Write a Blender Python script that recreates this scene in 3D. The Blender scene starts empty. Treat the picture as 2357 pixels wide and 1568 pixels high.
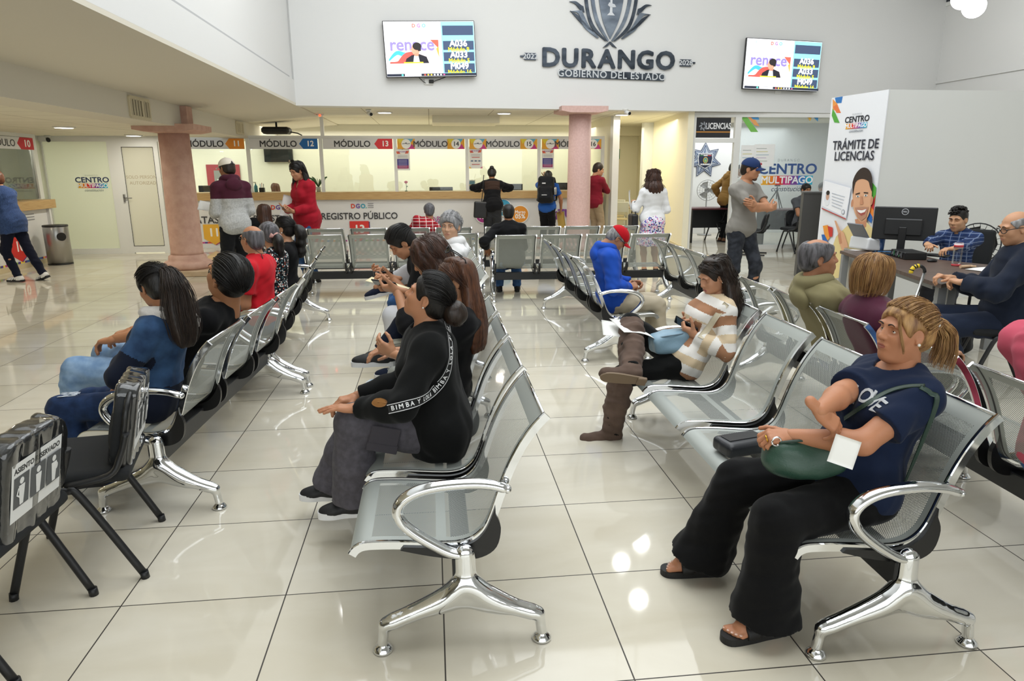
import bpy, math, random
import numpy as np
from mathutils import Matrix, Vector

# ---------------------------------------------------------------- camera, world, light, exposure
SC = bpy.context.scene
COL = SC.collection
W_, H_, FPX = 2357, 1568, 1597.8
PITCH, ROLL, YAW = 0.24304, -0.00303, 0.112895
CAM = np.array([1.20073, -2.43559, 1.58745])

def _cam_axes():
    cy, sy = math.cos(YAW), math.sin(YAW)
    f = np.array([sy, cy, 0.]); r = np.array([cy, -sy, 0.]); u = np.array([0, 0, 1.])
    cp, sp = math.cos(PITCH), math.sin(PITCH)
    f2 = f*cp - u*sp; u2 = u*cp + f*sp
    cr, sr = math.cos(ROLL), math.sin(ROLL)
    return r*cr + u2*sr, -r*sr + u2*cr, f2
CR, CU, CF = _cam_axes()
_cd = bpy.data.cameras.new('camera'); _co = bpy.data.objects.new('camera', _cd); COL.objects.link(_co)
_m = Matrix.Identity(4)
for _i in range(3):
    _m[_i][0] = CR[_i]; _m[_i][1] = CU[_i]; _m[_i][2] = -CF[_i]; _m[_i][3] = CAM[_i]
_co.matrix_world = _m
_cd.sensor_width = 36.0; _cd.lens = FPX/W_*36.0; _cd.clip_start = .05; _cd.clip_end = 100
SC.camera = _co
SC.view_settings.view_transform = 'Standard'
SC.view_settings.look = 'None'
SC.view_settings.gamma = 1.0
SC.view_settings.use_curve_mapping = False
SC.view_settings.exposure = 0.22
SC.cycles.use_denoising = True
SC.cycles.max_bounces = 7
SC.cycles.diffuse_bounces = 3
SC.cycles.glossy_bounces = 3
SC.cycles.adaptive_threshold = .02
SC.cycles.transparent_max_bounces = 16
SC.cycles.caustics_reflective = False
SC.cycles.caustics_refractive = False
SC.cycles.sample_clamp_indirect = 6

_w = bpy.data.worlds.new('World'); SC.world = _w; _w.use_nodes = True
_w.node_tree.nodes['Background'].inputs[0].default_value = (.85, .93, 1.0, 1)
_w.node_tree.nodes['Background'].inputs[1].default_value = 0.6

def area_light(name, loc, size, power, color=(1, 1, 1), direction=(0, 0, -1), spread=180):
    l = bpy.data.lights.new(name, 'AREA'); l.energy = power; l.color = color
    l.shape = 'RECTANGLE'; l.size, l.size_y = size; l.spread = math.radians(spread)
    o = bpy.data.objects.new(name, l); COL.objects.link(o); o.location = loc
    o.rotation_euler = Vector(direction).to_track_quat('-Z', 'Y').to_euler()
    return o
# daylight through the skylight of the hall; added fill light behind the camera
area_light('skylight_daylight', (3.2, 3.0, 6.7), (7.0, 10.0), 560, (.93, .97, 1.0))
area_light('rear_fill', (1.5, -5.6, 2.2), (8.0, 3.2), 150, (.92, .97, 1.0), (0, 1, -.12))
# downlight beams and area lights without fixtures under the low ceilings
def down_light(x, y, z, power, color):
    l = bpy.data.lights.new('downlight_beam', 'AREA'); l.energy = power; l.color = color; l.shape = 'DISK'; l.size = .16
    o = bpy.data.objects.new('downlight_beam', l); COL.objects.link(o); o.location = (x, y, z)
for _x in (-5.9, -4.2):
    for _y in (2.2, 5.4, 8.6, 10.8): down_light(_x, _y, 2.175, 15, (1.0, .95, .82))
area_light('frosted_pane_fill', (-5.2, 13.8, 2.4), (2.6, 1.6), 60, (1.0, .95, .78))  # added behind the frosted panes to brighten them, no fixture there
area_light('counter_office_light', (.6, 14.6, 2.5), (9.0, 1.6), 108, (1.0, .97, .86))
for _x in (-1.6, .35, 2.5, 4.7): down_light(_x, 11.2, 2.61, 9, (1.0, .95, .82))
area_light('hallway_light', (5.6, 13.3, 2.55), (1.2, 3.0), 38, (1.0, .95, .76))
area_light('license_office_light', (8.3, 13.0, 2.55), (3.2, 2.6), 60, (.95, .98, 1.0))

# ---------------------------------------------------------------- pixel rays of the photograph
def ray(px, py):
    return CF + CR*(px - 1178.5)/FPX - CU*(py - 784)/FPX
def at_z(px, py, z=0.):
    d = ray(px, py); return CAM + d*((z - CAM[2])/d[2])
def at_y(px, py, y):
    d = ray(px, py); return CAM + d*((y - CAM[1])/d[1])
def at_x(px, py, x):
    d = ray(px, py); return CAM + d*((x - CAM[0])/d[0])

# ---------------------------------------------------------------- small maths
def V(*a): return np.array(a, float)
def nrm(v):
    v = np.asarray(v, float); n = np.linalg.norm(v); return v/n if n > 1e-9 else v
def Rx(a): c, s = math.cos(a), math.sin(a); return np.array([[1, 0, 0], [0, c, -s], [0, s, c]])
def Ry(a): c, s = math.cos(a), math.sin(a); return np.array([[c, 0, s], [0, 1, 0], [-s, 0, c]])
def Rz(a): c, s = math.cos(a), math.sin(a); return np.array([[c, -s, 0], [s, c, 0], [0, 0, 1]])
def D(a): return math.radians(a)
def frame(fwd, up):
    x = nrm(fwd); z = np.asarray(up, float); y = nrm(np.cross(z, x)); z = np.cross(x, y)
    return np.stack([x, y, z], 1)
def crom(pts, n=6, closed=False):
    P = [np.asarray(p, float) for p in pts]
    out = []
    m = len(P)
    rng = range(m if closed else m - 1)
    for i in rng:
        if closed: a, b, c, d = P[i-1], P[i], P[(i+1) % m], P[(i+2) % m]
        else: a, b, c, d = P[max(i-1, 0)], P[i], P[i+1], P[min(i+2, m-1)]
        for j in range(n):
            t = j/n
            out.append(.5*((2*b) + (c-a)*t + (2*a-5*b+4*c-d)*t*t + (3*b-a-3*c+d)*t**3))
    if not closed: out.append(P[-1])
    return out

# ---------------------------------------------------------------- materials
def lin(h):
    if isinstance(h, str):
        h = h.lstrip('#'); c = [int(h[i:i+2], 16)/255 for i in (0, 2, 4)]
        return tuple((x/12.92 if x <= .04045 else ((x+.055)/1.055)**2.4) for x in c)
    return tuple(h[:3])
MATS = {}
def mat(name, color='#888888', rough=.5, metal=0., spec=.5, bump=None, emit=None, es=1., vary=None, sheen=0., alpha=None, trans=0., coat=0., sub=0.):
    if name in MATS: return MATS[name]
    m = bpy.data.materials.new(name); MATS[name] = m; m.use_nodes = True
    nt = m.node_tree; b = nt.nodes['Principled BSDF']
    c = lin(color)
    b.inputs['Base Color'].default_value = (*c, 1); b.inputs['Roughness'].default_value = rough
    b.inputs['Metallic'].default_value = metal; b.inputs['Specular IOR Level'].default_value = spec
    b.inputs['Sheen Weight'].default_value = sheen; b.inputs['Coat Weight'].default_value = coat
    b.inputs['Transmission Weight'].default_value = trans
    if sub: b.inputs['Subsurface Weight'].default_value = sub; b.inputs['Subsurface Radius'].default_value = (.012, .005, .003); b.inputs['Subsurface Scale'].default_value = 1.0
    if emit: b.inputs['Emission Color'].default_value = (*lin(emit), 1); b.inputs['Emission Strength'].default_value = es
    if alpha is not None: b.inputs['Alpha'].default_value = alpha
    if bump or vary:
        tc = nt.nodes.new('ShaderNodeTexCoord')
    if bump:   # (scale, strength[, stretch])
        n = nt.nodes.new('ShaderNodeTexNoise'); n.inputs['Scale'].default_value = bump[0]; n.inputs['Detail'].default_value = 3
        src = tc.outputs['Object']
        if len(bump) > 2:
            mp = nt.nodes.new('ShaderNodeMapping'); mp.inputs['Scale'].default_value = bump[2]
            nt.links.new(src, mp.inputs[0]); src = mp.outputs[0]
        nt.links.new(src, n.inputs['Vector'])
        bp = nt.nodes.new('ShaderNodeBump'); bp.inputs['Strength'].default_value = bump[1]; bp.inputs['Distance'].default_value = .004
        nt.links.new(n.outputs[0], bp.inputs['Height']); nt.links.new(bp.outputs[0], b.inputs['Normal'])
    if vary:   # (colour2, scale[, stretch, lo, hi])
        n = nt.nodes.new('ShaderNodeTexNoise'); n.inputs['Scale'].default_value = vary[1]; n.inputs['Detail'].default_value = 4
        src = tc.outputs['Object']
        if len(vary) > 2 and vary[2]:
            mp = nt.nodes.new('ShaderNodeMapping'); mp.inputs['Scale'].default_value = vary[2]
            nt.links.new(src, mp.inputs[0]); src = mp.outputs[0]
        nt.links.new(src, n.inputs['Vector'])
        r = nt.nodes.new('ShaderNodeValToRGB')
        r.color_ramp.elements[0].color = (*c, 1); r.color_ramp.elements[1].color = (*lin(vary[0]), 1)
        r.color_ramp.elements[0].position = vary[3] if len(vary) > 3 else .35; r.color_ramp.elements[1].position = vary[4] if len(vary) > 4 else .65
        nt.links.new(n.outputs[0], r.inputs[0]); nt.links.new(r.outputs[0], b.inputs['Base Color'])
    return m
def nodes_of(m): return m.node_tree.nodes, m.node_tree.links, m.node_tree.nodes['Principled BSDF']

def glass(name, tint=(.96, .98, .97), refl=1.0, rough=0.0, haze=0.0, haze_col=(.8, .82, .78)):
    """thin architectural pane: clear transmission, Fresnel reflection, optional frosting film"""
    if name in MATS: return MATS[name]
    m = bpy.data.materials.new(name); MATS[name] = m; m.use_nodes = True
    nt = m.node_tree; nt.nodes.clear()
    out = nt.nodes.new('ShaderNodeOutputMaterial')
    tr = nt.nodes.new('ShaderNodeBsdfTransparent'); tr.inputs[0].default_value = (*tint, 1)
    gl = nt.nodes.new('ShaderNodeBsdfGlossy'); gl.inputs['Roughness'].default_value = rough
    fr = nt.nodes.new('ShaderNodeFresnel'); fr.inputs[0].default_value = 1.5
    mx = nt.nodes.new('ShaderNodeMixShader')
    mm = nt.nodes.new('ShaderNodeMath'); mm.operation = 'MULTIPLY'; mm.inputs[1].default_value = refl
    nt.links.new(fr.outputs[0], mm.inputs[0]); nt.links.new(mm.outputs[0], mx.inputs[0])
    last = tr
    if haze:
        df = nt.nodes.new('ShaderNodeBsdfDiffuse'); df.inputs[0].default_value = (*haze_col, 1)
        tl = nt.nodes.new('ShaderNodeBsdfTranslucent'); tl.inputs[0].default_value = (*haze_col, 1)
        m2 = nt.nodes.new('ShaderNodeMixShader'); m2.inputs[0].default_value = .5
        nt.links.new(df.outputs[0], m2.inputs[1]); nt.links.new(tl.outputs[0], m2.inputs[2])
        m3 = nt.nodes.new('ShaderNodeMixShader'); m3.inputs[0].default_value = haze
        nt.links.new(tr.outputs[0], m3.inputs[1]); nt.links.new(m2.outputs[0], m3.inputs[2]); last = m3
    nt.links.new(last.outputs[0], mx.inputs[1]); nt.links.new(gl.outputs[0], mx.inputs[2])
    nt.links.new(mx.outputs[0], out.inputs[0])
    return m

# ---------------------------------------------------------------- objects
def tag(o, label=None, cat=None, group=None, kind=None):
    if label: o['label'] = label
    if cat: o['category'] = cat
    if group: o['group'] = group
    if kind: o['kind'] = kind
    return o
def thing(name, label, cat, loc=(0, 0, 0), rot=0., group=None):
    o = bpy.data.objects.new(name, None); COL.objects.link(o)
    o.empty_display_size = .05; o.location = loc; o.rotation_euler = (0, 0, rot)
    return tag(o, label, cat, group)
def dup_tree(o, parent=None):
    c = o.copy(); COL.objects.link(c)
    if parent is not None: c.parent = parent
    for ch in list(o.children): dup_tree(ch, c)
    return c

class MB:
    """collects shapes (verts, faces, material slot) for ONE mesh object"""
    def __init__(s): s.v = []; s.f = []; s.n = 0; s.uv = None; s.nb = 0
    def add(s, verts, faces, m=0, smooth=True):
        verts = np.asarray(verts, float).reshape(-1, 3)
        if isinstance(faces, np.ndarray): s.f.append((faces + s.n, m, smooth))
        else:
            by = {}
            for f in faces: by.setdefault(len(f), []).append(f)
            for k, fs in by.items(): s.f.append((np.array(fs, int) + s.n, m, smooth))
        s.v.append(verts); s.n += len(verts); return s
    def join(s, other, M=None, m=None):
        for a in other.v: pass
        vv = np.concatenate(other.v) if other.v else np.zeros((0, 3))
        if M is not None: vv = vv @ np.asarray(M)[:3, :3].T + np.asarray(M)[:3, 3]
        for (f, mi, sm) in other.f: s.f.append((f + s.n, mi if m is None else m, sm))
        s.v.append(vv); s.n += len(vv); return s
    def box(s, c, half, R=None, m=0, bev=0.):
        c = np.asarray(c, float); h = np.asarray(half, float)+.0003*(s.nb % 9); s.nb += 1     # no two faces of one mesh coincide
        if bev <= 0:
            P = np.array([[x, y, z] for x in (-1, 1) for y in (-1, 1) for z in (-1, 1)], float)*h
            F = [(0, 1, 3, 2), (4, 6, 7, 5), (0, 4, 5, 1), (2, 3, 7, 6), (0, 2, 6, 4), (1, 5, 7, 3)]
        else:
            bev = min(bev, h.min()*.98)
            P = []; 
            for x in (-1, 1):
                for y in (-1, 1):
                    for z in (-1, 1):
                        P += [[x*h[0], y*(h[1]-bev), z*(h[2]-bev)], [x*(h[0]-bev), y*h[1], z*(h[2]-bev)], [x*(h[0]-bev), y*(h[1]-bev), z*h[2]]]
            P = np.array(P)
            def I(x, y, z, k): return ((x*2+y)*2+z)*3+k
            F = [(I(0,0,0,0),I(0,0,1,0),I(0,1,1,0),I(0,1,0,0)), (I(1,0,0,0),I(1,1,0,0),I(1,1,1,0),I(1,0,1,0)),
                 (I(0,0,0,1),I(1,0,0,1),I(1,0,1,1),I(0,0,1,1)), (I(0,1,0,1),I(0,1,1,1),I(1,1,1,1),I(1,1,0,1)),
                 (I(0,0,0,2),I(0,1,0,2),I(1,1,0,2),I(1,0,0,2)), (I(0,0,1,2),I(1,0,1,2),I(1,1,1,2),I(0,1,1,2))]
            for a in (0, 1):
                for b in (0, 1):
                    q = [I(a,b,0,0), I(a,b,0,1), I(a,b,1,1), I(a,b,1,0)]; F.append(tuple(q if (a+b) % 2 == 0 else q[::-1]))
                    q = [I(a,0,b,0), I(a,1,b,0), I(a,1,b,2), I(a,0,b,2)]; F.append(tuple(q if (a+b) % 2 == 0 else q[::-1]))
                    q = [I(0,a,b,1), I(0,a,b,2), I(1,a,b,2), I(1,a,b,1)]; F.append(tuple(q if (a+b) % 2 == 0 else q[::-1]))
            for x in (0, 1):
                for y in (0, 1):
                    for z in (0, 1):
                        t = (I(x,y,z,0), I(x,y,z,2), I(x,y,z,1)); F.append(t if (x+y+z) % 2 == 0 else t[::-1])
        if R is not None: P = P @ np.asarray(R).T
        return s.add(P + c, F, m, False)
    def bb(s, lo, hi, m=0, bev=0.):
        lo = np.asarray(lo, float); hi = np.asarray(hi, float); return s.box((lo+hi)/2, abs(hi-lo)/2, None, m, bev)
    def tube(s, pts, r, n=10, m=0, cap=True, flat=None, closed=False, up=None):
        """swept tube; r scalar or list; flat = (a, b) section half sizes factors"""
        P = [np.asarray(p, float) for p in pts]; k = len(P)
        rr = [r]*k if np.isscalar(r) else list(r)
        T = [nrm(P[min(i+1, k-1)] - P[max(i-1, 0)]) if not closed else nrm(P[(i+1) % k]-P[i-1]) for i in range(k)]
        u = np.asarray(up, float) if up is not None else (V(0, 0, 1) if abs(T[0][2]) < .9 else V(1, 0, 0))
        vs = []
        a_, b_ = flat or (1, 1)
        for i in range(k):
            u = u - T[i]*np.dot(u, T[i])
            if np.linalg.norm(u) < 1e-6: u = np.cross(T[i], V(.3, .5, .8))
            u = nrm(u); w = np.cross(T[i], u)
            if up is not None: u0 = np.asarray(up, float)
            ang = np.arange(n)*2*math.pi/n
            vs.append(P[i] + rr[i]*(a_*np.cos(ang)[:, None]*u + b_*np.sin(ang)[:, None]*w))
        vs = np.concatenate(vs)
        F = []
        kk = k if closed else k-1
        for i in range(kk):
            j = (i+1) % k
            for q in range(n):
                F.append((i*n+q, i*n+(q+1) % n, j*n+(q+1) % n, j*n+q))
        s.add(vs, np.array(F), m)
        if cap and not closed:
            b = s.n - k*n
            s.f.append((np.array([[b+q for q in range(n)][::-1]]), m, False)); s.f.append((np.array([[b+(k-1)*n+q for q in range(n)]]), m, False))
        return s
    def cyl(s, a, b, r, n=20, m=0, r2=None): return s.tube([a, b], [r, r if r2 is None else r2], n, m)
    def lathe(s, prof, c=(0, 0, 0), n=32, m=0, R=None):
        """profile of (radius, z)"""
        ang = np.arange(n)*2*math.pi/n; k = len(prof)
        P = np.concatenate([np.stack([max(r, 1e-4)*np.cos(ang), max(r, 1e-4)*np.sin(ang), np.full(n, z)], 1) for r, z in prof])
        if R is not None: P = P @ np.asarray(R).T
        F = [(i*n+q, i*n+(q+1) % n, (i+1)*n+(q+1) % n, (i+1)*n+q) for i in range(k-1) for q in range(n)]
        s.add(P + np.asarray(c, float), np.array(F), m); b = s.n - k*n
        s.f.append((np.array([[b+q for q in range(n)][::-1]]), m, False)); s.f.append((np.array([[b+(k-1)*n+q for q in range(n)]]), m, False))
        return s
    def ell(s, c, r, R=None, n=16, m=0):
        th = np.linspace(0, math.pi, n//2+1)[1:-1]; ph = np.arange(n)*2*math.pi/n
        P = [[0, 0, 1]] + [[math.sin(t)*math.cos(p), math.sin(t)*math.sin(p), math.cos(t)] for t in th for p in ph] + [[0, 0, -1]]
        P = np.array(P)*np.asarray(r, float)*np.ones(3)
        if R is not None: P = P @ np.asarray(R).T
        k = len(th); F = [(0, 1+q, 1+(q+1) % n) for q in range(n)]
        F += [(1+i*n+q, 1+(i+1)*n+q, 1+(i+1)*n+(q+1) % n, 1+i*n+(q+1) % n) for i in range(k-1) for q in range(n)]
        F += [(1+k*n, 1+(k-1)*n+(q+1) % n, 1+(k-1)*n+q) for q in range(n)]
        return s.add(P + np.asarray(c, float), F, m)
    def prism(s, poly, o, ux, uy, depth, m=0, smooth=False):
        """2D polygon in the plane (o, ux, uy) extruded along ux x uy by depth"""
        o, ux, uy = (np.asarray(a, float) for a in (o, ux, uy)); nz = nrm(np.cross(ux, uy))
        P = np.array([o + ux*a + uy*b for a, b in poly]); k = len(P)
        area = sum(poly[i][0]*poly[(i+1) % k][1] - poly[(i+1) % k][0]*poly[i][1] for i in range(k))
        Q = np.concatenate([P, P + nz*depth])
        top = tuple(range(k, 2*k)); bot = tuple(range(k))[::-1]
        sd = [(i, (i+1) % k, k+(i+1) % k, k+i) for i in range(k)]
        if area < 0: top, bot = top[::-1], bot[::-1]; sd = [f[::-1] for f in sd]
        return s.add(Q, [top, bot] + sd, m, smooth)
    def sheet(s, rows, m=0, thick=0., smooth=True):
        """grid of points rows x cols as a surface, optional thickness along normals"""
        A = np.array(rows, float); a, b = A.shape[:2]
        F = np.array([(i*b+j, (i+1)*b+j, (i+1)*b+j+1, i*b+j+1) for i in range(a-1) for j in range(b-1)])
        if not thick: return s.add(A.reshape(-1, 3), F, m, smooth)
        gx = np.gradient(A, axis=0); gy = np.gradient(A, axis=1); N = np.cross(gx, gy); N /= np.linalg.norm(N, axis=2, keepdims=True)+1e-12
        B = A + N*thick; n = a*b
        s.add(np.concatenate([A.reshape(-1, 3), B.reshape(-1, 3)]), np.concatenate([F[:, ::-1], F + n]), m, smooth); base = s.n - 2*n
        rim = [i*b for i in range(a)], [i*b+b-1 for i in range(a)], list(range(b)), [(a-1)*b+j for j in range(b)]
        E = []
        for q, (ids, fl) in enumerate(zip(rim, (0, 1, 1, 0))):
            for x, y in zip(ids[:-1], ids[1:]):
                f = (x, y, y+n, x+n); E.append(f if fl else f[::-1])
        s.f.append((np.array(E)+base, m, False)); return s
    def text(s, txt, o, ux, uy, size, depth=.002, m=0, align='CENTER', bold=0., sx=1., shear=0., space=1.):
        cu = bpy.data.curves.new('t', 'FONT'); cu.body = txt; cu.size = 1.; cu.align_x = align; cu.align_y = 'CENTER'
        cu.extrude = .5; cu.resolution_u = 3; cu.shear = shear; cu.space_character = space
        ob = bpy.data.objects.new('t', cu); me = ob.to_mesh()
        n = len(me.vertices); P = np.zeros(n*3); me.vertices.foreach_get('co', P); P = P.reshape(-1, 3)
        F = [tuple(p.vertices) for p in me.polygons]
        ob.to_mesh_clear(); bpy.data.objects.remove(ob); bpy.data.curves.remove(cu)
        o, ux, uy = (np.asarray(a, float) for a in (o, ux, uy)); nz = nrm(np.cross(ux, uy))
        b = bold*.75
        for i, (da, db) in enumerate([(0, 0)]+([(b, 0), (-b, 0), (0, b), (0, -b), (b*.7, b*.7), (-b*.7, b*.7), (b*.7, -b*.7), (-b*.7, -b*.7)] if bold else [])):
            Q = o + ux*((P[:, :1]+da)*size*sx) + uy*((P[:, 1:2]+db)*size) + nz*((P[:, 2:]+.5)*depth*(1+.01*i))
            if n: s.add(Q, F, m, False)
        return s
    def build(s, name, mats, parent=None, smooth_angle=None):
        me = bpy.data.meshes.new(name)
        vv = np.concatenate(s.v) if s.v else np.zeros((0, 3))
        me.vertices.add(len(vv)); me.vertices.foreach_set('co', vv.astype(np.float32).ravel())
        loops = []; starts = []; tot = []; mi = []; sm = []; c = 0
        for f, m, smooth in s.f:
            k = f.shape[1]; q = len(f); loops.append(f.ravel()); starts.append(c + np.arange(q)*k); tot.append(np.full(q, k)); c += q*k
            mi.append(np.full(q, m) if np.isscalar(m) else np.asarray(m)); sm.append(np.full(q, smooth))
        if loops:
            L = np.concatenate(loops).astype(np.int32); me.loops.add(len(L)); me.loops.foreach_set('vertex_index', L)
            S = np.concatenate(starts).astype(np.int32); me.polygons.add(len(S)); me.polygons.foreach_set('loop_start', S)
            try: me.polygons.foreach_set('loop_total', np.concatenate(tot).astype(np.int32))
            except Exception: pass
            me.polygons.foreach_set('material_index', np.concatenate(mi).astype(np.int32))
            me.polygons.foreach_set('use_smooth', np.concatenate(sm).astype(bool))
            if s.uv is not None:
                u = me.uv_layers.new(name='UVMap'); uvv = np.asarray(s.uv, float)[L]; u.data.foreach_set('uv', uvv.astype(np.float32).ravel())
        me.update(calc_edges=True); me.validate()
        for x in (mats if isinstance(mats, (list, tuple)) else [mats]): me.materials.append(x)
        o = bpy.data.objects.new(name, me); COL.objects.link(o)
        if parent is not None: o.parent = parent
        return o

# ---------------------------------------------------------------- signed distance modelling (organic shapes)
def smin(a, b, k):
    if k <= 0: return np.minimum(a, b)
    h = np.maximum(k - np.abs(a - b), 0)/k
    return np.minimum(a, b) - h*h*k*.25
class SDF:
    def __init__(s): s.p = []; s.noise = None; s.lo = np.full(3, 1e9); s.hi = np.full(3, -1e9)
    def _add(s, fn, lo, hi, k, op):
        lo = np.asarray(lo, float); hi = np.asarray(hi, float); s.p.append((fn, lo, hi, k, op))
        if op == 'u': s.lo = np.minimum(s.lo, lo); s.hi = np.maximum(s.hi, hi)
        return s
    def cap(s, a, b, ra, rb=None, k=.02, op='u', flat=False, sq=None):
        a = np.asarray(a, float); b = np.asarray(b, float); rb = ra if rb is None else rb; ba = b - a; L2 = max(ba @ ba, 1e-9)
        def fn(X, Y, Z):
            px, py, pz = X-a[0], Y-a[1], Z-a[2]
            h = (px*ba[0]+py*ba[1]+pz*ba[2])/L2; hc = np.clip(h, 0, 1)
            r = ra+(rb-ra)*hc
            qx, qy, qz = px-ba[0]*hc, py-ba[1]*hc, pz-ba[2]*hc
            if sq is not None:   # flattened along direction sq[0] by factor sq[1]
                n, f = sq; t = qx*n[0]+qy*n[1]+qz*n[2]; e = t*(1/f-1); qx, qy, qz = qx+e*n[0], qy+e*n[1], qz+e*n[2]
                d = (np.sqrt(qx*qx+qy*qy+qz*qz)-r)*max(f, .45)
            else: d = np.sqrt(qx*qx+qy*qy+qz*qz)-r
            if flat:
                L = math.sqrt(L2); hh = h*L
                if flat == 'b': d = np.maximum(d, hh-L)
                elif flat == 'a': d = np.maximum(d, -hh)
                else: d = np.maximum(d, np.maximum(-hh, hh-L))
            return d
        m = max(ra, rb); return s._add(fn, np.minimum(a, b)-m, np.maximum(a, b)+m, k, op)
    def ell(s, c, r, R=None, k=.02, op='u'):
        c = np.asarray(c, float); r = np.asarray(r, float)*np.ones(3)
        M = np.eye(3) if R is None else np.asarray(R, float)
        def fn(X, Y, Z):
            px, py, pz = X-c[0], Y-c[1], Z-c[2]
            q = [(M[0, i]*px+M[1, i]*py+M[2, i]*pz)/r[i] for i in range(3)]
            k0 = np.sqrt(q[0]**2+q[1]**2+q[2]**2)+1e-9
            k1 = np.sqrt((q[0]/r[0])**2+(q[1]/r[1])**2+(q[2]/r[2])**2)+1e-9
            return k0*(k0-1)/k1
        e = np.sqrt(((M*r)**2).sum(1)); return s._add(fn, c-e, c+e, k, op)
    def box(s, c, half, R=None, rad=.01, k=.01, op='u'):
        c = np.asarray(c, float); h = np.asarray(half, float)-rad; M = np.eye(3) if R is None else np.asarray(R, float)
        def fn(X, Y, Z):
            px, py, pz = X-c[0], Y-c[1], Z-c[2]
            q = [np.abs(M[0, i]*px+M[1, i]*py+M[2, i]*pz)-h[i] for i in range(3)]
            o = np.sqrt(sum(np.maximum(a, 0)**2 for a in q)); return o+np.minimum(np.maximum(q[0], np.maximum(q[1], q[2])), 0)-rad
        e = np.abs(M*(h+rad)).sum(1); return s._add(fn, c-e, c+e, k, op)
    def plate(s, c, hy, hz, t, rc, R, k=.01):
        """plate with rounded corners, normal along local x"""
        c = np.asarray(c, float); M = np.asarray(R, float)
        def fn(X, Y, Z):
            px, py, pz = X-c[0], Y-c[1], Z-c[2]; q = [M[0, i]*px+M[1, i]*py+M[2, i]*pz for i in range(3)]
            a, b = np.abs(q[1])-hy+rc, np.abs(q[2])-hz+rc; d2 = np.sqrt(np.maximum(a, 0)**2+np.maximum(b, 0)**2)+np.minimum(np.maximum(a, b), 0)-rc
            w = np.abs(q[0])-t; return -smin(-d2, -w, .012)
        e = np.abs(M*np.array([t, hy, hz])).sum(1); return s._add(fn, c-e, c+e, k, 'u')
    def plane(s, o, n, k=.0, op='s'):
        """removes the side the normal points to"""
        o = np.asarray(o, float); n = nrm(n)
        def fn(X, Y, Z): return -((X-o[0])*n[0]+(Y-o[1])*n[1]+(Z-o[2])*n[2])
        return s._add(fn, np.full(3, -1e9), np.full(3, 1e9), k, 's')
    def fn(s, f, lo, hi, k=.01, op='u'): return s._add(f, lo, hi, k, op)
    def mesh(s, h):
        pad = 2.5*h+.012; lo = s.lo-pad; n = np.ceil((s.hi-s.lo+2*pad)/h).astype(int)+1
        ax = [lo[i]+h*np.arange(n[i]) for i in range(3)]
        F = np.full(tuple(n), 1.0, np.float32)
        for fn, a, b, k, op in s.p:
            m = k+2*h+.004
            i0 = np.clip(np.floor((a-m-lo)/h).astype(int), 0, n-1); i1 = np.clip(np.ceil((b+m-lo)/h).astype(int)+1, 1, n)
            if np.any(i1 <= i0): continue
            sl = tuple(slice(i0[q], i1[q]) for q in range(3))
            X, Y, Z = ax[0][sl[0]][:, None, None], ax[1][sl[1]][None, :, None], ax[2][sl[2]][None, None, :]
            d = fn(X, Y, Z); G = F[sl]
            if op == 'u': F[sl] = smin(G, d, k)
            else: F[sl] = -smin(-G, d, k)
        if s.noise is not None:
            near = np.abs(F) < .03; I = np.nonzero(near)
            F[I] += s.noise(ax[0][I[0]], ax[1][I[1]], ax[2][I[2]])
        return snets(F, lo, h)
def snets(F, o, h):
    S = F < 0
    c = np.zeros(tuple(np.array(F.shape)-1), np.int8)
    for a in (0, 1):
        for b in (0, 1):
            for d in (0, 1): c += S[a:F.shape[0]-1+a, b:F.shape[1]-1+b, d:F.shape[2]-1+d]
    act = (c > 0) & (c < 8); I, J, K = np.nonzero(act); n = len(I)
    if n == 0: return np.zeros((0, 3)), np.zeros((0, 4), int)
    idx = np.full(c.shape, -1, np.int32); idx[act] = np.arange(n)
    pos = np.zeros((n, 3)); cnt = np.zeros(n)
    for axis in range(3):
        o1, o2 = [q for q in range(3) if q != axis]
        for a in (0, 1):
            for b in (0, 1):
                c0 = [0, 0, 0]; c0[o1] = a; c0[o2] = b; c1 = list(c0); c1[axis] = 1
                f0 = F[I+c0[0], J+c0[1], K+c0[2]]; f1 = F[I+c1[0], J+c1[1], K+c1[2]]
                m = (f0 < 0) != (f1 < 0); t = f0[m]/(f0[m]-f1[m])
                P = np.tile(np.array(c0, float), (m.sum(), 1)); P[:, axis] += t
                pos[m] += P; cnt[m] += 1
    pos = pos/cnt[:, None]+np.stack([I, J, K], 1)
    Fs = []
    for axis in range(3):
        b, d = [(1, 2), (2, 0), (0, 1)][axis]
        sh = F.shape; s0 = [slice(None)]*3; s1 = [slice(None)]*3
        s0[axis] = slice(0, sh[axis]-1); s1[axis] = slice(1, sh[axis])
        for q in (b, d): s0[q] = slice(1, sh[q]-1); s1[q] = slice(1, sh[q]-1)
        A, B = S[tuple(s0)], S[tuple(s1)]
        E = np.stack(np.nonzero(A != B), 1)
        if not len(E): continue
        fl = A[E[:, 0], E[:, 1], E[:, 2]]
        base = E.copy(); base[:, b] += 1; base[:, d] += 1
        def cell(db, dd):
            q = base.copy(); q[:, b] += db; q[:, d] += dd; return idx[q[:, 0], q[:, 1], q[:, 2]]
        Q = np.stack([cell(-1, -1), cell(0, -1), cell(0, 0), cell(-1, 0)], 1)
        Q[~fl] = Q[~fl][:, ::-1]; Fs.append(Q)
    Q = np.concatenate(Fs); Q = Q[(Q >= 0).all(1)]
    return np.asarray(o)+h*pos, Q
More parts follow.
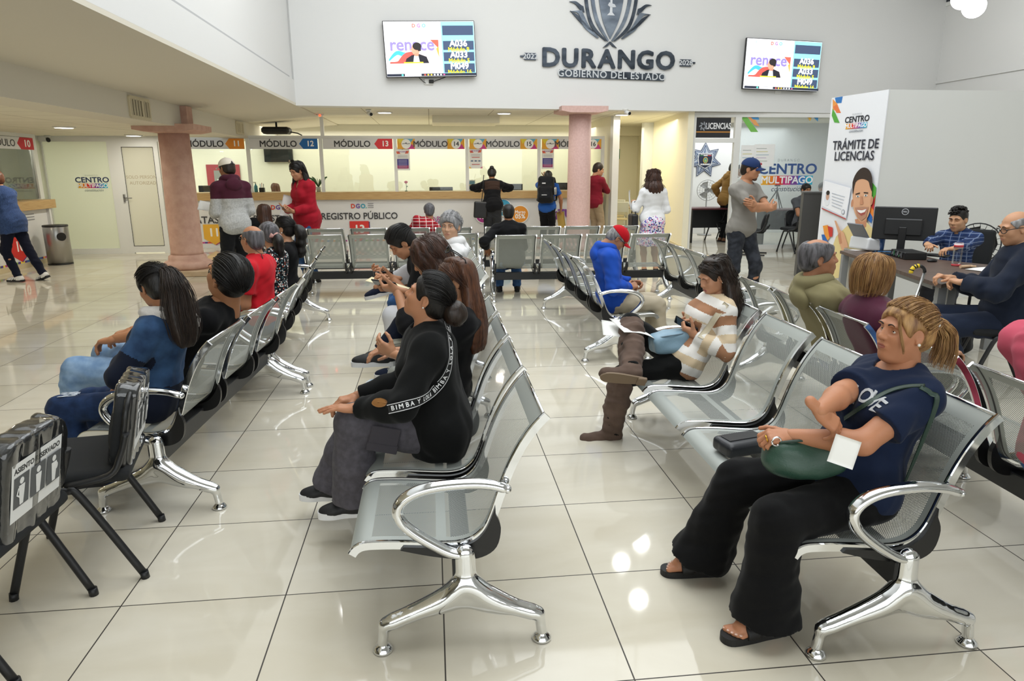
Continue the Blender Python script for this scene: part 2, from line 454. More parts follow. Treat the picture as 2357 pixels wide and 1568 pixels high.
def folds(amp, seed=0, f=28., aniso=None):
    """cloth wrinkles: warped sines"""
    r = np.random.RandomState(seed); K = [nrm(r.randn(3)) for _ in range(5)]; ph = r.rand(5)*6.3
    w = [1, .8, .6, .5, .4]; fr = [f*a for a in (.55, .8, 1.1, 1.5, 2.1)]
    if aniso is not None: K = [nrm(k-np.asarray(aniso)*(k @ np.asarray(aniso))*.85) for k in K]
    def g(X, Y, Z):
        wx = .35*np.sin(X*f*.6+Z*f*.35+ph[0])
        t = 0
        for i in range(5):
            q = X*K[i][0]+Y*K[i][1]+Z*K[i][2]; t = t+w[i]*np.sin(q*fr[i]+ph[i]+wx*2.2)
        return amp*(np.abs(t)**1.2*np.sign(t)*.36-.35)
    return g
# ================================================================ materials of the room
M_white = mat('white_paint', '#e4e4e2', .6, bump=(60, .05))
M_cream = mat('cream_paint', '#e6e0c8', .6)
M_yellow = mat('yellow_paint', '#f1ead0', .6)
M_soffit = mat('soffit_paint', '#dcd6c6', .7, bump=(80, .05))
M_frame = mat('white_aluminium', '#e8e8e4', .35)
M_partition = mat('partition_paint', '#dfe0dd', .55)
M_dark = mat('dark_plastic', '#17181a', .45)
M_black = mat('black_rubber', '#101010', .6)
M_chrome = mat('chrome', '#e4e6e8', .07, metal=1.)
M_steel = mat('brushed_steel', '#a8a8a6', .28, metal=1., bump=(30, .06, (60, 60, 1)))
M_glass = glass('clear_glass', (.95, .98, .95), .9)
M_paper = mat('paper', '#f0efea', .7)

def _floor_mat():
    m = mat('polished_cream_tile', '#d6cfbe', .09, spec=.5); nd, lk, b = nodes_of(m)
    tc = nd.new('ShaderNodeTexCoord'); sp = nd.new('ShaderNodeSeparateXYZ'); lk.new(tc.outputs['Object'], sp.inputs[0])
    def M(op, a, c=None):
        n = nd.new('ShaderNodeMath'); n.operation = op
        for i, x in enumerate((a, c)):
            if x is None: continue
            if isinstance(x, (int, float)): n.inputs[i].default_value = x
            else: lk.new(x, n.inputs[i])
        return n.outputs[0]
    ds = []; cells = []
    for k in (0, 1):
        s = M('DIVIDE', sp.outputs[k], .6); fl = M('FLOOR', s); fr = M('SUBTRACT', s, fl); cells.append(fl)
        ds.append(M('MINIMUM', fr, M('SUBTRACT', 1.0, fr)))
    dmin = M('MINIMUM', ds[0], ds[1]); line = M('LESS_THAN', dmin, .0042)
    cmb = nd.new('ShaderNodeCombineXYZ'); lk.new(cells[0], cmb.inputs[0]); lk.new(cells[1], cmb.inputs[1])
    wn = nd.new('ShaderNodeTexWhiteNoise'); lk.new(cmb.outputs[0], wn.inputs[0])
    n1 = nd.new('ShaderNodeTexNoise'); n1.inputs['Scale'].default_value = 1.6; n1.inputs['Detail'].default_value = 6; n1.inputs['Distortion'].default_value = .6
    mp = nd.new('ShaderNodeMapping'); mp.inputs['Scale'].default_value = (1, 2.6, 1); lk.new(tc.outputs['Object'], mp.inputs[0]); lk.new(mp.outputs[0], n1.inputs['Vector'])
    v = M('ADD', M('MULTIPLY', n1.outputs[0], .7), M('MULTIPLY', wn.outputs[0], .3))
    rp = nd.new('ShaderNodeValToRGB'); rp.color_ramp.elements[0].position = .3; rp.color_ramp.elements[1].position = .7
    rp.color_ramp.elements[0].color = (*lin('#cdc5b1'), 1); rp.color_ramp.elements[1].color = (*lin('#ddd7c7'), 1); lk.new(v, rp.inputs[0])
    mx = nd.new('ShaderNodeMix'); mx.data_type = 'RGBA'; lk.new(line, mx.inputs[0]); lk.new(rp.outputs[0], mx.inputs[6]); mx.inputs[7].default_value = (*lin('#3a352e'), 1)
    lk.new(mx.outputs[2], b.inputs['Base Color'])
    r = M('ADD', M('MULTIPLY', line, .5), .05); lk.new(r, b.inputs['Roughness'])
    return m
M_floor = _floor_mat()
def _panel_ceiling():
    m = mat('ceiling_panels', '#e9e4d2', .7); nd, lk, b = nodes_of(m)
    tc = nd.new('ShaderNodeTexCoord'); br = nd.new('ShaderNodeTexBrick'); lk.new(tc.outputs['Object'], br.inputs['Vector'])
    br.offset = 0; br.inputs['Scale'].default_value = 1; br.inputs['Brick Width'].default_value = 1.2; br.inputs['Row Height'].default_value = .6; br.inputs['Mortar Size'].default_value = .008
    br.inputs['Color1'].default_value = (*lin('#e9e4d2'), 1); br.inputs['Color2'].default_value = (*lin('#e5e0cd'), 1); br.inputs['Mortar'].default_value = (*lin('#a89f86'), 1)
    lk.new(br.outputs[0], b.inputs['Base Color']); return m
M_ceil = _panel_ceiling()

def struct(name, mb, m): o = mb.build(name, m); o['kind'] = 'structure'; return o
WU = nrm(V(1, .09, 0)); WN = nrm(V(.09, -1, 0)); WO = V(-1.0, 10.1, 0)     # the high back wall: direction, normal, corner
def on_wall(px, py, off=0.):
    d = ray(px, py); o = WO + WN*off; t = ((o - CAM) @ WN)/(d @ WN); return CAM + d*t
def on_plane(px, py, o, n):
    d = ray(px, py); t = ((np.asarray(o) - CAM) @ n)/(d @ n); return CAM + d*t

# floor
struct('floor', MB().bb((-9, -7, -.1), (13, 19, 0)), M_floor)
X3, Y3 = V(1, 0, 0), V(0, 1, 0)
# high hall: back wall, left wall, right wall, roof
_e = WO + WU*12.6
_ZB = 2.62
b = MB(); p0, p1 = WO, _e
b.prism([(p0[0], p0[1]), (p1[0], p1[1]), (p1[0], p1[1]+.3), (p0[0]-.4, p0[1]+.3)], (0, 0, _ZB), (1, 0, 0), (0, 1, 0), 4.5)
struct('wall_back', b, M_white)
b = MB(); b.bb((-1.3, -7, 3.02), (-1.03, 10.12, 7.1)); b.bb((-1.3, -7, 2.66), (-1.0, 10.11, 3.02))
struct('wall_left', b, M_white)
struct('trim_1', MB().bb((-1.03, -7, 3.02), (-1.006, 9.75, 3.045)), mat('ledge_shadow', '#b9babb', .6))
struct('wall_right', MB().bb((11.3, -7, 0), (11.6, 12, 7.1)), M_white)
_q = [at_x(2145, 216, 11.3), at_x(2357, 188, 11.3)]
struct('trim_2', MB().prism([(_q[0][1], 3.2), (-7, 3.2), (-7, 3.26), (_q[0][1], 3.26)], (11.3, 0, 0), (0, 1, 0), (0, 0, 1), -.03), M_white)
# dark clerestory window high on the right wall
b = MB(); _a = at_x(2176, 13, 11.29); b.bb((11.27, _a[1]-1.6, _a[2]-.02), (11.31, _a[1]+.02, _a[2]+1.2))
wn_ = struct('window_1', b, M_frame)
b = MB(); b.bb((11.26, _a[1]-1.5, _a[2]+.05), (11.28, _a[1]-.05, _a[2]+1.1)); o = b.build('pane', mat('dark_window', '#30343a', .1), wn_)
b = MB(); b.bb((-1.3, -7, 7.0), (11.6, 11.6, 7.15)); struct('ceiling', b, M_white)
struct('wall_front', MB().bb((-9, -7.2, 0), (13, -7, 7.1)), M_white)
struct('wall_far_left', MB().bb((-8.6, -7, 0), (-8.4, 19, 3.0)), M_cream)

# left aisle: sloping soffit, boxed beam and low panel ceiling
b = MB(); b.prism([(-1.0, 2.62), (-1.0, 2.66), (-2.45, 2.66), (-2.45, 2.50)], (0, 16.5, 0), (1, 0, 0), (0, 0, 1), 23.5)
struct('ceiling_soffit', b, M_soffit)
b = MB(); b.bb((-2.95, -7, 2.2), (-2.45, 16.0, 2.6)); struct('trim_beam', b, M_soffit)
b = MB(); b.bb((-8.5, -7, 2.2), (-2.95, 12.4, 2.3)); struct('ceiling_left', b, M_ceil)
# ceiling between the columns and the counter, over the counter and over the hallway
b = MB(); b.prism([(-2.45, 10.25), (-1.0, 10.25), (11.3, 11.35), (11.3, 18.6), (-2.45, 18.6)], (0, 0, 2.64), X3, Y3, .1); struct('ceiling_back', b, M_ceil)
_q = at_y(995, 268, 12.2)
b = MB(); b.bb((at_y(995, 268, 12.4)[0], 12.4, 2.5), (at_y(1150, 268, 12.4)[0], 13.6, 2.64)); struct('trim_ceiling_box', b, M_cream)
struct('wall_office_back', MB().bb((-8.4, 15.6, 0), (4.8, 15.8, 2.7)), mat('office_wall', '#eeecdc', .6))
# hallway
b = MB(); b.bb((4.99, 12.42, 0), (5.07, 17.4, 2.65)); struct('wall_hall_left', b, M_yellow)
b = MB(); b.bb((4.98, 12.2, 0), (5.12, 12.42, 2.65)); struct('trim_post', b, M_frame)
b = MB(); b.bb((4.9, 16.6, 0), (7.4, 16.8, 2.65)); b.bb((4.95, 16.2, 2.42), (7.2, 16.6, 2.65)); struct('wall_hall_end', b, M_yellow)
b = MB(); b.prism([(6.08, 10.86), (6.2, 10.86), (7.2, 16.8), (6.84, 16.8)], (0, 0, 0), (1, 0, 0), (0, 1, 0), 2.65); struct('wall_hall_right', b, M_yellow)
b = MB(); b.prism([(6.05, 10.84), (6.08, 10.84), (6.84, 16.7), (6.81, 16.7)], (0, 0, 0), (1, 0, 0), (0, 1, 0), .1); struct('baseboard_hall', b, mat('stone_skirting', '#d8cba6', .5))
# licence office behind the glass
struct('wall_license_back', MB().bb((6.3, 14.4, 0), (11.5, 14.6, 2.65)), mat('office_white', '#e9ebec', .6))
struct('wall_license_right', MB().bb((11.3, 10.9, 0), (11.5, 14.6, 2.65)), M_white)

# free-standing white partition behind the desk (its left end carries the printed banner)
P1 = V(6.50, 5.50, 0); P2 = V(6.40, 6.50, 0)
b = MB(); b.prism([(P1[0], P1[1]), (11.3, 5.5), (11.3, 6.5), (P2[0], P2[1])], (0, 0, 0), (1, 0, 0), (0, 1, 0), 2.46)
struct('wall_partition', b, M_partition)

# ---------------------------------------------------------------- stone columns
M_stone = mat('pink_cantera_stone', '#d3ad9b', .75, bump=(90, .25), vary=('#c69d8b', 9))
M_stone2 = mat('pale_pink_paint', '#dcb9b0', .7, bump=(120, .12), vary=('#d3aea5', 30))
def column(x, y, top, capz, label, m, rad=.235, cap=.43, plinth=True, block=True):
    t = thing('stone_column', label, 'column', (x, y, 0))
    b = MB(); b.lathe([(rad*1.02, .3), (rad, .35), (rad*.98, capz*.5), (rad*.92, capz-.02)], n=40); b.build('shaft', m, t)
    b = MB(); b.bb((-.42, -.42, 0), (.42, .42, .085), bev=.01); b.build('plinth', m if not plinth else mat('plinth_stone', '#cdb79a', .6, vary=('#bfa686', 7)), t)
    b = MB(); b.lathe([(.34, .085), (.36, .12), (.36, .17), (.33, .2), (.29, .21), (.28, .24), (.275, .28), (rad*1.02, .305)], n=40); b.build('base', m, t)
    b = MB(); b.lathe([(rad*.92, capz-.02), (.3, capz)], n=40)
    b.prism([(-cap, .02), (cap, .02), (cap, .1), (-cap, .1)], (0, cap, capz), (1, 0, 0), (0, 0, 1), 2*cap)
    b.prism([(-cap*.62, -.01), (cap*.62, -.01), (cap, .02), (-cap, .02)], (0, cap, capz), (1, 0, 0), (0, 0, 1), 2*cap); b.build('capital', m, t)
    if block: b = MB(); b.bb((.06, -.13, capz+.09), (.26, .13, top)); b.build('impost_block', m, t)
    return t
column(-2.62, 8.95, 2.5, 2.13, 'pink stone column beside the frosted glass door, counter module 11 behind it', M_stone)
_c = on_wall(1336, 400); column(_c[0], _c[1]+.12, 2.62, 2.56, 'pale pink column under the white wall, in front of counter module 16', M_stone2, .22, .42, block=False)

# ---------------------------------------------------------------- air vents, downlights, ceiling fittings
def vent(y, z, w, h, label):
    t = thing('air_vent', label, 'vent', (-2.45, y, z))
    b = MB()
    for s in (-1, 1): b.bb((0, s*w/2-.02, -h/2), (.02, s*w/2+.02, h/2)); b.bb((0, -w/2, s*h/2-.02), (.02, w/2, s*h/2+.02))
    b.build('frame', mat('vent_cream', '#cfc4a4', .5), t)
    b = MB(); b.bb((.001, -w/2, -h/2), (.003, w/2, h/2)); b.build('duct_opening', mat('vent_dark', '#6b604a', .8), t)
    for i in range(7):
        yy = -w/2+w*(i+.7)/7.4; b = MB(); b.box((.01, yy, 0), (.012, .018, h/2-.012), Rz(.5 if i != 4 else -.3)); b.build('blade', MATS['vent_cream'], t)
vent(7.3, 2.34, .62, .23, 'cream louvred air vent on the beam, left of the pink stone column')
vent(12.1, 2.36, .5, .2, 'cream air vent on the beam above counter module 11')
M_lamp = mat('lamp_diffuser', '#ffffff', .5, emit='#fffaf0', es=9)
def downlight(x, y, z, label):
    t = thing('downlight', label, 'ceiling light', (x, y, z), group='round recessed downlights')
    b = MB(); b.lathe([(.15, 0), (.15, -.014), (.125, -.02), (.12, 0)], n=28); b.build('trim_ring', M_frame, t)
    b = MB(); b.lathe([(.124, -.018), (.02, -.024)], n=24); b.build('diffuser', M_lamp, t)
for px, py, z, s in ((147, 292, 2.2, 'glowing downlight in the left panel ceiling above counter module 10'), (307, 311, 2.2, 'glowing downlight just above the frosted glass door'),
                     (885, 258, 2.64, 'glowing downlight in the ceiling in front of counter module 13'), (1160, 260, 2.64, 'glowing downlight in the ceiling in front of counter module 15'),
                     (1425, 265, 2.64, 'glowing downlight at the mouth of the yellow hallway')):
    q = at_z(px, py, z); q[1] = min(q[1], 11.9); downlight(q[0], q[1], z, s)
def cam_dome(px, py, z, label, black=False):
    q = at_z(px, py, z); t = thing('security_camera', label, 'camera', (q[0], min(q[1], 11.7), z))
    b = MB(); b.lathe([(.05, 0), (.055, -.02), (.03, -.05)], n=20); b.build('mount', M_frame, t)
    b = MB(); b.tube([V(0, 0, -.06), V(.05, -.09, -.09)], .035, 14); b.build('housing', M_dark if black else M_frame, t)
    b = MB(); b.tube([V(.05, -.09, -.09), V(.054, -.1, -.093)], .028, 14); b.build('lens', M_black, t)
cam_dome(848, 252, 2.64, 'small white security camera on the ceiling above counter module 13')
cam_dome(1440, 250, 2.64, 'small white security camera at the mouth of the yellow hallway')
cam_dome(226, 322, 2.2, 'small black security camera above the frosted glass panel', True)
# smoke detector with a red light
q = at_z(792, 292, 2.62); t = thing('smoke_detector', 'small white ceiling detector with a glowing red light above module 13', 'detector', (q[0], 12.3, 2.64))
b = MB(); b.lathe([(.07, 0), (.07, -.02), (.04, -.045)], n=20); b.build('body', M_frame, t)
b = MB(); b.ell((0, -.06, -.03), (.022,)*3); b.build('indicator_light', mat('red_led', '#ff3010', .4, emit='#ff4020', es=4), t)

# hanging globe lamps of the hall
M_globe = mat('globe_lamp_glow', '#ffffff', .4, emit='#ffffff', es=14)
def globe_lamp(x, y, z, label, r=.13):
    t = thing('globe_lamp', label, 'hanging lamp', (x, y, z), 0, 'globe lamps hanging in the hall')
    b = MB(); b.tube([V(0, 0, r+.06), V(0, 0, 7.0-z)], .012, 8); b.build('rod', M_frame, t)
    b = MB(); b.tube([V(0, 0, r-.02), V(0, 0, r+.08)], .035, 12); b.build('holder', M_frame, t)
    b = MB(); b.ell((0, 0, 0), (r,)*3, n=24); b.build('globe', M_globe, t)
for px, py, dp, s in ((2242, 15, 10.6, 'nearer of the two white globe lamps at the upper right corner'), (2216, -4, 10.9, 'farther of the two white globe lamps at the upper right corner')):
    q = CAM+ray(px, py)*dp; globe_lamp(q[0], q[1], q[2], s, .165)
for px, py, s in ((1430, 1295, 'globe lamp mirrored in the floor left of the woman in navy, upper one'), (1470, 1380, 'globe lamp mirrored in the floor left of the woman in navy, lower one'), (1476, 1250, 'globe lamp mirrored as a crescent above the two floor reflections'),
                  (806, 1402, 'globe lamp mirrored in the floor by the nearest bench foot, upper one'), (836, 1440, 'globe lamp mirrored in the floor by the nearest bench foot, lower one')):
    q = at_z(px, py, -4.4); globe_lamp(q[0], q[1], 4.4, s)
# ================================================================ perforated steel benches
def _perf_mat():
    m = bpy.data.materials.new('perforated_grey_steel'); m.use_nodes = True; nt = m.node_tree; nd = nt.nodes; lk = nt.links
    b = nd['Principled BSDF']; b.inputs['Base Color'].default_value = (*lin('#aab0aa'), 1); b.inputs['Metallic'].default_value = .25; b.inputs['Roughness'].default_value = .42
    uv = nd.new('ShaderNodeUVMap'); sp = nd.new('ShaderNodeSeparateXYZ'); lk.new(uv.outputs[0], sp.inputs[0])
    def M(op, a, c=None, d=None):
        n = nd.new('ShaderNodeMath'); n.operation = op
        for i, x in enumerate((a, c, d)):
            if x is None: continue
            if isinstance(x, (int, float)): n.inputs[i].default_value = x
            else: lk.new(x, n.inputs[i])
        return n.outputs[0]
    u, v = sp.outputs[0], sp.outputs[1]; P = .0078
    # two interleaved square lattices = staggered holes
    def lat(ou, ov):
        a = M('SUBTRACT', M('FRACT', M('ADD', M('DIVIDE', u, P), ou)), .5); c = M('SUBTRACT', M('FRACT', M('ADD', M('DIVIDE', v, P), ov)), .5)
        return M('ADD', M('MULTIPLY', a, a), M('MULTIPLY', c, c))
    d = M('MINIMUM', lat(0, 0), lat(.5, .5)); hole = M('LESS_THAN', d, .25*.25)
    inu = M('LESS_THAN', M('ABSOLUTE', u), .205)
    inv = M('MULTIPLY', M('GREATER_THAN', v, .085), M('LESS_THAN', v, .86))
    solid = M('MULTIPLY', M('GREATER_THAN', v, .30), M('LESS_THAN', v, .335))
    mask = M('MULTIPLY', M('MULTIPLY', hole, M('MULTIPLY', inu, inv)), M('SUBTRACT', 1.0, solid))
    eg = nd.new('ShaderNodeMix'); eg.data_type = 'RGBA'; lk.new(M('GREATER_THAN', M('ABSOLUTE', u), .229), eg.inputs[0]); eg.inputs[6].default_value = (*lin('#a9aea9'), 1); eg.inputs[7].default_value = (*lin('#101112'), 1); lk.new(eg.outputs[2], b.inputs['Base Color'])
    tr = nd.new('ShaderNodeBsdfTransparent'); mx = nd.new('ShaderNodeMixShader'); lk.new(mask, mx.inputs[0]); lk.new(b.outputs[0], mx.inputs[1]); lk.new(tr.outputs[0], mx.inputs[2])
    lk.new(mx.outputs[0], nd['Material Output'].inputs[0]); return m
M_perf = _perf_mat()
M_beam = mat('dark_steel_beam', '#2b2c2d', .4, metal=.3)
M_brk = mat('black_plastic', '#0d0d0e', .35)
_prof0 = [(-.368, .352), (-.352, .372), (-.325, .385), (-.28, .387), (-.19, .382), (-.06, .370), (.0, .371), (.045, .386), (.08, .42), (.105, .475), (.13, .55), (.16, .63), (.2, .71), (.245, .775), (.283, .815)]
PROF = [V(a[0], 0, a[1]) for a in crom([V(x, z) for x, z in _prof0], 4)]
PROF = [V(p[0], 0, p[2]) for p in PROF]
SEATW = .5
def _seat_meshes():
    # panel with real-size UVs (u across, v along the profile)
    b = MB(); L = [0.]
    for i in range(1, len(PROF)): L.append(L[-1]+np.linalg.norm(PROF[i]-PROF[i-1]))
    ys = np.linspace(-SEATW/2+.012, SEATW/2-.012, 9); rows = [[p+V(0, y, 0) for y in ys] for p in PROF]
    b.sheet(rows); b.uv = [(y, l) for l in L for y in ys]
    panel = b.build('seat', [M_perf]); 
    rails = []
    for s in (-1, 1):
        r = MB(); y = s*(SEATW/2-.008)
        T = [nrm(PROF[min(i+1, len(PROF)-1)]-PROF[max(i-1, 0)]) for i in range(len(PROF))]
        N = [V(-t[2], 0, t[0]) for t in T]
        vs = []
        for p, n in zip(PROF, N):
            for dy, dn in ((-.007, -.024), (.007, -.024), (.007, .002), (.0035, .0055), (-.0035, .0055), (-.007, .002)): vs.append(p+V(0, y+dy, 0)+n*dn)
        k = len(PROF); F = [(i*6+q, i*6+(q+1) % 6, (i+1)*6+(q+1) % 6, (i+1)*6+q) for i in range(k-1) for q in range(6)]
        r.add(vs, np.array(F), 0, False); r.f.append((np.array([[5, 4, 3, 2, 1, 0]]), 0, False)); r.f.append((np.array([[(k-1)*6+q for q in range(6)]]), 0, False))
        rails.append(r.build('side_rail', M_chrome))
    # bolt plate rail across the back top
    br = MB(); br.tube([PROF[-1]+V(-.004, -SEATW/2+.01, -.004), PROF[-1]+V(-.004, SEATW/2-.01, -.004)], .006, 8); rails.append(br.build('top_edge', M_chrome))
    brk = []
    for s in (-1, 1):
        r = MB(); top = [p for p in PROF if -.2 < p[0] < .118 and p[2] < .53]
        low = crom([V(.118, .47), V(.135, .42), (.12, .35), (.07, .315), (.0, .312), (-.1, .33), (-.2, .358)], 4)
        poly = [(p[0], p[2]-.012) for p in top]+[(a[0], a[1]) for a in low]
        r.prism(poly, (0, s*(SEATW/2-.004)+.011, 0), (1, 0, 0), (0, 0, 1), .022); brk.append(r.build('bracket', M_brk))
    return panel, rails, brk
_PANEL, _RAILS, _BRKS = _seat_meshes()
def _leg_mesh():
    s = SDF()
    Y = V(0, 1, 0)
    s.cap(V(.012, 0, .345), V(.014, 0, .235), .034, .036, .02, sq=(Y, .75))
    for d in (-1, 1):
        pts = crom([V(.012+d*.012, 0, .235), V(.014+d*.07, 0, .185), V(d*.15, 0, .145), V(d*.262, 0, .1)], 4)
        for i in range(len(pts)-1): s.cap(pts[i], pts[i+1], .026-.008*i/len(pts), .026-.008*(i+1)/len(pts), .03)
        s.cap(V(d*.262, 0, .1), V(d*.272, 0, .03), .019, .018, .012)
    for i in range(6):     # web between the legs
        a = -.09+.036*i; s.cap(V(a, 0, .185-.9*abs(a)**1.4*.9), V(a+.036, 0, .185-.9*abs(a+.036)**1.4*.9), .02, .02, .03, sq=(Y, .6))
    v, f = s.mesh(.0055); b = MB(); b.add(v, f)
    for d in (-1, 1): b.lathe([(.013, .045), (.015, .03), (.024, .02), (.033, .01), (.034, .003), (.03, 0)], (d*.272, 0, 0), 20)
    b.tube([V(.014, -.0, .242), V(.014, .0001, .242)], .037, 16)
    return b.build('leg_frame', M_chrome)
_LEG = _leg_mesh()
def _arm_mesh():
    p = crom([V(.03, 0, .34), V(-.03, 0, .352), V(-.087, 0, .385), V(-.15, 0, .432), V(-.19, 0, .475), V(-.203, 0, .515), V(-.185, 0, .55), V(-.14, 0, .578), V(-.07, 0, .594), V(.03, 0, .598), V(.10, 0, .59), V(.155, 0, .572)], 6)
    k = len(p); r = [.019+.004*math.sin(math.pi*min(1, i/k*1.0)) for i in range(k)]; r[-1] = .012; r[-2] = .017
    b = MB(); b.tube(p, r, 14, up=V(0, 1, 0), flat=(1.12, .82)); b.ell(p[-1], (.014, .02, .014))
    return b.build('armrest', M_chrome)
_ARM = _arm_mesh()
_PROTO = [_PANEL, *_RAILS, *_BRKS, _LEG, _ARM]
BENCHES = {}
def bench(key, label, near, far, n, turn=0., group='perforated grey steel benches'):
    """near, far: floor points under the two leg frames (centre line); sitters face local -x"""
    near = V(*near, 0); far = V(*far, 0); d = far-near; Ln = np.linalg.norm(d); ang = math.atan2(d[1], d[0])-math.pi/2
    t = thing('waiting_bench', label, 'bench', tuple(near), ang+turn, group)
    sgn = 1 if turn == 0 else -1      # turned benches run the other way along local y
    b = MB(); b.bb((-.03, min(0, sgn*Ln)-.0, .237), (.035, max(0, sgn*Ln)+.0, .33), bev=.004); b.build('beam', M_beam, t)
    pitch = Ln/n; sc = min(1., (pitch-.03)/SEATW)
    seats = []
    for i in range(n):
        y = sgn*(i+.5)*pitch
        s = _PANEL.copy(); COL.objects.link(s); s.parent = t; s.location = (0, y, 0); s.scale = (1, sc, 1)
        for o in (*_RAILS, *_BRKS): c = o.copy(); COL.objects.link(c); c.parent = s
        seats.append(near+nrm(d)*(i+.5)*pitch)
    for y in (0., sgn*Ln):
        for o in (_LEG, _ARM): c = o.copy(); COL.objects.link(c); c.parent = t; c.location = (0, y, 0)
    BENCHES[key] = dict(seats=seats, ang=ang+turn, root=t)
    return t
PI = math.pi
bench('r1a', 'three-seat perforated steel bench at left, ponytailed girl at its near end', (-.13, .78), (-.03, 2.55), 3)
bench('r1b', 'perforated steel bench at left with the man in the red polo shirt', (-.03, 2.68), (-.26+.05, 5.05), 4)
bench('r2a', 'nearest perforated steel bench in the middle, under the woman in the black cardigan', (1.264, -.365), (1.264, 1.88), 4)
bench('r2b', 'perforated steel bench beyond the black-cardigan woman, under the man in the black polo', (1.32, 2.72), (1.29, 5.0), 4)
bench('r3', 'perforated steel bench facing right under the old man in the blue hoodie', (2.725, 3.12), (2.735, 5.4), 4, PI)
bench('r4', 'perforated steel bench facing left with two empty seats between two seated women', (2.707, -.56), (2.735, 1.737), 4)
bench('r5a', 'perforated steel bench facing right under the olive hoodie man and the burgundy jacket woman', (3.67, .74), (3.72, 2.42), 3, PI)
bench('r5b', 'perforated steel bench cut off by the right edge, its backs behind the woman in navy', (3.60, -1.62), (3.67, .66), 4, PI)
bench('r5c', 'empty perforated steel bench facing right beyond the woman in the striped sweater', (3.95, 3.15), (3.98, 5.3), 4, PI)
bench('f1l', 'steel bench facing the counter, its empty backs left of the man in the black polo', (-.40, 6.50), (1.80, 6.44), 4)
bench('f1r', 'perforated steel bench facing the counter under the man in the black sweater', (1.93, 6.14), (4.12, 6.08), 4)
bench('f2l', 'far perforated steel bench at the counter under the man in red plaid', (-.5, 7.42), (1.78, 7.38), 4)
bench('f2r', 'far empty perforated steel bench nearest the pale pink column', (1.90, 7.36), (4.08, 7.30), 4)
for o in _PROTO: bpy.data.objects.remove(o)
# ================================================================ flat printed graphics
INK = {}
def ink(c, es=0.):
    k = (c, es)
    if k not in INK: INK[k] = mat(('glow_' if es else 'ink_')+c.strip('#'), c, .55, emit=c if es else None, es=es)
    return INK[k]
class Flat:
    """printed layers on a real surface; (u, v) in metres from o"""
    def __init__(s, o, ux, uy, es=0., step=.0006):
        s.o, s.ux, s.uy = (np.asarray(a, float) for a in (o, ux, uy)); s.n = nrm(np.cross(s.ux, s.uy)); s.b = MB(); s.m = []; s.k = 1; s.es = es; s.step = step
    def mi(s, c):
        m = ink(c, s.es)
        if m not in s.m: s.m.append(m)
        return s.m.index(m)
    def P(s, px, py):
        q = on_plane(px, py, s.o, s.n)-s.o; return (q @ s.ux, q @ s.uy)
    def poly(s, pts, c, lift=True):
        if lift: s.k += 1
        s.b.prism(list(pts), s.o+s.n*s.step*(s.k-1), s.ux, s.uy, s.step*.9, s.mi(c)); return s
    def rect(s, u0, v0, u1, v1, c): return s.poly([(u0, v0), (u1, v0), (u1, v1), (u0, v1)], c)
    def ell(s, u, v, ru, rv, c, n=28, a0=0, a1=2*math.pi, rot=0):
        full = abs(a1-a0) > 6.28
        P = [(ru*math.cos(a0+(a1-a0)*i/n), rv*math.sin(a0+(a1-a0)*i/n)) for i in range(n if full else n+1)]
        return s.poly([(u+x*math.cos(rot)-y*math.sin(rot), v+x*math.sin(rot)+y*math.cos(rot)) for x, y in P], c)
    def ring(s, u, v, r, w, c): s.ell(u, v, r, r, c); return s
    def text(s, t, u, v, size, c, align='CENTER', bold=0., sx=1., shear=0., space=1.):
        s.k += 1; s.b.text(t, s.o+s.ux*u+s.uy*v+s.n*s.step*(s.k-1), s.ux, s.uy, size, s.step*.9, s.mi(c), align, bold, sx, shear, space); return s
    def line(s, pts, w, c):
        pts = [np.array(p, float) for p in pts]; L = []; R = []
        for i, p in enumerate(pts):
            t = nrm(pts[min(i+1, len(pts)-1)]-pts[max(i-1, 0)]); nn = np.array([-t[1], t[0]]); ww = w[i] if not np.isscalar(w) else w
            L.append(tuple(p+nn*ww/2)); R.append(tuple(p-nn*ww/2))
        return s.poly(L+R[::-1], c)
    def build(s, name, parent): return s.b.build(name, s.m, parent)
X_, Y_, Z_ = V(1, 0, 0), V(0, 1, 0), V(0, 0, 1)
def crisp_logo(F, u, v, s, dark='#2c3a5e', sub=True, word='#fdfdfd'):
    """CENTRO / MULTIPAGO / constitución lock-up centred on u, v; s = width"""
    F.text('CENTRO', u, v+s*.1, s*.235, dark, bold=.035, sx=1.12)
    cols = ['#f2b233', '#ef8a2b', '#e2463a', '#c8377f', '#7d4ea0', '#3c7dc4', '#35b1cf']
    for i, c in enumerate(cols): F.rect(u-s*.46+s*.92*i/7, v-s*.155, u-s*.46+s*.92*(i+1)/7+.0005, v-s*.005, c)
    F.text('MULTIPAGO', u, v-s*.08, s*.16, word, bold=.035, sx=1.05)
    if sub: F.text('constitución', u+s*.02, v-s*.225, s*.12, '#55606e', shear=.3)
    F.text('DURANGO', u, v+s*.25, s*.06, '#9aa0a2', space=1.5)

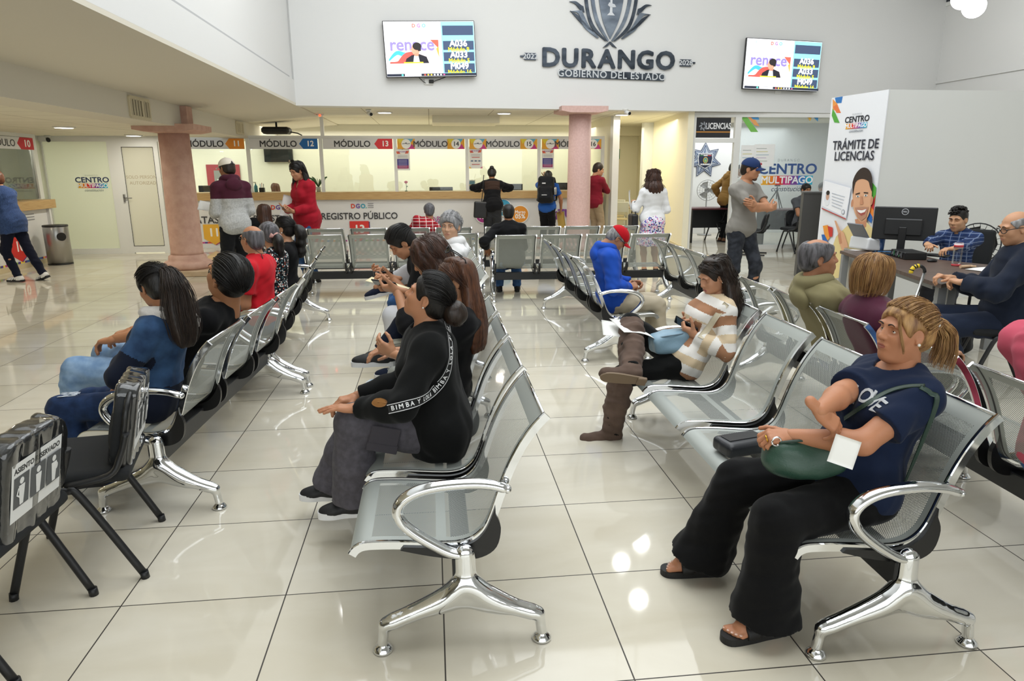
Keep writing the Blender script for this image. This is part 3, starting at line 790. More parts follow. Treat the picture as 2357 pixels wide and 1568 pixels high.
# ================================================================ counter with modules 11 to 16
M_wood = mat('light_oak', '#b8935e', .4, vary=('#c9a873', 5, (1, 1, 14), .3, .7))
CY = 12.6
xs = [-3.9]+[at_y(p, 318, CY)[0] for p in (565, 735, 908, 1075, 1243)]+[at_y(1391, 318, CY)[0]]
ct = thing('service_counter', 'long white service counter with oak top and printed front, modules 11 to 16', 'counter', (xs[0], CY, 0))
ct.location = (0, CY, 0)
b = MB(); b.bb((xs[0], 0, .965), (xs[-1]+.02, .62, 1.12), bev=.004); b.build('worktop', M_wood, ct)
b = MB(); b.bb((xs[0], .08, 0), (xs[-1], .5, .965)); fp = b.build('front_panel', mat('white_print', '#e3e2e1', .5), ct)
F = Flat((0, .08, 0), X_, Z_); F0 = Flat((0, CY+.08, 0), X_, Z_)
r = random.Random(4); cols = ['#d84b3c', '#f0a23c', '#3f79b8', '#7fae4a', '#b5468a', '#efd24c', '#50318c']
x = xs[0]
while x < xs[-1]-.05:
    w = r.uniform(.03, .09); F.k = 1; F.rect(x, .09, min(x+w, xs[-1]), .125, r.choice(cols)); x += w
F.k = 3
def dgo(px, py, s=.17):
    u, v = F0.P(px, py)
    F.text('D', u-s*.6, v, s*.72, '#d8452f', bold=.05); F.text('G', u, v, s*.72, '#6a4aa0', bold=.05); F.text('O', u+s*.62, v, s*.72, '#2f9bb5', bold=.05); F.text('.', u+s*1.0, v, s*.7, '#35b1a0', bold=.05)
    for i in range(3): F.rect(u+s*1.2, v+.05-.04*i, u+s*1.9, v+.063-.04*i, '#8b8b8f')
dgo(483, 480); dgo(640, 478); dgo(824, 475)
u, v = F0.P(492, 507); F.text('CATASTRO', u, v, .20, '#3b3b3f', bold=.02)
u, v = F0.P(628, 503); F.text('REGISTRO', u, v, .17, '#3b3b3f', bold=.02)
u, v = F0.P(828, 498); F.text('REGISTRO PÚBLICO', u, v, .19, '#3b3b3f', bold=.02, sx=.94)
def shield(F, u, v, w, h, c, t, dk):
    F.poly([(u-w/2+.02, v+h/2-.015), (u+w/2+.02, v+h/2-.015), (u+w/2+.02, v-h*.22), (u+.02, v-h/2-.01), (u-w/2+.02, v-h*.22)], dk)
    F.poly([(u-w/2, v+h/2), (u+w/2, v+h/2), (u+w/2, v-h*.2), (u, v-h/2), (u-w/2, v-h*.2)], c); F.text(t, u, v+h*.09, h*.55, '#f5f3ef', bold=.04)
u, v = F0.P(494, 540); shield(F, u, v, .42, .42, '#eab136', '11', '#a63b6a')
u, v = F0.P(640, 538); shield(F, u, v, .42, .42, '#2d6fb4', '12', '#a63b6a')
u, v = F0.P(828, 532); shield(F, u, v, .40, .42, '#d8352f', '13', '#5a2a6a')
u, v = F0.P(1000, 507); F.text('¡AHORRA!', u+.01, v-.012, .215, '#2d1f52', bold=.06, sx=1.0); F.text('¡AHORRA!', u, v, .21, '#f7f4f8', bold=.045); F.text('¡AHORRA!', u, v, .21, '#a0407f', bold=.0)
for px, py, rr, c, a, bb in ((1113, 494, .17, '#b03a8c', 'Febrero', '10%'), (1197, 493, .175, '#e9962f', 'Marzo', '05%'), (1158, 478, .17, '#3f9fc4', 'Enero', '15%')):
    u, v = F0.P(px, py); F.ell(u, v, rr*1.1, rr*1.1, '#f6f5f3'); F.ell(u, v, rr, rr, c); F.text(a, u, v+.045, .09, '#ffffff', bold=.02); F.text(bb, u, v-.05, .13, '#ffffff', bold=.03)
u, v = F0.P(1108, 536); F.text('• Refrendo', u, v, .06, '#6a6a6e')
u, v = F0.P(1170, 545); F.text('• Tenencia', u, v, .06, '#6a6a6e')
u, v = F0.P(1300, 492); F.text('¡TU!', u, v, .24, '#7c3f94', bold=.05)
u, v = F0.P(1293, 472); F.text('¡TU!', u, v+.0, .0, '#7c3f94')
F.build('printed_lettering', fp)

# glazed screen: frame, posts and six panes
gs = thing('glazed_screen', 'white aluminium glazed screen standing on the oak counter top', 'screen', (0, CY+.12, 1.12))
b = MB(); b.bb((xs[0], -.03, 1.07), (xs[-1]+.03, .03, 1.13)); b.build('top_rail', M_frame, gs)
for x in xs: b = MB(); b.bb((x-.034, -.028, 0), (x+.034, .028, 1.07)); b.build('post', M_frame, gs)
q = at_y(741, 290, CY+.12); b = MB(); b.bb((q[0]-.035, -.03, 1.13), (q[0]+.035, .03, 1.5)); b.build('post', M_frame, gs)
for a, c in zip(xs[:-1], xs[1:]): b = MB(); b.bb((a+.034, -.003, .0), (c-.034, .003, 1.07)); b.build('pane', M_glass, gs)
SY = CY+.06
def module_sign(i, num, col):
    a, c = xs[i]+.05, xs[i+1]-.05; w = c-a
    t = thing('module_sign', {11: 'orange tagged sign strip reading MÓDULO 11', 12: 'blue tagged sign strip reading MÓDULO 12', 13: 'red tagged sign strip reading MÓDULO 13', 14: 'festive sign strip reading MÓDULO 14 with round emblems',
              15: 'festive sign strip reading MÓDULO 15, above the woman in sheer black', 16: 'festive sign strip reading MÓDULO 16, half behind the pale pink column'}[num], 'sign', (a, SY, 1.985))
    b = MB(); b.bb((0, 0, 0), (w, .006, .205)); b.build('board', mat('sign_board', '#dcdcdd', .4), t)
    F = Flat((0, -.0005, 0), X_, Z_); h = .205
    if col:
        F.poly([(w-.37, h/2), (w-.29, h), (w, h), (w, 0), (w-.29, 0)], col); F.text(str(num), w-.15, h*.5, .15, '#f7f7f5', bold=.04); F.text('MÓDULO', w*.42, h*.47, .17, '#3a3a3c', bold=.03)
    else:
        for u0 in (0, w-.36):
            F.rect(u0, 0, u0+.36, h, '#e9a832'); F.poly([(u0+.2, 0), (u0+.36, 0), (u0+.3, h*.5)], '#c93b86'); F.poly([(u0+.12, h), (u0+.33, h), (u0+.25, h*.45)], '#69b3cf'); F.poly([(u0, h), (u0+.14, h), (u0+.05, h*.5)], '#e7d23a'); F.ell(u0+.18, h/2, .097, .097, '#f6f5f2')
        F.text(str(num), w-.18, h*.49, .125, '#2e2e32', bold=.03); F.text('MÓDULO', w*.49, h*.47, .165, '#4a4a4d', bold=.03)
        F.line([(.1, h*.5), (.16, h*.55), (.2, h*.5), (.26, h*.54)], .012, '#7a7a80'); F.rect(.165, h*.55, .195, h*.62, '#4a4a50')
    F.build('lettering', t)
for i, (n, c) in enumerate(((11, '#e8912d'), (12, '#1f6cb4'), (13, '#dc2f38'), (14, None), (15, None), (16, None))): module_sign(i, n, c)
def poster(px, py, w, h, label, blue):
    q = at_y(px, py, SY); t = thing('poster', label, 'poster', (q[0], SY+.02, q[2]), group='posters on the counter glass')
    b = MB(); b.bb((-w/2, 0, -h/2), (w/2, .002, h/2)); b.build('sheet', M_paper, t)
    F = Flat((0, -.0004, 0), X_, Z_)
    F.poly([(-w*.45, h*.33), (w*.45, h*.36), (w*.4, h*.24), (-w*.4, h*.22)], '#e0673f'); F.ell(0, h*.31, w*.22, h*.1, '#f5f0ea'); F.text('¡AHORRA!', 0, h*.31, .04, '#7c3f94', bold=.03); F.rect(-w*.05, h*.42, w*.05, h*.46, '#2c2c30')
    for i in range(3): F.rect(-w*.35, h*(.15-.04*i), w*.35, h*(.16-.04*i), '#a9a9ad')
    if blue:
        F.rect(-w*.4, -h*.42, w*.4, 0, '#3d3488'); F.rect(-w*.4, -h*.42, w*.4, -h*.28, '#a43a6c')
        for i in range(6): F.rect(-w*.32, -h*(.05+.06*i), w*.3, -h*(.065+.06*i), '#c9c6e0')
    else:
        F.rect(-w*.3, 0, w*.3, h*.03, '#c9534b'); F.rect(-w*.3, -h*.33, w*.3, -h*.3, '#c9534b')
        for x in (-.28, 0, .28): F.ell(w*x, -h*.15, w*.1, h*.03, '#5a6f8e')
        F.poly([(-w*.5, -h*.5), (-w*.3, -h*.5), (-w*.5, -h*.4)], '#efc03c'); F.poly([(w*.5, -h*.5), (w*.3, -h*.5), (w*.5, -h*.4)], '#d86f8e')
    F.build('print', t)
poster(927, 366, .29, .46, 'poster with a dark blue lower half on the module 14 glass', True)
poster(1095, 363, .28, .44, 'mostly white poster on the module 15 glass', False)
poster(1261, 364, .27, .45, 'poster with a dark blue lower half on the module 16 glass', True)

# things on and behind the counter
def monitor(x, y, z, w, h, rot, label, name='computer_monitor', stick=0, logo=None, lift=.0):
    t = thing(name, label, 'monitor', (x, y, z), rot)
    b = MB(); b.bb((-.02, -w/2, .13), (.02, w/2, .13+h), bev=.008); b.box((-.03, 0, .13+h*.4), (.02, w*.3, h*.25), bev=.01); hs = b.build('housing', mat('monitor_black', '#1d1e20', .45), t)
    b = MB(); b.bb((.0205, -w/2+.012, .145), (.022, w/2-.012, .12+h)); b.build('screen', mat('screen_dark', '#20242a', .15), t)
    b = MB(); b.bb((-.06, -.035, .0), (-.035, .035, .13+h*.4+lift), bev=.005); b.bb((-.12, -.12, 0), (.1, .12, .014), bev=.005); b.build('stand', mat('monitor_stand', '#141416', .4), t)
    if logo or stick:
        F = Flat((-.0208, 0, .13), V(0, -1, 0), Z_)
        if logo: F.ell(0, h*.86, .032, .032, '#b9bcc0'); F.ell(0, h*.86, .026, .026, '#26272a'); F.text('DELL', 0, h*.86, .018, '#c9ccd0', bold=.03)
        for i in range(stick): F.rect(-w*.4+i*.16, h*(.25+.25*(i % 2)), -w*.4+i*.16+.1, h*(.32+.25*(i % 2)), '#d8d8d4')
        F.build('markings', hs)
    return t
def on_counter(px, py, y=CY+.42): return at_y(px, py, y)
for px, py, w, h, s, lab in ((1015, 427, .52, .28, 3, 'black monitor with white stickers behind the module 14 glass'), (1175, 421, .55, .34, 0, 'black monitor behind the module 15 glass, right of the woman in sheer black'),
                       (1290, 422, .5, .36, 0, 'black monitor behind the module 16 glass, beside the pale pink column'), (485, 432, .5, .34, 0, 'dark monitor behind the module 11 glass, left of the man in the cream cap')):
    q = on_counter(px, py, CY+.9); monitor(q[0], CY+.9, .78, w, h, PI/2, lab, stick=s)
for x0, x1, lab in ((xs[0], xs[2], 'cream work desk behind modules 11 and 12'), (xs[2]+.05, xs[-1], 'cream work desk behind modules 13 to 16')):
    t = thing('work_desk', lab, 'desk', (x0, CY+.62, 0))
    b = MB(); b.bb((0, .06, .74), (x1-x0-.1, .8, .78)); b.build('desk_top', M_cream, t)
    b = MB(); b.bb((0, .06, 0), (x1-x0-.1, .1, .74)); b.build('modesty_panel', M_cream, t)
# small plant, rose, frames, bottles behind the glass
q = at_y(733, 430, CY+.4); t = thing('potted_plant', 'small green plant in a white pot behind the module 12 glass', 'plant', (q[0], CY+.4, 1.12))
b = MB(); b.lathe([(.045, 0), (.06, .1), (.055, .1), (.05, .09)], n=18); b.build('pot', M_frame, t)
b = MB(); r = random.Random(2)
for i in range(14):
    a = i*2.4; l = r.uniform(.1, .22); p = [V(0, 0, .09), V(math.cos(a)*l*.4, math.sin(a)*l*.4, .09+l*.7), V(math.cos(a)*l*.9, math.sin(a)*l*.9, .09+l)]
    c = crom(p, 4); w = [.004+.018*math.sin(math.pi*min(.98, k/len(c))) for k in range(len(c))]; b.tube(c, w, 6, flat=(1, .2))
b.build('foliage', mat('plant_green', '#3d6b34', .5), t)
q = at_y(935, 432, CY+.3); t = thing('single_rose', 'pink artificial rose standing on the counter at module 14', 'flower', (q[0], CY+.3, 1.12))
b = MB(); b.tube([V(0, 0, 0), V(.004, 0, .09), V(0, 0, .17)], .006, 8); b.lathe([(.03, 0), (.03, .012), (.006, .016)], n=14); b.tube([V(0, 0, .08), V(.03, 0, .11)], [.004, .012], 6, flat=(1, .3)); b.build('stem', MATS['plant_green'], t)
b = MB(); b.ell((0, 0, .19), (.032, .032, .03)); b.lathe([(.034, .175), (.038, .205), (.03, .21)], n=10); b.build('bloom', mat('rose_pink', '#e0245c', .5), t)
q = at_y(1083, 428, CY+.35); t = thing('desk_calendar', 'small blue picture card standing on the counter at module 15', 'calendar', (q[0]+.03, CY+.35, 1.12))
b = MB(); b.box((0, 0, .115), (.075, .003, .115), Rx(-.15)); b.build('card', M_paper, t)
F = Flat((0, -.02, .0), X_, nrm(V(0, .15, 1))); F.rect(-.06, .03, .06, .1, '#3f86a8'); F.rect(-.06, .1, .06, .13, '#d9b779'); F.rect(-.06, .14, .06, .21, '#7fa6bd'); F.build('picture', t)
q = at_y(590, 445, CY+.4); t = thing('hand_gel_bottle', 'teal pump bottle among the supplies at module 12', 'bottle', (q[0], CY+.4, 1.12))
b = MB(); b.lathe([(.035, 0), (.037, .02), (.037, .12), (.015, .15), (.015, .165)], n=18); b.build('bottle_body', mat('teal_gel', '#4a9db0', .2), t)
b = MB(); b.lathe([(.012, .165), (.012, .19), (.004, .2)], n=12); b.box((-.02, 0, .2), (.03, .008, .008)); b.build('pump', M_frame, t)
t = thing('desk_organizer', 'black desk organizer beside the teal pump bottle at module 12', 'organizer', (q[0]+.12, CY+.42, 1.12))
b = MB(); b.bb((-.05, -.05, 0), (.05, .05, .09)); b.build('cup', M_dark, t)
for i in range(3): b = MB(); b.tube([V(-.03+.03*i, 0, .02), V(-.035+.035*i, .01, .17+.02*(i % 2))], .006, 8); b.build('pen', ink(('#2f6fb0', '#c23a3a', '#2b2b2b')[i]), t)
# wall screen, red framed poster in the office, black box above the screen
q0, q1 = at_y(608, 343, 15.58), at_y(676, 373, 15.58); t = thing('wall_television', 'switched-off black television hanging in the office behind module 12', 'television', ((q0[0]+q1[0])/2, 15.55, (q0[2]+q1[2])/2), 0)
w = q1[0]-q0[0]; h = q0[2]-q1[2]; b = MB(); b.bb((-w/2, -.05, -h/2), (w/2, .03, h/2), bev=.01); b.build('housing', M_dark, t)
b = MB(); b.bb((-w/2+.03, -.053, -h/2+.03), (w/2-.03, -.05, h/2-.03)); b.build('screen', mat('dark_screen', '#252a2c', .12), t)
q0, q1 = at_y(474, 379, 15.58), at_y(556, 436, 15.58); t = thing('framed_board', 'dark red framed notice board on the office wall behind module 11', 'board', (q0[0], 15.58, q1[2]-.1))
w = q1[0]-q0[0]; h = q0[2]-q1[2]+.1; b = MB(); b.bb((0, -.02, 0), (w, .01, h)); b.build('board', mat('board_red', '#a3404a', .5), t)
F = Flat((0, -.021, 0), X_, Z_); F.rect(w*.22, h*.15, w*.78, h*.8, '#8c8f8c'); F.rect(w*.3, h*.35, w*.6, h*.5, '#cfd6d2'); F.rect(w*.3, h*.15, w*.45, h*.33, '#d8dcd4'); F.rect(w*.5, h*.15, w*.6, h*.33, '#c25a55'); F.build('notices', t)
q0 = at_y(637, 302, 13.2); t = thing('ceiling_projector', 'black box shaped projector above module 12 near the ceiling', 'projector', (q0[0], 13.2, 2.3))
b = MB(); b.bb((-.28, -.2, 0), (.28, .2, .14), bev=.04); b.tube([V(.25, 0, .05), V(.42, 0, .02), V(.5, .05, -.02)], .012, 8); b.build('body', M_black, t)
b = MB(); b.tube([V(0, 0, .14), V(0, 0, .34)], .02, 10); b.build('ceiling_mount', M_dark, t)

# ================================================================ left side: counter module 10, frosted partition and door
XL = -5.5
t = thing('service_counter', 'white service counter of module 10 with oak top at the left edge', 'counter', (XL, 8, 0))
ye = at_x(135, 470, XL)[1]-.15
b = MB(); b.bb((-.62, -4, .93), (.03, ye-8, 1.08), bev=.004); b.build('worktop', M_wood, t)
b = MB(); b.bb((-.5, -4, 0), (-.05, ye-8-.2, .93)); b.bb((-.5, ye-8-.2, 0), (.0, ye-8-.14, .93)); fp = b.build('front_panel', MATS['white_print'], t)
F = Flat((-.05, 0, 0), Y_, Z_); F0 = Flat((XL-.05, 8, 0), Y_, Z_)
u, v = F0.P(46, 536); F.text('MÓDULO', u-.25, v, .22, '#3b3b3f', bold=.02); u, v = F0.P(54, 572); shield(F, u-.1, v, .5, .42, '#d8352f', '10', '#50318c')
u, v = F0.P(40, 505); F.text('DGO.', u-.2, v, .12, '#6a4aa0', bold=.04)
for i in range(3): F.rect(u+.1, v+.05-.045*i, u+.5, v+.065-.045*i, '#8b8b8f')
r = random.Random(9); x = -4.
while x < ye-8-.3: w = r.uniform(.05, .12); F.k = 1; F.rect(x, .085, x+w, .12, r.choice(cols)); x += w
F.build('printed_lettering', fp)
b = MB(); b.bb((-.49, -4, 0), (-.04, ye-8-.2, .08)); b.build('plinth', mat('stone_base', '#cfc09c', .5), t)
gs = thing('glazed_screen', 'white framed glazed screen of module 10 at the left edge', 'screen', (XL-.3, 8, 1.08))
yp = at_x(85, 400, XL-.3)[1]
for y in (yp-8-3.6, yp-8-1.8, yp-8): b = MB(); b.bb((-.035, y-.06, 0), (.035, y+.06, 1.06)); b.build('post', M_frame, gs)
b = MB(); b.bb((-.035, -4, 1.06), (.035, yp-8+.06, 1.14)); b.build('top_rail', M_frame, gs)
for y in (yp-8-3.6, yp-8-1.8): b = MB(); b.bb((-.003, y+.06, 0), (.003, y+1.74, 1.06)); b.build('pane', M_glass, gs)
t = thing('module_sign', 'red tagged sign strip reading MÓDULO 10 at the left edge', 'sign', (XL-.25, yp-1.74, 1.93)); b = MB(); b.bb((-.006, 0, 0), (0, 1.68, .2)); b.build('board', MATS['sign_board'], t)
F = Flat((.0005, 0, 0), Y_, Z_); w = 1.68; h = .2
F.poly([(w-.5, h/2), (w-.4, h), (w, h), (w, 0), (w-.4, 0)], '#c92d3a'); F.text('10', w-.2, h*.48, .16, '#f7f7f5', bold=.04, sx=1.3); F.text('MÓDULO', w*.42, h*.47, .16, '#3a3a3c', bold=.012, sx=1.2); F.build('lettering', t)
# frosted partition (structure) and door
FY = 11.9
M_frost = glass('frosted_film_glass', (.93, .96, .9), .55, .05, haze=.72, haze_col=(.86, .88, .76))
M_frostd = glass('frosted_film_door', (.93, .95, .88), .5, .05, haze=.85, haze_col=(.88, .86, .76))
fx = [at_y(128, 450, FY)[0]-.12, at_y(262, 450, FY)[0], at_y(274, 450, FY)[0]+.02, at_y(286, 450, FY)[0], -3.9]
b = MB(); b.bb((fx[0]-.05, FY-.03, 0), (fx[0]+.03, FY+.03, 2.2)); b.bb((fx[1], FY-.03, 0), (fx[2]+.06, FY+.03, 2.2)); b.bb((fx[0], FY-.03, 2.1), (-3.85, FY+.03, 2.2)); b.bb((fx[0], FY-.03, 0), (fx[1], FY+.03, .1)); wd = struct('window_2', b, M_frame)
b = MB(); b.bb((fx[0]+.03, FY-.004, .1), (fx[1], FY+.004, 2.1)); pn = b.build('pane', M_frost, wd)
F = Flat((0, FY-.005, 0), X_, Z_); u, v = F.P(213, 422); crisp_logo(F, u, v, .58); F.build('printed_logo', pn)
# return pane towards module 10
b = MB(); Pa = V(fx[0], FY, 0); Pb = V(XL-.3, yp+.1, 0); dd = nrm(Pb-Pa); nn = V(-dd[1], dd[0], 0)
b.prism([(0, 0), (np.linalg.norm(Pb-Pa), 0), (np.linalg.norm(Pb-Pa), .1), (0, .1)], Pa-nn*.03, dd, Z_, .06); b.prism([(0, 2.1), (np.linalg.norm(Pb-Pa), 2.1), (np.linalg.norm(Pb-Pa), 2.2), (0, 2.2)], Pa-nn*.03, dd, Z_, .06); w3 = struct('window_3', b, M_frame)
b = MB(); b.prism([(0, .1), (np.linalg.norm(Pb-Pa), .1), (np.linalg.norm(Pb-Pa), 2.1), (0, 2.1)], Pa-nn*.004, dd, Z_, .008); b.build('pane', M_frost, w3)
dx0, dx1 = fx[3]-.02, -3.92
b = MB(); b.bb((dx0, FY-.035, .0), (dx0+.09, FY+.02, 2.1)); b.bb((dx1-.09, FY-.035, 0), (dx1, FY+.02, 2.1)); b.bb((dx0, FY-.035, 2.0), (dx1, FY+.02, 2.1)); b.bb((dx0, FY-.035, .02), (dx1, FY+.02, .14)); dr = struct('door_1', b, M_frame)
b = MB(); b.bb((dx0+.09, FY-.012, .14), (dx1-.09, FY-.004, 2.0)); pn = b.build('pane', M_frostd, dr)
b = MB()
for x in (dx0+.088, dx1-.092): b.bb((x, FY-.037, .14), (x+.008, FY-.034, 2.0))
b.bb((dx0+.09, FY-.037, 1.995), (dx1-.09, FY-.034, 2.003)); b.bb((dx0+.09, FY-.037, .138), (dx1-.09, FY-.034, .146)); b.build('gasket', M_black, dr)
F = Flat((0, FY-.013, 0), X_, Z_); u, v = F.P(332, 408); F.text('SOLO PERSONAL', u, v, .085, '#b9ad94', bold=.01); F.text('AUTORIZADO', u, v-.11, .085, '#b9ad94', bold=.01); F.build('printed_notice', pn)
b = MB(); b.bb((dx0+.02, FY-.06, .98), (dx0+.05, FY-.035, 1.13)); b.tube([V(dx0+.035, FY-.07, 1.06), V(dx0+.18, FY-.07, 1.06)], .011, 10); b.build('door_handle', M_steel, dr)
# stainless bin beside module 10
q = at_z(126, 611); t = thing('swing_bin', 'tall stainless steel bin with a round opening beside counter module 10', 'bin', (q[0]+.02, q[1]+.17, 0))
b = MB(); b.lathe([(.19, 0), (.19, .64), (.185, .65)], n=36); b.build('body', M_steel, t)
b = MB(); b.lathe([(.192, .0), (.192, .02)], n=36); b.lathe([(.188, .64), (.195, .65), (.19, .672), (.15, .675)], n=36); b.build('rim', M_dark, t)
b = MB(); Rb = frame(nrm(V(.75, -.66, 0)), Z_); 
for i in range(1): b.lathe([(.075, .178), (.07, .192)], (0, 0, .48), 24, 0, Rb @ Ry(PI/2))
b.build('opening', M_black, t)
# ================================================================ televisions on the high wall
def on_wall_frame(px, py, off): q = on_wall(px, py, off); return q
def television(p00, p10, p11, p01, label):
    c = [on_wall(*p, .09) for p in (p00, p10, p11, p01)]; m = sum(c)/4; w = (np.linalg.norm(c[1]-c[0])+np.linalg.norm(c[2]-c[3]))/2; h = (np.linalg.norm(c[3]-c[0])+np.linalg.norm(c[2]-c[1]))/2
    ux0 = nrm((c[1]-c[0])+(c[2]-c[3])); up = nrm(np.cross(nrm(np.cross(ux0, Z_)), ux0)); up = nrm(nrm((c[0]-c[3])+(c[1]-c[2]))*0+up)
    N = nrm(np.cross(ux0, up)); t = thing('wall_television', label, 'television', tuple(m))
    R = np.stack([ux0, up, N], 1)
    b = MB(); b.box(-N*.02, (w/2, h/2, .025), R, bev=.008); b.box(-N*.06, (w*.3, h*.3, .03), R, bev=.01); b.build('housing', M_dark, t)
    b = MB(); b.box(-N*.09-up*.02, (.2, .12, .018), R); b.build('wall_bracket', M_dark, t)
    F = Flat(-ux0*w/2-up*h/2+N*.006, ux0, up, es=.92, step=.0012)
    U = lambda x: x*w
    F.rect(.012, .012, w-.012, h-.012, '#f6f8fb')
    F.rect(w*.62, h*.04, w*.99, h*.98, '#8fe0ee'); F.rect(w*.60, h*.04, w*.625, h*.97, '#ffffff')
    for v0, v1 in ((.74, .91), (.48, .64), (.28, .44), (.075, .235)): F.rect(w*.64, h*v0, w*.98, h*v1, '#3b4a66')
    for v, a, bb in ((.60, 'A036', 'Módulo 9'), (.40, 'A033', 'Módulo 5'), (.195, 'M049', 'Módulo 16')):
        F.text(a, w*.81, h*(v-.01), h*.155, '#fffdf4', bold=.05); F.text(bb, w*.81, h*(v-.115), h*.105, '#e6dc2a', bold=.04)
    F.text('D', w*.33, h*.905, h*.085, '#e0523a', bold=.04); F.text('G', w*.385, h*.905, h*.085, '#a05ab0', bold=.04); F.text('O', w*.44, h*.905, h*.085, '#4fb0c8', bold=.04); F.ell(w*.12, h*.92, w*.012, h*.03, '#b9d4e6')
    F.rect(w*.04, h*.11, w*.59, h*.66, '#fbe9e6'); F.rect(w*.04, h*.42, w*.5, h*.68, '#f4f2fb'); F.poly([(w*.5, h*.66), (w*.59, h*.66), (w*.59, h*.5)], '#e8604e'); F.poly([(w*.56, h*.5), (w*.59, h*.55), (w*.59, h*.34)], '#f0a548')
    F.text('renace', w*.3, h*.57, h*.31, '#8d80c2', bold=.03); F.text('2025', w*.48, h*.435, h*.08, '#eeb5ad', bold=.02)
    a = crom([(w*.04, h*.3, 0), (w*.13, h*.43, 0), (w*.22, h*.4, 0), (w*.32, h*.45, 0)], 6); F.line([(q[0], q[1]) for q in a], [.02+.05*math.sin(math.pi*i/len(a)) for i in range(len(a))], '#45b3d8')
    a = crom([(w*.05, h*.26, 0), (w*.15, h*.24, 0), (w*.24, h*.38, 0), (w*.36, h*.42, 0)], 6); F.line([(q[0], q[1]) for q in a], [.02+.09*math.sin(math.pi*i/len(a)) for i in range(len(a))], '#e2574e')
    a = crom([(w*.06, h*.22, 0), (w*.17, h*.2, 0), (w*.25, h*.24, 0)], 5); F.line([(q[0], q[1]) for q in a], .018, '#7d56a6')
    F.poly([(w*.21, h*.245), (w*.23, h*.33), (w*.29, h*.39), (w*.37, h*.41), (w*.45, h*.36), (w*.475, h*.245)], '#1b1a24')
    F.poly([(w*.30, h*.245), (w*.315, h*.38), (w*.36, h*.4), (w*.375, h*.245)], '#dbe4f2'); F.ell(w*.335, h*.49, w*.045, h*.105, '#d99a7f'); F.poly([(w*.31, h*.42), (w*.37, h*.42), (w*.36, h*.37), (w*.325, h*.37)], '#cf8d73')
    F.ell(w*.352, h*.545, w*.047, h*.068, '#241f20'); F.rect(w*.36, h*.46, w*.393, h*.54, '#241f20'); F.ell(w*.288, h*.485, w*.012, h*.016, '#d99a7f')
    F.rect(w*.20, h*.245, w*.41, h*.268, '#e4d834'); F.rect(w*.04, h*.12, w*.59, h*.24, '#fdfdff'); F.rect(w*.04, h*.11, w*.57, h*.13, '#c8ccd6')
    F.rect(.012, .012, w-.012, h*.06, '#252a3a'); F.rect(w*.2, h*.018, w*.38, h*.055, '#eef2f6'); F.ell(w*.175, h*.036, w*.012, h*.018, '#62d0c0')
    for i, c_ in enumerate(('#e05a4a', '#f0c040', '#f0c040', '#e8e8ea', '#e8e8ea', '#e8e8ea', '#d05a90')): F.ell(w*(.42+.035*i), h*.036, w*.01, h*.015, c_)
    F.build('screen_picture', t)
    return t, m, ux0, up, w, h
tv, m, ux0, up, w, h = television((883, 47), (1095, 48), (1094, 175), (886, 180), 'lit wall television with ticket numbers, left of the metal crest')
t = thing('power_outlet', 'white wall outlet with a black plug under the left television', 'outlet', tuple(on_wall(987, 188, .005)))
b = MB(); b.box((0, 0, 0), (.075, .02, .05), frame(WU, Z_) , bev=.004); b.build('plate', M_frame, t)
b = MB(); b.box(tuple(-WN*-.025+WU*.04), (.04, .025, .028), frame(WU, Z_), bev=.006); b.build('plug', M_black, t)
b = MB(); o_ = on_wall(987, 188, .005)
b.tube(crom([WN*.03+WU*.07, WN*.03+WU*.16+Z_*.03, on_wall(1040, 172, .03)-o_], 6), .006, 6); b.tube(crom([WN*.02-WU*.05-Z_*.03, WN*.02-WU*.1, on_wall(964, 178, .03)-o_], 6), .005, 6); b.build('cable', M_black, t)
tv, m, ux0, up, w, h = television((1722, 86), (1897, 97), (1877, 211), (1705, 205), 'lit wall television with ticket numbers, at right above the licence office')
t = thing('power_outlet', 'small white wall outlet half under the right television', 'outlet', tuple(on_wall(1790, 211, .005)))
b = MB(); b.box((0, 0, 0), (.06, .02, .04), frame(WU, Z_), bev=.004); b.build('plate', M_frame, t)

# ================================================================ government crest and lettering on the high wall
M_letter = mat('dark_brushed_metal', '#3c434d', .38, metal=.75, vary=('#59616c', 3, (1, 1, 3)))
M_letter2 = mat('bluish_brushed_metal', '#67707d', .35, metal=.75, vary=('#8d98a6', 3, (1, 1, 2)))
def wallsign(name, label, cat): return thing(name, label, cat, tuple(WO+WN*.002))
class WF:                                              # pixels on the wall -> local metres of a wall sign
    def uv(s, px, py): q = on_wall(px, py, .002)-WO; return (q @ WU, q[2])
W = WF()
def wtext(t, txt, px0, px1, py, hpx, m, bold, depth=.035, base=.0, name='letter', fit=True):
    u0, v0 = W.uv(px0, py[0]); u1, v1 = W.uv(px1, py[1]); hh = abs(W.uv(px0, py[0]-hpx/2)[1]-W.uv(px0, py[0]+hpx/2)[1])
    ux = nrm(WU*(u1-u0)+Z_*(v1-v0)*.5); n = len(txt); size = hh/.70
    wid = []
    for ch in txt: b = MB(); b.text(ch, (0, 0, 0), X_, Z_, 1., .1, bold=bold); q = np.concatenate(b.v) if b.v else np.zeros((1, 3)); wid.append(q[:, 0].max()-q[:, 0].min() if ch != ' ' else .25)
    tot = sum(wid); gap = .1; L = math.hypot(u1-u0, v1-v0); sx = L/((tot+gap*(n-1))*size); a = 0
    for ch, wd in zip(txt, wid):
        c = a+wd/2; pos = (u0+(ux @ WU)*c*size*sx, (v0+v1)/2+(ux[2])*(c*size*sx-L/2))
        if ch != ' ':
            b = MB(); b.text(ch, WU*pos[0]+Z_*pos[1]+WN*base, WU, Z_, size, depth, bold=bold, sx=sx); b.build(name, m, t)
        a += wd+gap
t = wallsign('wall_lettering', 'large dark metal DURANGO lettering with date plates on the high white wall', 'lettering')
t.location = tuple(WO+WN*.002)
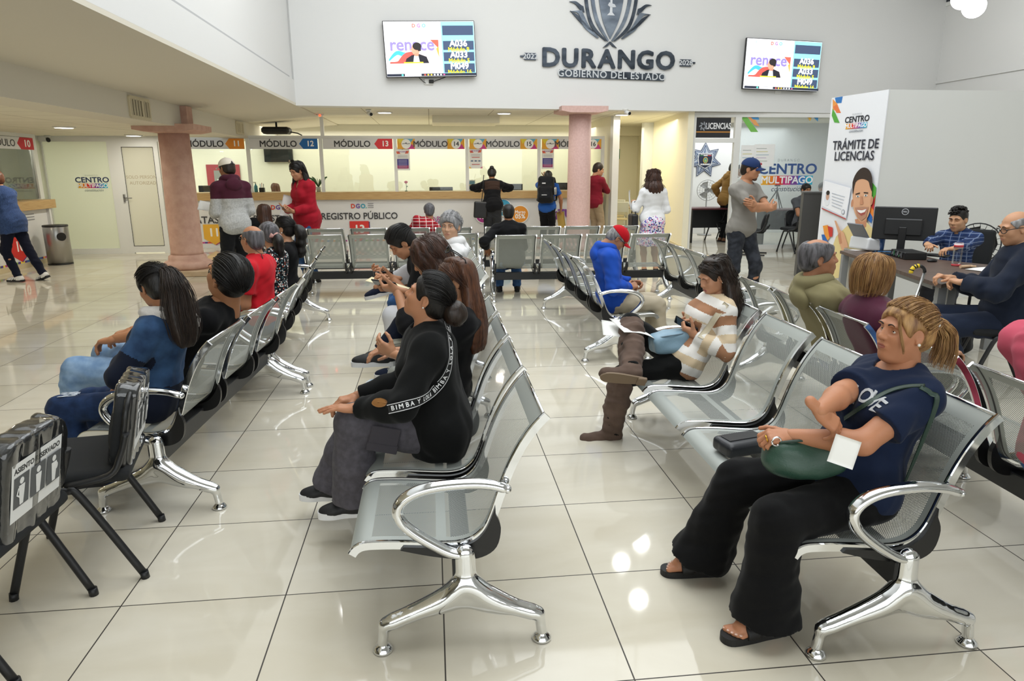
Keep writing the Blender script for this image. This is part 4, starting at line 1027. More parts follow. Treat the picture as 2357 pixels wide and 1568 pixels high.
wtext(t, 'DURANGO', 1247, 1552, (134, 143), 42, M_letter, .045)
def plate(t, x0, y0, x1, y1, txt, size, name='plate'):
    a = W.uv(x0, y0); c = W.uv(x1, y1); b = MB(); u0, u1, v0, v1 = a[0], c[0], c[1], a[1]
    b.prism([(u0, v0), (u1, v0), (u1, v1), (u0, v1)], WN*.0, WU, Z_, .028); p = b.build(name, M_letter, t)
    F = Flat(WN*.029, WU, Z_); F.text(txt, (u0+u1)/2, (v0+v1)/2, size, '#d3d6d9', bold=.03, sx=1.15 if len(txt) < 6 else 1., space=1.0 if len(txt) < 6 else 1.22); F.build('cut_lettering', p)
plate(t, 1207, 122, 1233, 139, '2022', .12); plate(t, 1565, 137, 1589, 154, '2028', .12)
for x0, x1, y in ((1197, 1207, 130), (1589, 1599, 145)):
    a = W.uv(x0, y-2); c = W.uv(x1, y+2); b = MB(); b.prism([(a[0], c[1]), (c[0], c[1]), (c[0], a[1]), (a[0], a[1])], WN*.0, WU, Z_, .025); b.build('dash', M_letter, t)
a = W.uv(1287, 160); c = W.uv(1527, 170); e = W.uv(1527, 187); d = W.uv(1287, 178)
b = MB(); b.prism([d, e, c, a], WN*.0, WU, Z_, .028); p = b.build('plate', M_letter, t)
F = Flat(WN*.029+WU*(a[0]+c[0])/2+Z_*(a[1]+c[1]+d[1]+e[1])/4, nrm(WU*(c[0]-a[0])+Z_*(c[1]-a[1])), Z_); F.text('GOBIERNO DEL ESTADO', 0, 0, .165, '#cfd3d6', bold=.02, space=1.1, sx=1.03); F.build('motto', p)
t = wallsign('wall_crest', 'metal shield crest with a tree and leafy flanks above the DURANGO lettering', 'crest')
CXu, CVb = W.uv(1403, 105)
S = W.uv(1503, 60)[0]-CXu; S /= 100.                    # metres per photo pixel on the wall
def cpt(x, y): return (CXu+x*S, CVb-(y-105)*S)
def cstrip(pts_l, pts_r, m, name, depth=.03):
    b = MB(); P = [cpt(*p) for p in pts_l]+[cpt(*p) for p in pts_r[::-1]]; b.prism(P, WN*.0, WU, Z_, depth); b.build(name, m, t)
def curve2(pts): return [(q[0], q[1]) for q in crom([(x, y, 0) for x, y in pts], 6)]
# central shield and the nested strips either side of it (the top of the crest is above the picture)
cstrip(curve2([(-29, -30), (-28, 10), (-18, 55), (0, 92)]), curve2([(29, -30), (28, 10), (18, 55), (0, 92)]), M_letter2, 'shield')
F = Flat(WN*.031, WU, Z_)
for poly in ([(-3, 40), (3, 40), (2, 0), (-2, 0)], [(-9, 44), (9, 44), (3, 38), (-3, 38)]): F.poly([cpt(*p) for p in poly], '#d9dce0')
for ex, ey, er in ((-9, -4, 8), (9, -4, 8), (0, -12, 11), (-15, -14, 7), (15, -14, 7), (0, -28, 10)): u, v = cpt(ex, ey); F.ell(u, v, er*S, er*S*.8, '#d3d7dc')
F.poly([cpt(-8, 24), cpt(-5, 18), cpt(8, 22), cpt(11, 27), cpt(5, 28), cpt(-4, 27)], '#cfd3d8'); F.build('tree_relief', t)
for s in (-1, 1):
    X = lambda pts: [(s*x, y) for x, y in pts]
    cstrip(curve2(X([(39, -30), (38, 15), (27, 55), (3, 95)])), curve2(X([(47, -30), (46, 15), (33, 60), (6, 97)])), M_letter2, 'shield_strip')
    cstrip(curve2(X([(54, -30), (53, 18), (40, 62), (8, 96)])), curve2(X([(61, -30), (60, 18), (45, 68), (12, 96)])), M_letter, 'shield_strip')
    cstrip(curve2(X([(66, 36), (60, 48), (48, 68), (26, 90)])), curve2(X([(93, 39), (74, 43), (60, 70), (30, 91)])), M_letter2, 'leaf')
    cstrip(curve2(X([(63, 28), (68, 26), (80, 19), (94, 20)])), curve2(X([(60, 40), (70, 35), (82, 24), (94, 20)])), M_letter, 'leaf')
    cstrip(curve2(X([(40, 76), (58, 62), (72, 48), (92, 38)])), curve2(X([(38, 80), (60, 68), (78, 52), (92, 38)])), M_letter, 'leaf')
    cstrip(X([(1, 97), (6, 101), (16, 110)]), X([(-2, 99), (6, 107), (16, 110)]), M_letter, 'stem')

# ================================================================ licence office front: door frame, sign, printed glass
OY = 10.95
ox = [at_y(1590, 400, OY)[0], at_y(1690, 400, OY)[0], 11.3]
ZT = 2.6
b = MB(); b.bb((ox[0]-.06, OY-.04, 0), (ox[0]+.04, OY+.04, ZT)); b.bb((ox[1]-.06, OY-.04, 0), (ox[1]+.06, OY+.04, ZT)); b.bb((ox[0], OY-.04, 2.53), (ox[2], OY+.04, ZT)); b.bb((ox[0], OY-.04, 2.06), (ox[1], OY+.04, 2.14)); b.bb((ox[1], OY-.04, 0), (ox[2], OY+.04, .08))
dr = struct('door_2', b, M_frame)
b = MB(); b.bb((ox[1]+.06, OY-.004, .08), (ox[2], OY+.004, 2.53)); wn = b.build('pane', glass('office_glass', (.93, .96, .96), .7, haze=.16, haze_col=(.75, .8, .82)), dr)
F = Flat((0, OY-.006, 0), X_, Z_)
u, v = F.P(1812, 404); crisp_logo(F, u, v, 1.16, '#3d5a92')
def px(*pts): return [F.P(*p) for p in pts]
F.poly(px((1702, 265), (1716, 265), (1745, 304), (1728, 304)), '#7cc05a'); F.poly(px((1717, 265), (1738, 276), (1748, 291), (1736, 288)), '#eda664'); F.poly(px((1722, 265), (1745, 267), (1747, 276), (1733, 275)), '#4d98cf')
F.poly(px((1858, 270), (1868, 270), (1864, 279)), '#e0b040'); F.poly(px((1872, 270), (1883, 270), (1882, 280)), '#3c86bb')
F.build('printed_logo', wn)
t = thing('licence_sign', 'black LICENCIAS sign with an orange line above the office doorway', 'sign', (ox[0]+.05, OY, 2.14))
b = MB(); w = ox[1]-ox[0]-.2; b.bb((0, -.02, .01), (w, .0, .38)); b.build('board', mat('sign_black', '#2b2c30', .3), t)
F = Flat((0, -.021, 0), X_, Z_); F.text('LICENCIAS', w*.64, .22, .155, '#e9e9ea', bold=.035, sx=.68); F.rect(0, .105, w, .125, '#c98a3a')
for i in range(7):
    a = i*2*PI/7+.3; F.ell(w*.2+.055*math.cos(a), .22+.055*math.sin(a), .036, .014, '#8f949a', rot=a+.6)
F.build('lettering', t)
# star emblem on the back wall of the office
q = at_y(1622, 369, 14.38); t = thing('star_emblem', 'seven-pointed police star emblem on the white office wall, seen through the doorway', 'emblem', (q[0], 14.38, q[2]))
def star(R, r, n=7, a0=PI/2): return [((R if i % 2 == 0 else r)*math.cos(a0+i*PI/n), (R if i % 2 == 0 else r)*math.sin(a0+i*PI/n)) for i in range(2*n)]
F = Flat((0, 0, 0), X_, Z_, step=.003); F.poly(star(.43, .25), '#2b3a5c'); F.poly(star(.40, .225), '#c3cad4'); F.poly(star(.37, .21), '#3a4c70'); F.poly(star(.33, .19), '#aab4c2')
for i in range(7):
    a = PI/2+i*2*PI/7; F.poly([(.34*math.cos(a), .34*math.sin(a)), (.16*math.cos(a+.25), .16*math.sin(a+.25)), (.12*math.cos(a), .12*math.sin(a))], '#54668a')
F.poly([(-.17, .17), (.17, .17), (.19, .05), (.16, -.12), (0, -.2), (-.16, -.12), (-.19, .05)], '#e1e4e8'); F.poly([(-.155, .155), (.155, .155), (.172, .05), (.145, -.11), (0, -.185), (-.145, -.11), (-.172, .05)], '#18233f')
F.rect(-.14, .1, -.05, .12, '#2f7a4b'); F.rect(-.05, .1, .05, .12, '#e8e8e8'); F.rect(.05, .1, .14, .12, '#c0303a'); F.ell(0, 0, .06, .075, '#c8a63c'); F.ell(0, 0, .045, .058, '#3f7f8e'); F.ell(0, -.01, .025, .03, '#8fae4a')
F.text('POLICÍA MUNICIPAL', 0, .135, .03, '#e8e8ea', bold=.03); F.text('DURANGO', 0, -.1, .05, '#f0f0f2', bold=.05); F.build('emblem_plate', t)
for i, (px_, py_, w_, h_, s_) in enumerate(((1722, 365, .34, .5, 'left of the two white notices inside the office window'), (1757, 358, .42, .42, 'right of the two white notices inside the office window'))):
    q = at_y(px_, py_, OY+.02); t = thing('notice_sheet', s_, 'notice', (q[0], OY-.012-.004*i, q[2])); b = MB(); b.bb((-w_/2, 0, -h_/2), (w_/2, .002, h_/2)); b.build('sheet', mat('bright_paper', '#f6f6f4', .6), t)
    F = Flat((0, -.0005, 0), X_, Z_)
    for k in range(5): F.rect(-w_*.4, h_*(.3-.14*k), w_*(.1+.06*(k % 3)), h_*(.31-.14*k)+.004, ('#9aa4a0', '#d9cf6a', '#8fb3c9', '#c4a5c9', '#a9b7a0')[k])
    F.build('print', t)

# ================================================================ printed banner on the end of the partition
bu = nrm(P1-P2); bn = nrm(np.cross(bu, Z_)); bl = np.linalg.norm(P1-P2)
t = thing('printed_banner', 'tall white TRÁMITE DE LICENCIAS banner with a smiling man, left end of the partition', 'banner', tuple(P2+bn*.004))
b = MB(); b.prism([(0, .01), (bl+.01, .01), (bl+.01, 2.46), (0, 2.46)], (0, 0, 0), bu, Z_, .012); b.build('sheet', mat('banner_white', '#eceef2', .45), t)
F = Flat(bn*.0125, bu, Z_); F0 = Flat(P2+bn*.016, bu, Z_)
def Q(*pts): return [F0.P(*p) for p in pts]
F.poly(Q((1922, 225), (1940, 222), (1937, 237), (1925, 238)), '#3277bd'); F.poly(Q((1917, 228), (1927, 238), (1935, 260), (1917, 252)), '#ea9a4a'); F.poly(Q((1918, 246), (1927, 240), (1936, 260), (1926, 260)), '#e57a45'); F.poly(Q((1917, 250), (1924, 262), (1933, 283), (1921, 282), (1915, 266)), '#55a83f')
u, v = F0.P(1972, 283); crisp_logo(F, u, v, .42, '#22262f')
u, v = F0.P(1969, 334); F.text('TRÁMITE DE', u, v, .155, '#262a38', bold=.02, sx=.98); u, v = F0.P(1966, 360); F.text('LICENCIAS', u, v, .155, '#262a38', bold=.02, sx=.98)
# colour arrows behind the man
F.poly(Q((2008, 418), (2019, 432), (2016, 470), (2006, 480)), '#55a83f'); F.poly(Q((2012, 460), (2018, 448), (2013, 485), (2003, 488)), '#cc3a3f'); F.poly(Q((2004, 470), (2013, 485), (2012, 505), (2003, 500)), '#ea8a3a'); F.poly(Q((2000, 482), (2011, 500), (2008, 514), (1998, 505)), '#2b68b4')
F.poly(Q((1896, 520), (1908, 518), (1912, 548), (1903, 558)), '#ee9c3d'); F.poly(Q((1907, 520), (1919, 524), (1918, 545), (1911, 545)), '#cd3b33'); F.poly(Q((1893, 540), (1900, 540), (1909, 558), (1896, 556)), '#2b68b4')
F.poly(Q((1890, 586), (1900, 600), (1916, 668), (1900, 668)), '#d9534a'); F.poly(Q((1888, 600), (1894, 604), (1898, 650), (1886, 640)), '#ee9c3d')
# licence card
F.poly(Q((1900, 414), (1962, 432), (1950, 506), (1894, 478)), '#d5dae4'); F.poly(Q((1901, 416), (1961, 433), (1949, 500), (1895, 474)), '#f3f4f8'); F.poly(Q((1894, 478), (1950, 503), (1950, 506), (1894, 481)), '#b5524f')
F.poly(Q((1902, 442), (1914, 446), (1912, 468), (1900, 464)), '#dfe3ec'); u, v = F0.P(1908, 452); F.ell(u, v, .034, .05, '#caa08a'); F.ell(u, v+.045, .036, .03, '#2c2623'); F.ell(u, v-.085, .045, .035, '#e8eaee')
for i in range(5): F.poly(Q((1918, 444+i*7), (1948-2*i, 453+i*7), (1948-2*i, 454.5+i*7), (1918, 445.5+i*7)), '#b9bfcb')
u, v = F0.P(1944, 488); F.ell(u, v, .03, .03, '#8a909c'); F.ell(u, v, .022, .022, '#e6e9ef')
# the man
sk, sk2 = '#dba884', '#c78d6b'
F.poly(Q((1914, 640), (1918, 575), (1928, 545), (1958, 516), (2000, 512), (2016, 530), (2014, 640)), '#e3cf92')
F.poly(Q((1972, 505), (2000, 500), (1998, 522), (1986, 530), (1974, 520)), sk2)
u0, v0 = F0.P(1989, 462)
fp_ = [F0.P(*p) for p in ((1968, 425), (1967, 460), (1970, 485), (1978, 503), (1987, 511), (1998, 505), (2006, 488), (2010, 462), (2011, 428), (2005, 412), (1980, 410))]
F.poly([(q[0], q[1]) for q in crom([V(*q, 0) for q in fp_], 4, True)], sk)
for p in ((1966, 468), (2011, 462)): u, v = F0.P(*p); F.ell(u, v, .022, .05, sk2)
F.poly([(q[0], q[1]) for q in crom([V(*F0.P(*p), 0) for p in ((1968, 448), (1967, 420), (1976, 398), (1990, 386), (2004, 390), (2012, 408), (2012, 440), (2007, 430), (2003, 417), (1988, 412), (1974, 420))], 3, True)], '#33261f')
for p, q_ in (((1974, 446), (1984, 443)), ((1993, 442), (2003, 443))): F.poly(Q(p, q_, (q_[0], q_[1]+3), (p[0], p[1]+3)), '#3a2a22')
for p in ((1979.5, 452), (1998, 450)): u, v = F0.P(*p); F.ell(u, v, .028, .013, '#f2ece8'); F.ell(u, v, .011, .012, '#3a4a4c')
F.poly(Q((1986, 452), (1990, 452), (1992, 470), (1984, 471)), sk2)
F.poly(Q((1973, 478), (1990, 476), (2004, 477), (1999, 500), (1988, 508), (1978, 498)), '#b98a70')
F.poly(Q((1977, 482), (1990, 483), (2001, 480), (1996, 493), (1988, 497), (1981, 491)), '#a8544c'); F.poly(Q((1978, 483), (1990, 484), (2000, 481), (1996, 488), (1987, 491), (1981, 488)), '#f6f3f0')
F.poly(Q((1926, 508), (1930, 508), (1940, 530), (1948, 536), (1956, 560), (1962, 590), (1948, 590), (1938, 560), (1934, 535)), sk); F.poly(Q((1934, 540), (1940, 534), (1944, 560), (1938, 562)), sk2)
F.build('print', t)
# ================================================================ people: skeleton, body, clothes, hair
Y3 = V(0, 1, 0)
def ik(a, t, l1, l2, pole):
    """two-bone chain from a to t; returns (mid joint, end joint)"""
    a, t = np.asarray(a, float), np.asarray(t, float); d = t-a; L = np.linalg.norm(d); u = d/max(L, 1e-6)
    L = min(L, (l1+l2)*.999); x = (l1*l1-l2*l2+L*L)/(2*L); y = math.sqrt(max(l1*l1-x*x, 0)); p = np.asarray(pole, float); p = p-u*(p @ u); p = nrm(p)
    return a+u*x+p*y, a+u*L
def _head_sdf(male, eyes, fat=0.):
    s = SDF()
    s.ell((-.012, 0, .032), (.094, .076, .083), k=.0)
    s.ell((.028, 0, -.03), (.066, .060+.006*fat, .078), k=.03)
    jw = .050 if male else .044; jw += .008*fat
    s.ell((.035, 0, -.068), (.052, jw, .038), k=.03)
    s.ell((.068, 0, -.094), (.020, .022 if male else .018, .018), k=.025)           # chin
    for d in (-1, 1):
        s.ell((.060, d*.036, -.020), (.026, .024+.004*fat, .026), k=.025)            # cheek
        s.ell((.078, d*.030, .030), (.016, .026, .010), k=.018)                       # brow
        s.ell((.089, d*.032, .008), (.018, .020, .013), k=.014, op='s')               # eye socket
        s.ell((.0655, d*.0315, .0085), (.0155, .0155, .0135), k=.003)                 # lid bulge
        if eyes == 'open': s.ell((.083, d*.0325, .0055), (.0085, .0125, .0036), k=.003, op='s')
        elif eyes == 'down': s.ell((.083, d*.0325, -.0005), (.006, .012, .0015), k=.002, op='s')
        s.ell((-.006, d*.076, -.002), (.017, .007, .030), Rz(-d*.35) @ Rx(d*.12), k=.008)   # ear
        s.ell((-.001, d*.083, .004), (.009, .005, .017), Rz(-d*.35), k=.004, op='s')
        s.ell((-.004, d*.075, -.027), (.010, .006, .009), k=.006)
    s.cap((.084, 0, .020), (.102, 0, -.018), .008, .0115, k=.012)                      # nose
    s.ell((.101, 0, -.021), (.012, .012, .010), k=.008)
    for d in (-1, 1):
        s.ell((.093, d*.0125, -.024), (.011, .008, .0085), k=.006); s.ell((.099, d*.0065, -.033), (.006, .004, .004), k=.003, op='s')
    s.ell((.082, 0, -.055), (.016, .026, .018), k=.015)                               # muzzle
    s.ell((.0940, 0, -.0520), (.0048, .024, .0046), k=.007); s.ell((.0925, 0, -.0620), (.0055, .020, .0052), k=.007)
    s.ell((.100, 0, -.0572), (.0045, .022, .0010), k=.003, op='s')
    s.cap((-.018, 0, -.055), (-.040, 0, -.175), .049+.006*fat+(.007 if male else 0), .052+.006*fat+(.007 if male else 0), k=.035)
    if fat > .5: s.ell((.035, 0, -.105), (.045, .045, .022), k=.03)
    return s
_HEADS = {}
def head_parts(male, eyes, h, fat=0.):
    k = (male, eyes, h, fat)
    if k not in _HEADS:
        v, f = _head_sdf(male, eyes, fat).mesh(h); c = v[f].mean(1); x, y, z = c[:, 0], np.abs(c[:, 1]), c[:, 2]
        m = np.zeros(len(f), int)
        lip = (x > .084) & (y < .023*np.sqrt(np.clip(1-((z+.057)/.0105)**2, 0, 1))) & (np.abs(z+.057) < .0105); m[lip] = 1
        bw = MB()
        for d in (1, -1):
            pts = []
            for yy, zz in ((.013, .029), (.022, .0335), (.032, .0360), (.041, .0345), (.049, .0285)):
                q = v[(np.abs(v[:, 1]-d*yy) < .0055) & (np.abs(v[:, 2]-zz) < .0055) & (v[:, 0] > .04)]; pts.append(V(q[:, 0].max()+.0004, d*yy, zz))
            bw.tube(crom(pts, 3), [.0024, .0042, .0044, .0044, .0040, .0036, .0032, .0030, .0026, .0024, .002, .0016, .0010], 6, up=(1, 0, 0), flat=(.5, 1.15 if male else .8))
        _HEADS[k] = (np.concatenate([v]+bw.v), f, m, [(q+len(v), 2, True) for q, _, _ in bw.f])
    return _HEADS[k]
# hands: local +x to the fingertips, palm facing -z, thumb on the +y side (right hand = mirrored)
_HANDS = {}
CURLS = dict(relax=((25, 30, 20), (30, 35, 22), (34, 38, 24), (38, 40, 25), (20, 25), 30), flat=((6, 8, 5), (5, 8, 5), (6, 8, 5), (8, 10, 6), (8, 10), 38),
             grip=((62, 75, 40), (66, 78, 42), (70, 80, 42), (74, 82, 42), (30, 40), 20), hold=((40, 55, 35), (48, 60, 35), (55, 62, 35), (60, 65, 35), (12, 20), 28),
             phone=((50, 62, 30), (52, 64, 32), (54, 66, 32), (58, 68, 34), (5, 15), 45), fist=((80, 92, 55), (82, 92, 55), (84, 92, 55), (86, 92, 55), (40, 45), 10), pinch=((45, 45, 20), (60, 60, 30), (66, 66, 35), (70, 70, 35), (20, 25), 15))
def hand_parts(curl, h):
    if (curl, h) in _HANDS: return _HANDS[(curl, h)]
    C = CURLS[curl]; s = SDF()
    s.ell((.012, 0, -.002), (.030, .027, .018), k=.0)
    for y0 in (-.026, -.009, .009, .026): s.cap((.018, y0*.75, -.003), (.086-abs(y0-.004)*.18, y0, -.001), .0135, .0118, k=.012)
    s.ell((.045, .022, -.010), (.034, .016, .013), k=.014); s.ell((.04, -.024, -.008), (.034, .011, .012), k=.012)
    fl = ((.043, .026, .021), (.048, .030, .022), (.044, .028, .021), (.034, .021, .019))
    tips = []
    for i, y0 in enumerate((.029, .010, -.0095, -.0275)):
        p = V(.087-abs(y0-.004)*.22, y0, .0); a = 0; dy = (.05, .015, -.03, -.09)[i]; r = (.0098, .0100, .0094, .0082)[i]
        for j in range(3):
            a += D(C[i][j]); L = fl[i][j]; q = p+L*V(math.cos(a), dy, -math.sin(a)); s.cap(p, q, r*(1-.06*j), r*(1-.06*(j+1)), k=.004 if j else .007); p = q
        tips.append(p)
    p = V(.022, .030, -.010); ang = D(C[5]+18); a = 0
    dirs = V(math.cos(ang), math.sin(ang), -.25)
    q = p+.040*nrm(dirs); s.cap(p, q, .0150, .0118, k=.014)
    for j, L in enumerate((.034, .027)):
        ang -= D(C[4][j]); dirs = V(math.cos(ang), math.sin(ang), -.30-.12*j); p = q; q = p+L*nrm(dirs); s.cap(p, q, .0112-.001*j, .0100-.0012*j, k=.005)
    s.cap((-.05, 0, 0), (.012, 0, -.002), .0245, .0255, k=.018, sq=(V(0, 0, 1), .78))
    v, f = s.mesh(h); _HANDS[(curl, h)] = (v, f); return v, f

def skin_mat(tone):
    n = 'skin_'+tone.strip('#')
    m = mat(n, tone, .5, spec=.35, bump=(260, .06), sub=.12); return m
def darker(h, f): h = h.lstrip('#'); return '#'+''.join('%02x' % max(0, min(255, int(int(h[i:i+2], 16)*f))) for i in (0, 2, 4))
def mixc(a, b, t): a = a.lstrip('#'); b = b.lstrip('#'); return '#'+''.join('%02x' % int(int(a[i:i+2], 16)*(1-t)+int(b[i:i+2], 16)*t) for i in (0, 2, 4))
M_eyewhite = mat('eye_white', '#e6e0da', .25); M_iris = mat('iris_brown', '#1e120b', .15)

class Fig:
    pass
SIT = dict(hip=(0, 0, .485), pp=-.12, cp=-.02, knee=(.43, .11), foot=(.46, .12))
def skeleton(P):
    s = P.get('h', 1.66)/1.70; K = Fig(); K.s = s; K.w = P.get('w', 1.); K.fat = P.get('fat', 0.); K.fem = P.get('fem', False); K.sit = P.get('sit', False); K.bench = P.get('bench', False)
    K.hip = V(*P.get('hip', (0, 0, .485) if K.sit else (0, 0, .905*s)))
    K.Rp = Rz(P.get('py', 0)) @ Ry(P.get('pp', -.15 if K.sit else 0)) @ Rx(P.get('pr', 0)); K.Rc = Rz(P.get('cy', 0)) @ Ry(P.get('cp', 0)) @ Rx(P.get('cr', 0))
    K.Rh = Rz(P.get('hy', 0)) @ Ry(P.get('hp', 0)) @ Rx(P.get('hr', 0))
    K.waist = K.hip+K.Rp @ V(0, 0, .18*s); K.neck = K.waist+K.Rc @ V(0, 0, .345*s); K.chest = K.waist+K.Rc @ V(.0, 0, .19*s)
    sw = (.150 if K.fem else .172)*s*(1+.5*(K.w-1)); K.sh = {d: K.neck+K.Rc @ V(P.get('shf', .0), d*sw, (-.066+P.get('shr', 0))*s) for d in (1, -1)}
    nd = nrm(K.Rc @ V(.25, 0, 1)+K.Rh @ V(0, 0, 1)*.8); K.hc = K.neck+nd*.075*s+K.Rh @ V(.022, 0, .092)*s; K.nd = nd
    K.hj = {d: K.hip+K.Rp @ V(0, d*.085*s*(1+.4*(K.w-1)), -.01) for d in (1, -1)}
    K.kn, K.an, K.fd, K.el, K.wr, K.hd, K.hn, K.curl = {}, {}, {}, {}, {}, {}, {}, {}
    for d, c in ((1, 'L'), (-1, 'R')):
        lg = P.get('leg'+c, P.get('leg', {})); tgt = lg.get('a', (.47, .12, .085) if K.sit else (.0, .09, .085)); tgt = V(*tgt)
        if d < 0 and 'leg'+c not in P: tgt = tgt*V(1, -1, 1)
        pole = V(*lg.get('pole', (1, 0, 1) if K.sit else (1, 0, 0)))
        if d < 0 and 'leg'+c not in P: pole = pole*V(1, -1, 1)
        K.kn[d], K.an[d] = ik(K.hj[d], tgt, .43*s, .415*s, pole); fd = lg.get('dir', (1, .15, 0)); fd = V(*fd)
        if d < 0 and 'leg'+c not in P: fd = fd*V(1, -1, 1)
        K.fd[d] = nrm(fd)
        ar = P.get('arm'+c, P.get('arm', {})); t = ar.get('t'); 
        if t is None: t = K.hip+V(.0, d*.27*s, .06) if not K.sit else V(.36, d*.12, .64)
        else: t = V(*t)*(V(1, -1, 1) if (d < 0 and 'arm'+c not in P) else 1)
        pole = V(*ar.get('pole', (-.6, .28, -.75)))*(V(1, d, 1) if 'arm'+c not in P or 'pole' not in ar else 1)
        K.el[d], K.wr[d] = ik(K.sh[d], t, .295*s, .255*s, pole)
        fa = nrm(K.wr[d]-K.el[d]); hd = ar.get('dir'); K.hd[d] = nrm(V(*hd)) if hd else fa
        pal = ar.get('pal', (0, 0, -1)); K.hn[d] = V(*pal); K.curl[d] = ar.get('curl', 'relax')
    return K
def torso(S, K, g, k=.05, bust=True, low=True, hipg=None):
    s, w, fa = K.s, K.w, K.fat; Rc, Rp = K.Rc, K.Rp; hg = g if hipg is None else hipg
    S.ell(K.chest+Rc @ V(.005, 0, .0)*s, V(.108*(1+.3*(w-1)+.12*fa)*s+g, .150*w*s+g, .185*s+g), Rc, k=k)
    S.ell(K.chest+Rc @ V(-.01, 0, .085)*s, V(.09*s+g, .148*w*s+g, .085*s+g), Rc, k=k)
    for d in (1, -1):
        S.cap(K.neck+Rc @ V(-.012, d*.035, -.018)*s, K.sh[d]+Rc @ V(-.008, 0, .006)*s, .042*s+g*.8, .040*s+g*.7, k=.04)
        if bust and K.fem: S.ell(K.chest+Rc @ V(.085+.02*fa, d*.072*w, -.015)*s, V(.052*(1+.35*fa)*s+g, .064*w*s+g, .062*s+g), Rc, k=.04)
    S.ell(K.waist+Rc @ V(.012+.03*fa, 0, -.01)*s, V((.098+.055*fa)*s+g, (.130 if K.fem else .138)*w*(1+.14*fa)*s+g, .14*s+g), (Rc+Rp)/2 if False else Rc, k=k)
    if low:
        S.ell(K.hip+Rp @ V(.0+.012*fa, 0, .045)*s, V((.112+.035*fa)*s+hg, (.170 if K.fem else .160)*w*(1+.06*fa)*s+hg, .12*s+hg), Rp, k=k)
        for d in (1, -1): S.ell(K.hip+Rp @ V(-.035, d*.075, -.005)*s, V(.080*s+g, .085*w*s+g, .085*s+g), Rp, k=k)
def press(S, K, e=0.):
    """the bench flattens what leans and sits on it"""
    if K.bench: S.plane((-.098+e*.9, 0, .47+e*.4), (-.886, 0, -.464), k=.012); 
def limb_r(K): w = 1+.6*(K.w-1)+.22*K.fat; return w
def build_body(K, P, root, h, hh):
    """the whole body as one mesh: torso, limbs, head with face, hands with fingers, feet"""
    s = K.s; lw = limb_r(K); S = SDF(); torso(S, K, 0.)
    S.cap(K.neck-K.nd*.03*s, K.hc-K.Rh @ V(.02, 0, .06)*s, (.056 if not K.fem else .049)*s*(1+.12*K.fat), (.053 if not K.fem else .046)*s*(1+.12*K.fat), k=.045)
    for d in (1, -1):
        S.ell(K.sh[d], V(.047, .047, .05)*s*lw, k=.03)
        S.cap(K.sh[d], K.el[d], .047*s*lw, .037*s*lw, k=.03); m = K.el[d]*.7+K.wr[d]*.3
        S.cap(K.el[d], m, .037*s*lw, .038*s*lw, k=.02); S.cap(m, K.wr[d], .037*s*lw, .0265*s*lw**.5, k=.02)
        S.cap(K.hj[d], K.kn[d], .082*s*lw, .053*s*lw, k=.04); m = K.kn[d]*.68+K.an[d]*.32; sd = nrm(K.kn[d]-K.hj[d]) if False else V(0, 0, 0)
        S.cap(K.kn[d], m, .051*s*lw, .053*s*lw, k=.03); S.cap(m, K.an[d], .050*s*lw, .036*s, k=.03)
        S.cap(K.an[d], K.an[d]+K.fd[d]*.04*s-nrm(K.kn[d]-K.an[d])*.03, .033, .026, k=.03)
    press(S, K, .012); v, f = S.mesh(h)
    b = MB(); sk = skin_mat(P.get('skin', '#b98560')); b.add(v, f)
    v, f, m, bf = head_parts(not K.fem, P.get('eyes', 'open'), hh, 1. if K.fat > .6 else 0.)
    T = K.Rh*(s*P.get('hs', 1.)); b.f.append((f+b.n, m, True)); b.f += [(q+b.n, mi, sm) for q, mi, sm in bf if len(q)]; b.v.append(v @ T.T+K.hc); b.n += len(v)
    if P.get('eyes', 'open') == 'open':
        for d in (1, -1):
            e = MB(); g = nrm(V(*P.get('gaze', (1, 0, 0)))); c = V(.0655, d*.0315, .0085)
            th = np.linspace(0, math.pi, 11); R = frame(g, Z_)
            e.lathe([(.0145*math.sin(a), .0145*math.cos(a)) for a in th[1:-1]], n=16, m=3, R=R @ Ry(PI/2))
            fs = []
            for ff, mm, sm in e.f:
                cc = e.v[0][ff].mean(1); fs.append((ff, np.where((cc @ g) > .0128, 4, 3), sm))
            b.join(Fig_join(e, fs), np.vstack([np.column_stack([T, K.hc+T @ c]), [0, 0, 0, 1]]))
    for d in (1, -1):
        hv, hf = hand_parts(K.curl[d], P.get('hand_res', .0035 if hh < .0045 else .005)); x = K.hd[d]; R = frame(x, -K.hn[d]); hv = hv*V(1, d*-1 if False else 1, 1)
        # left hand (d=1) with palm down has its thumb towards -y: mirror for the left
        if d == 1: hv = hv*V(1, -1, 1); hf = hf[:, ::-1]
        b.add((hv*s*P.get('hands', 1.0)) @ R.T+K.wr[d], hf)
    lips = mat('lips_'+P.get('skin', '#b98560').strip('#')+P.get('lips', ''), P.get('lips') or mixc(P.get('skin', '#b98560'), '#9c4f48', .38), .4); brow = mat('brow_'+P.get('brow', '#2a1d16').strip('#'), P.get('brow', '#2a1d16'), .7)
    o = b.build('body', [sk, lips, brow, M_eyewhite, M_iris], root); return o
def Fig_join(e, fs): e.f = fs; return e

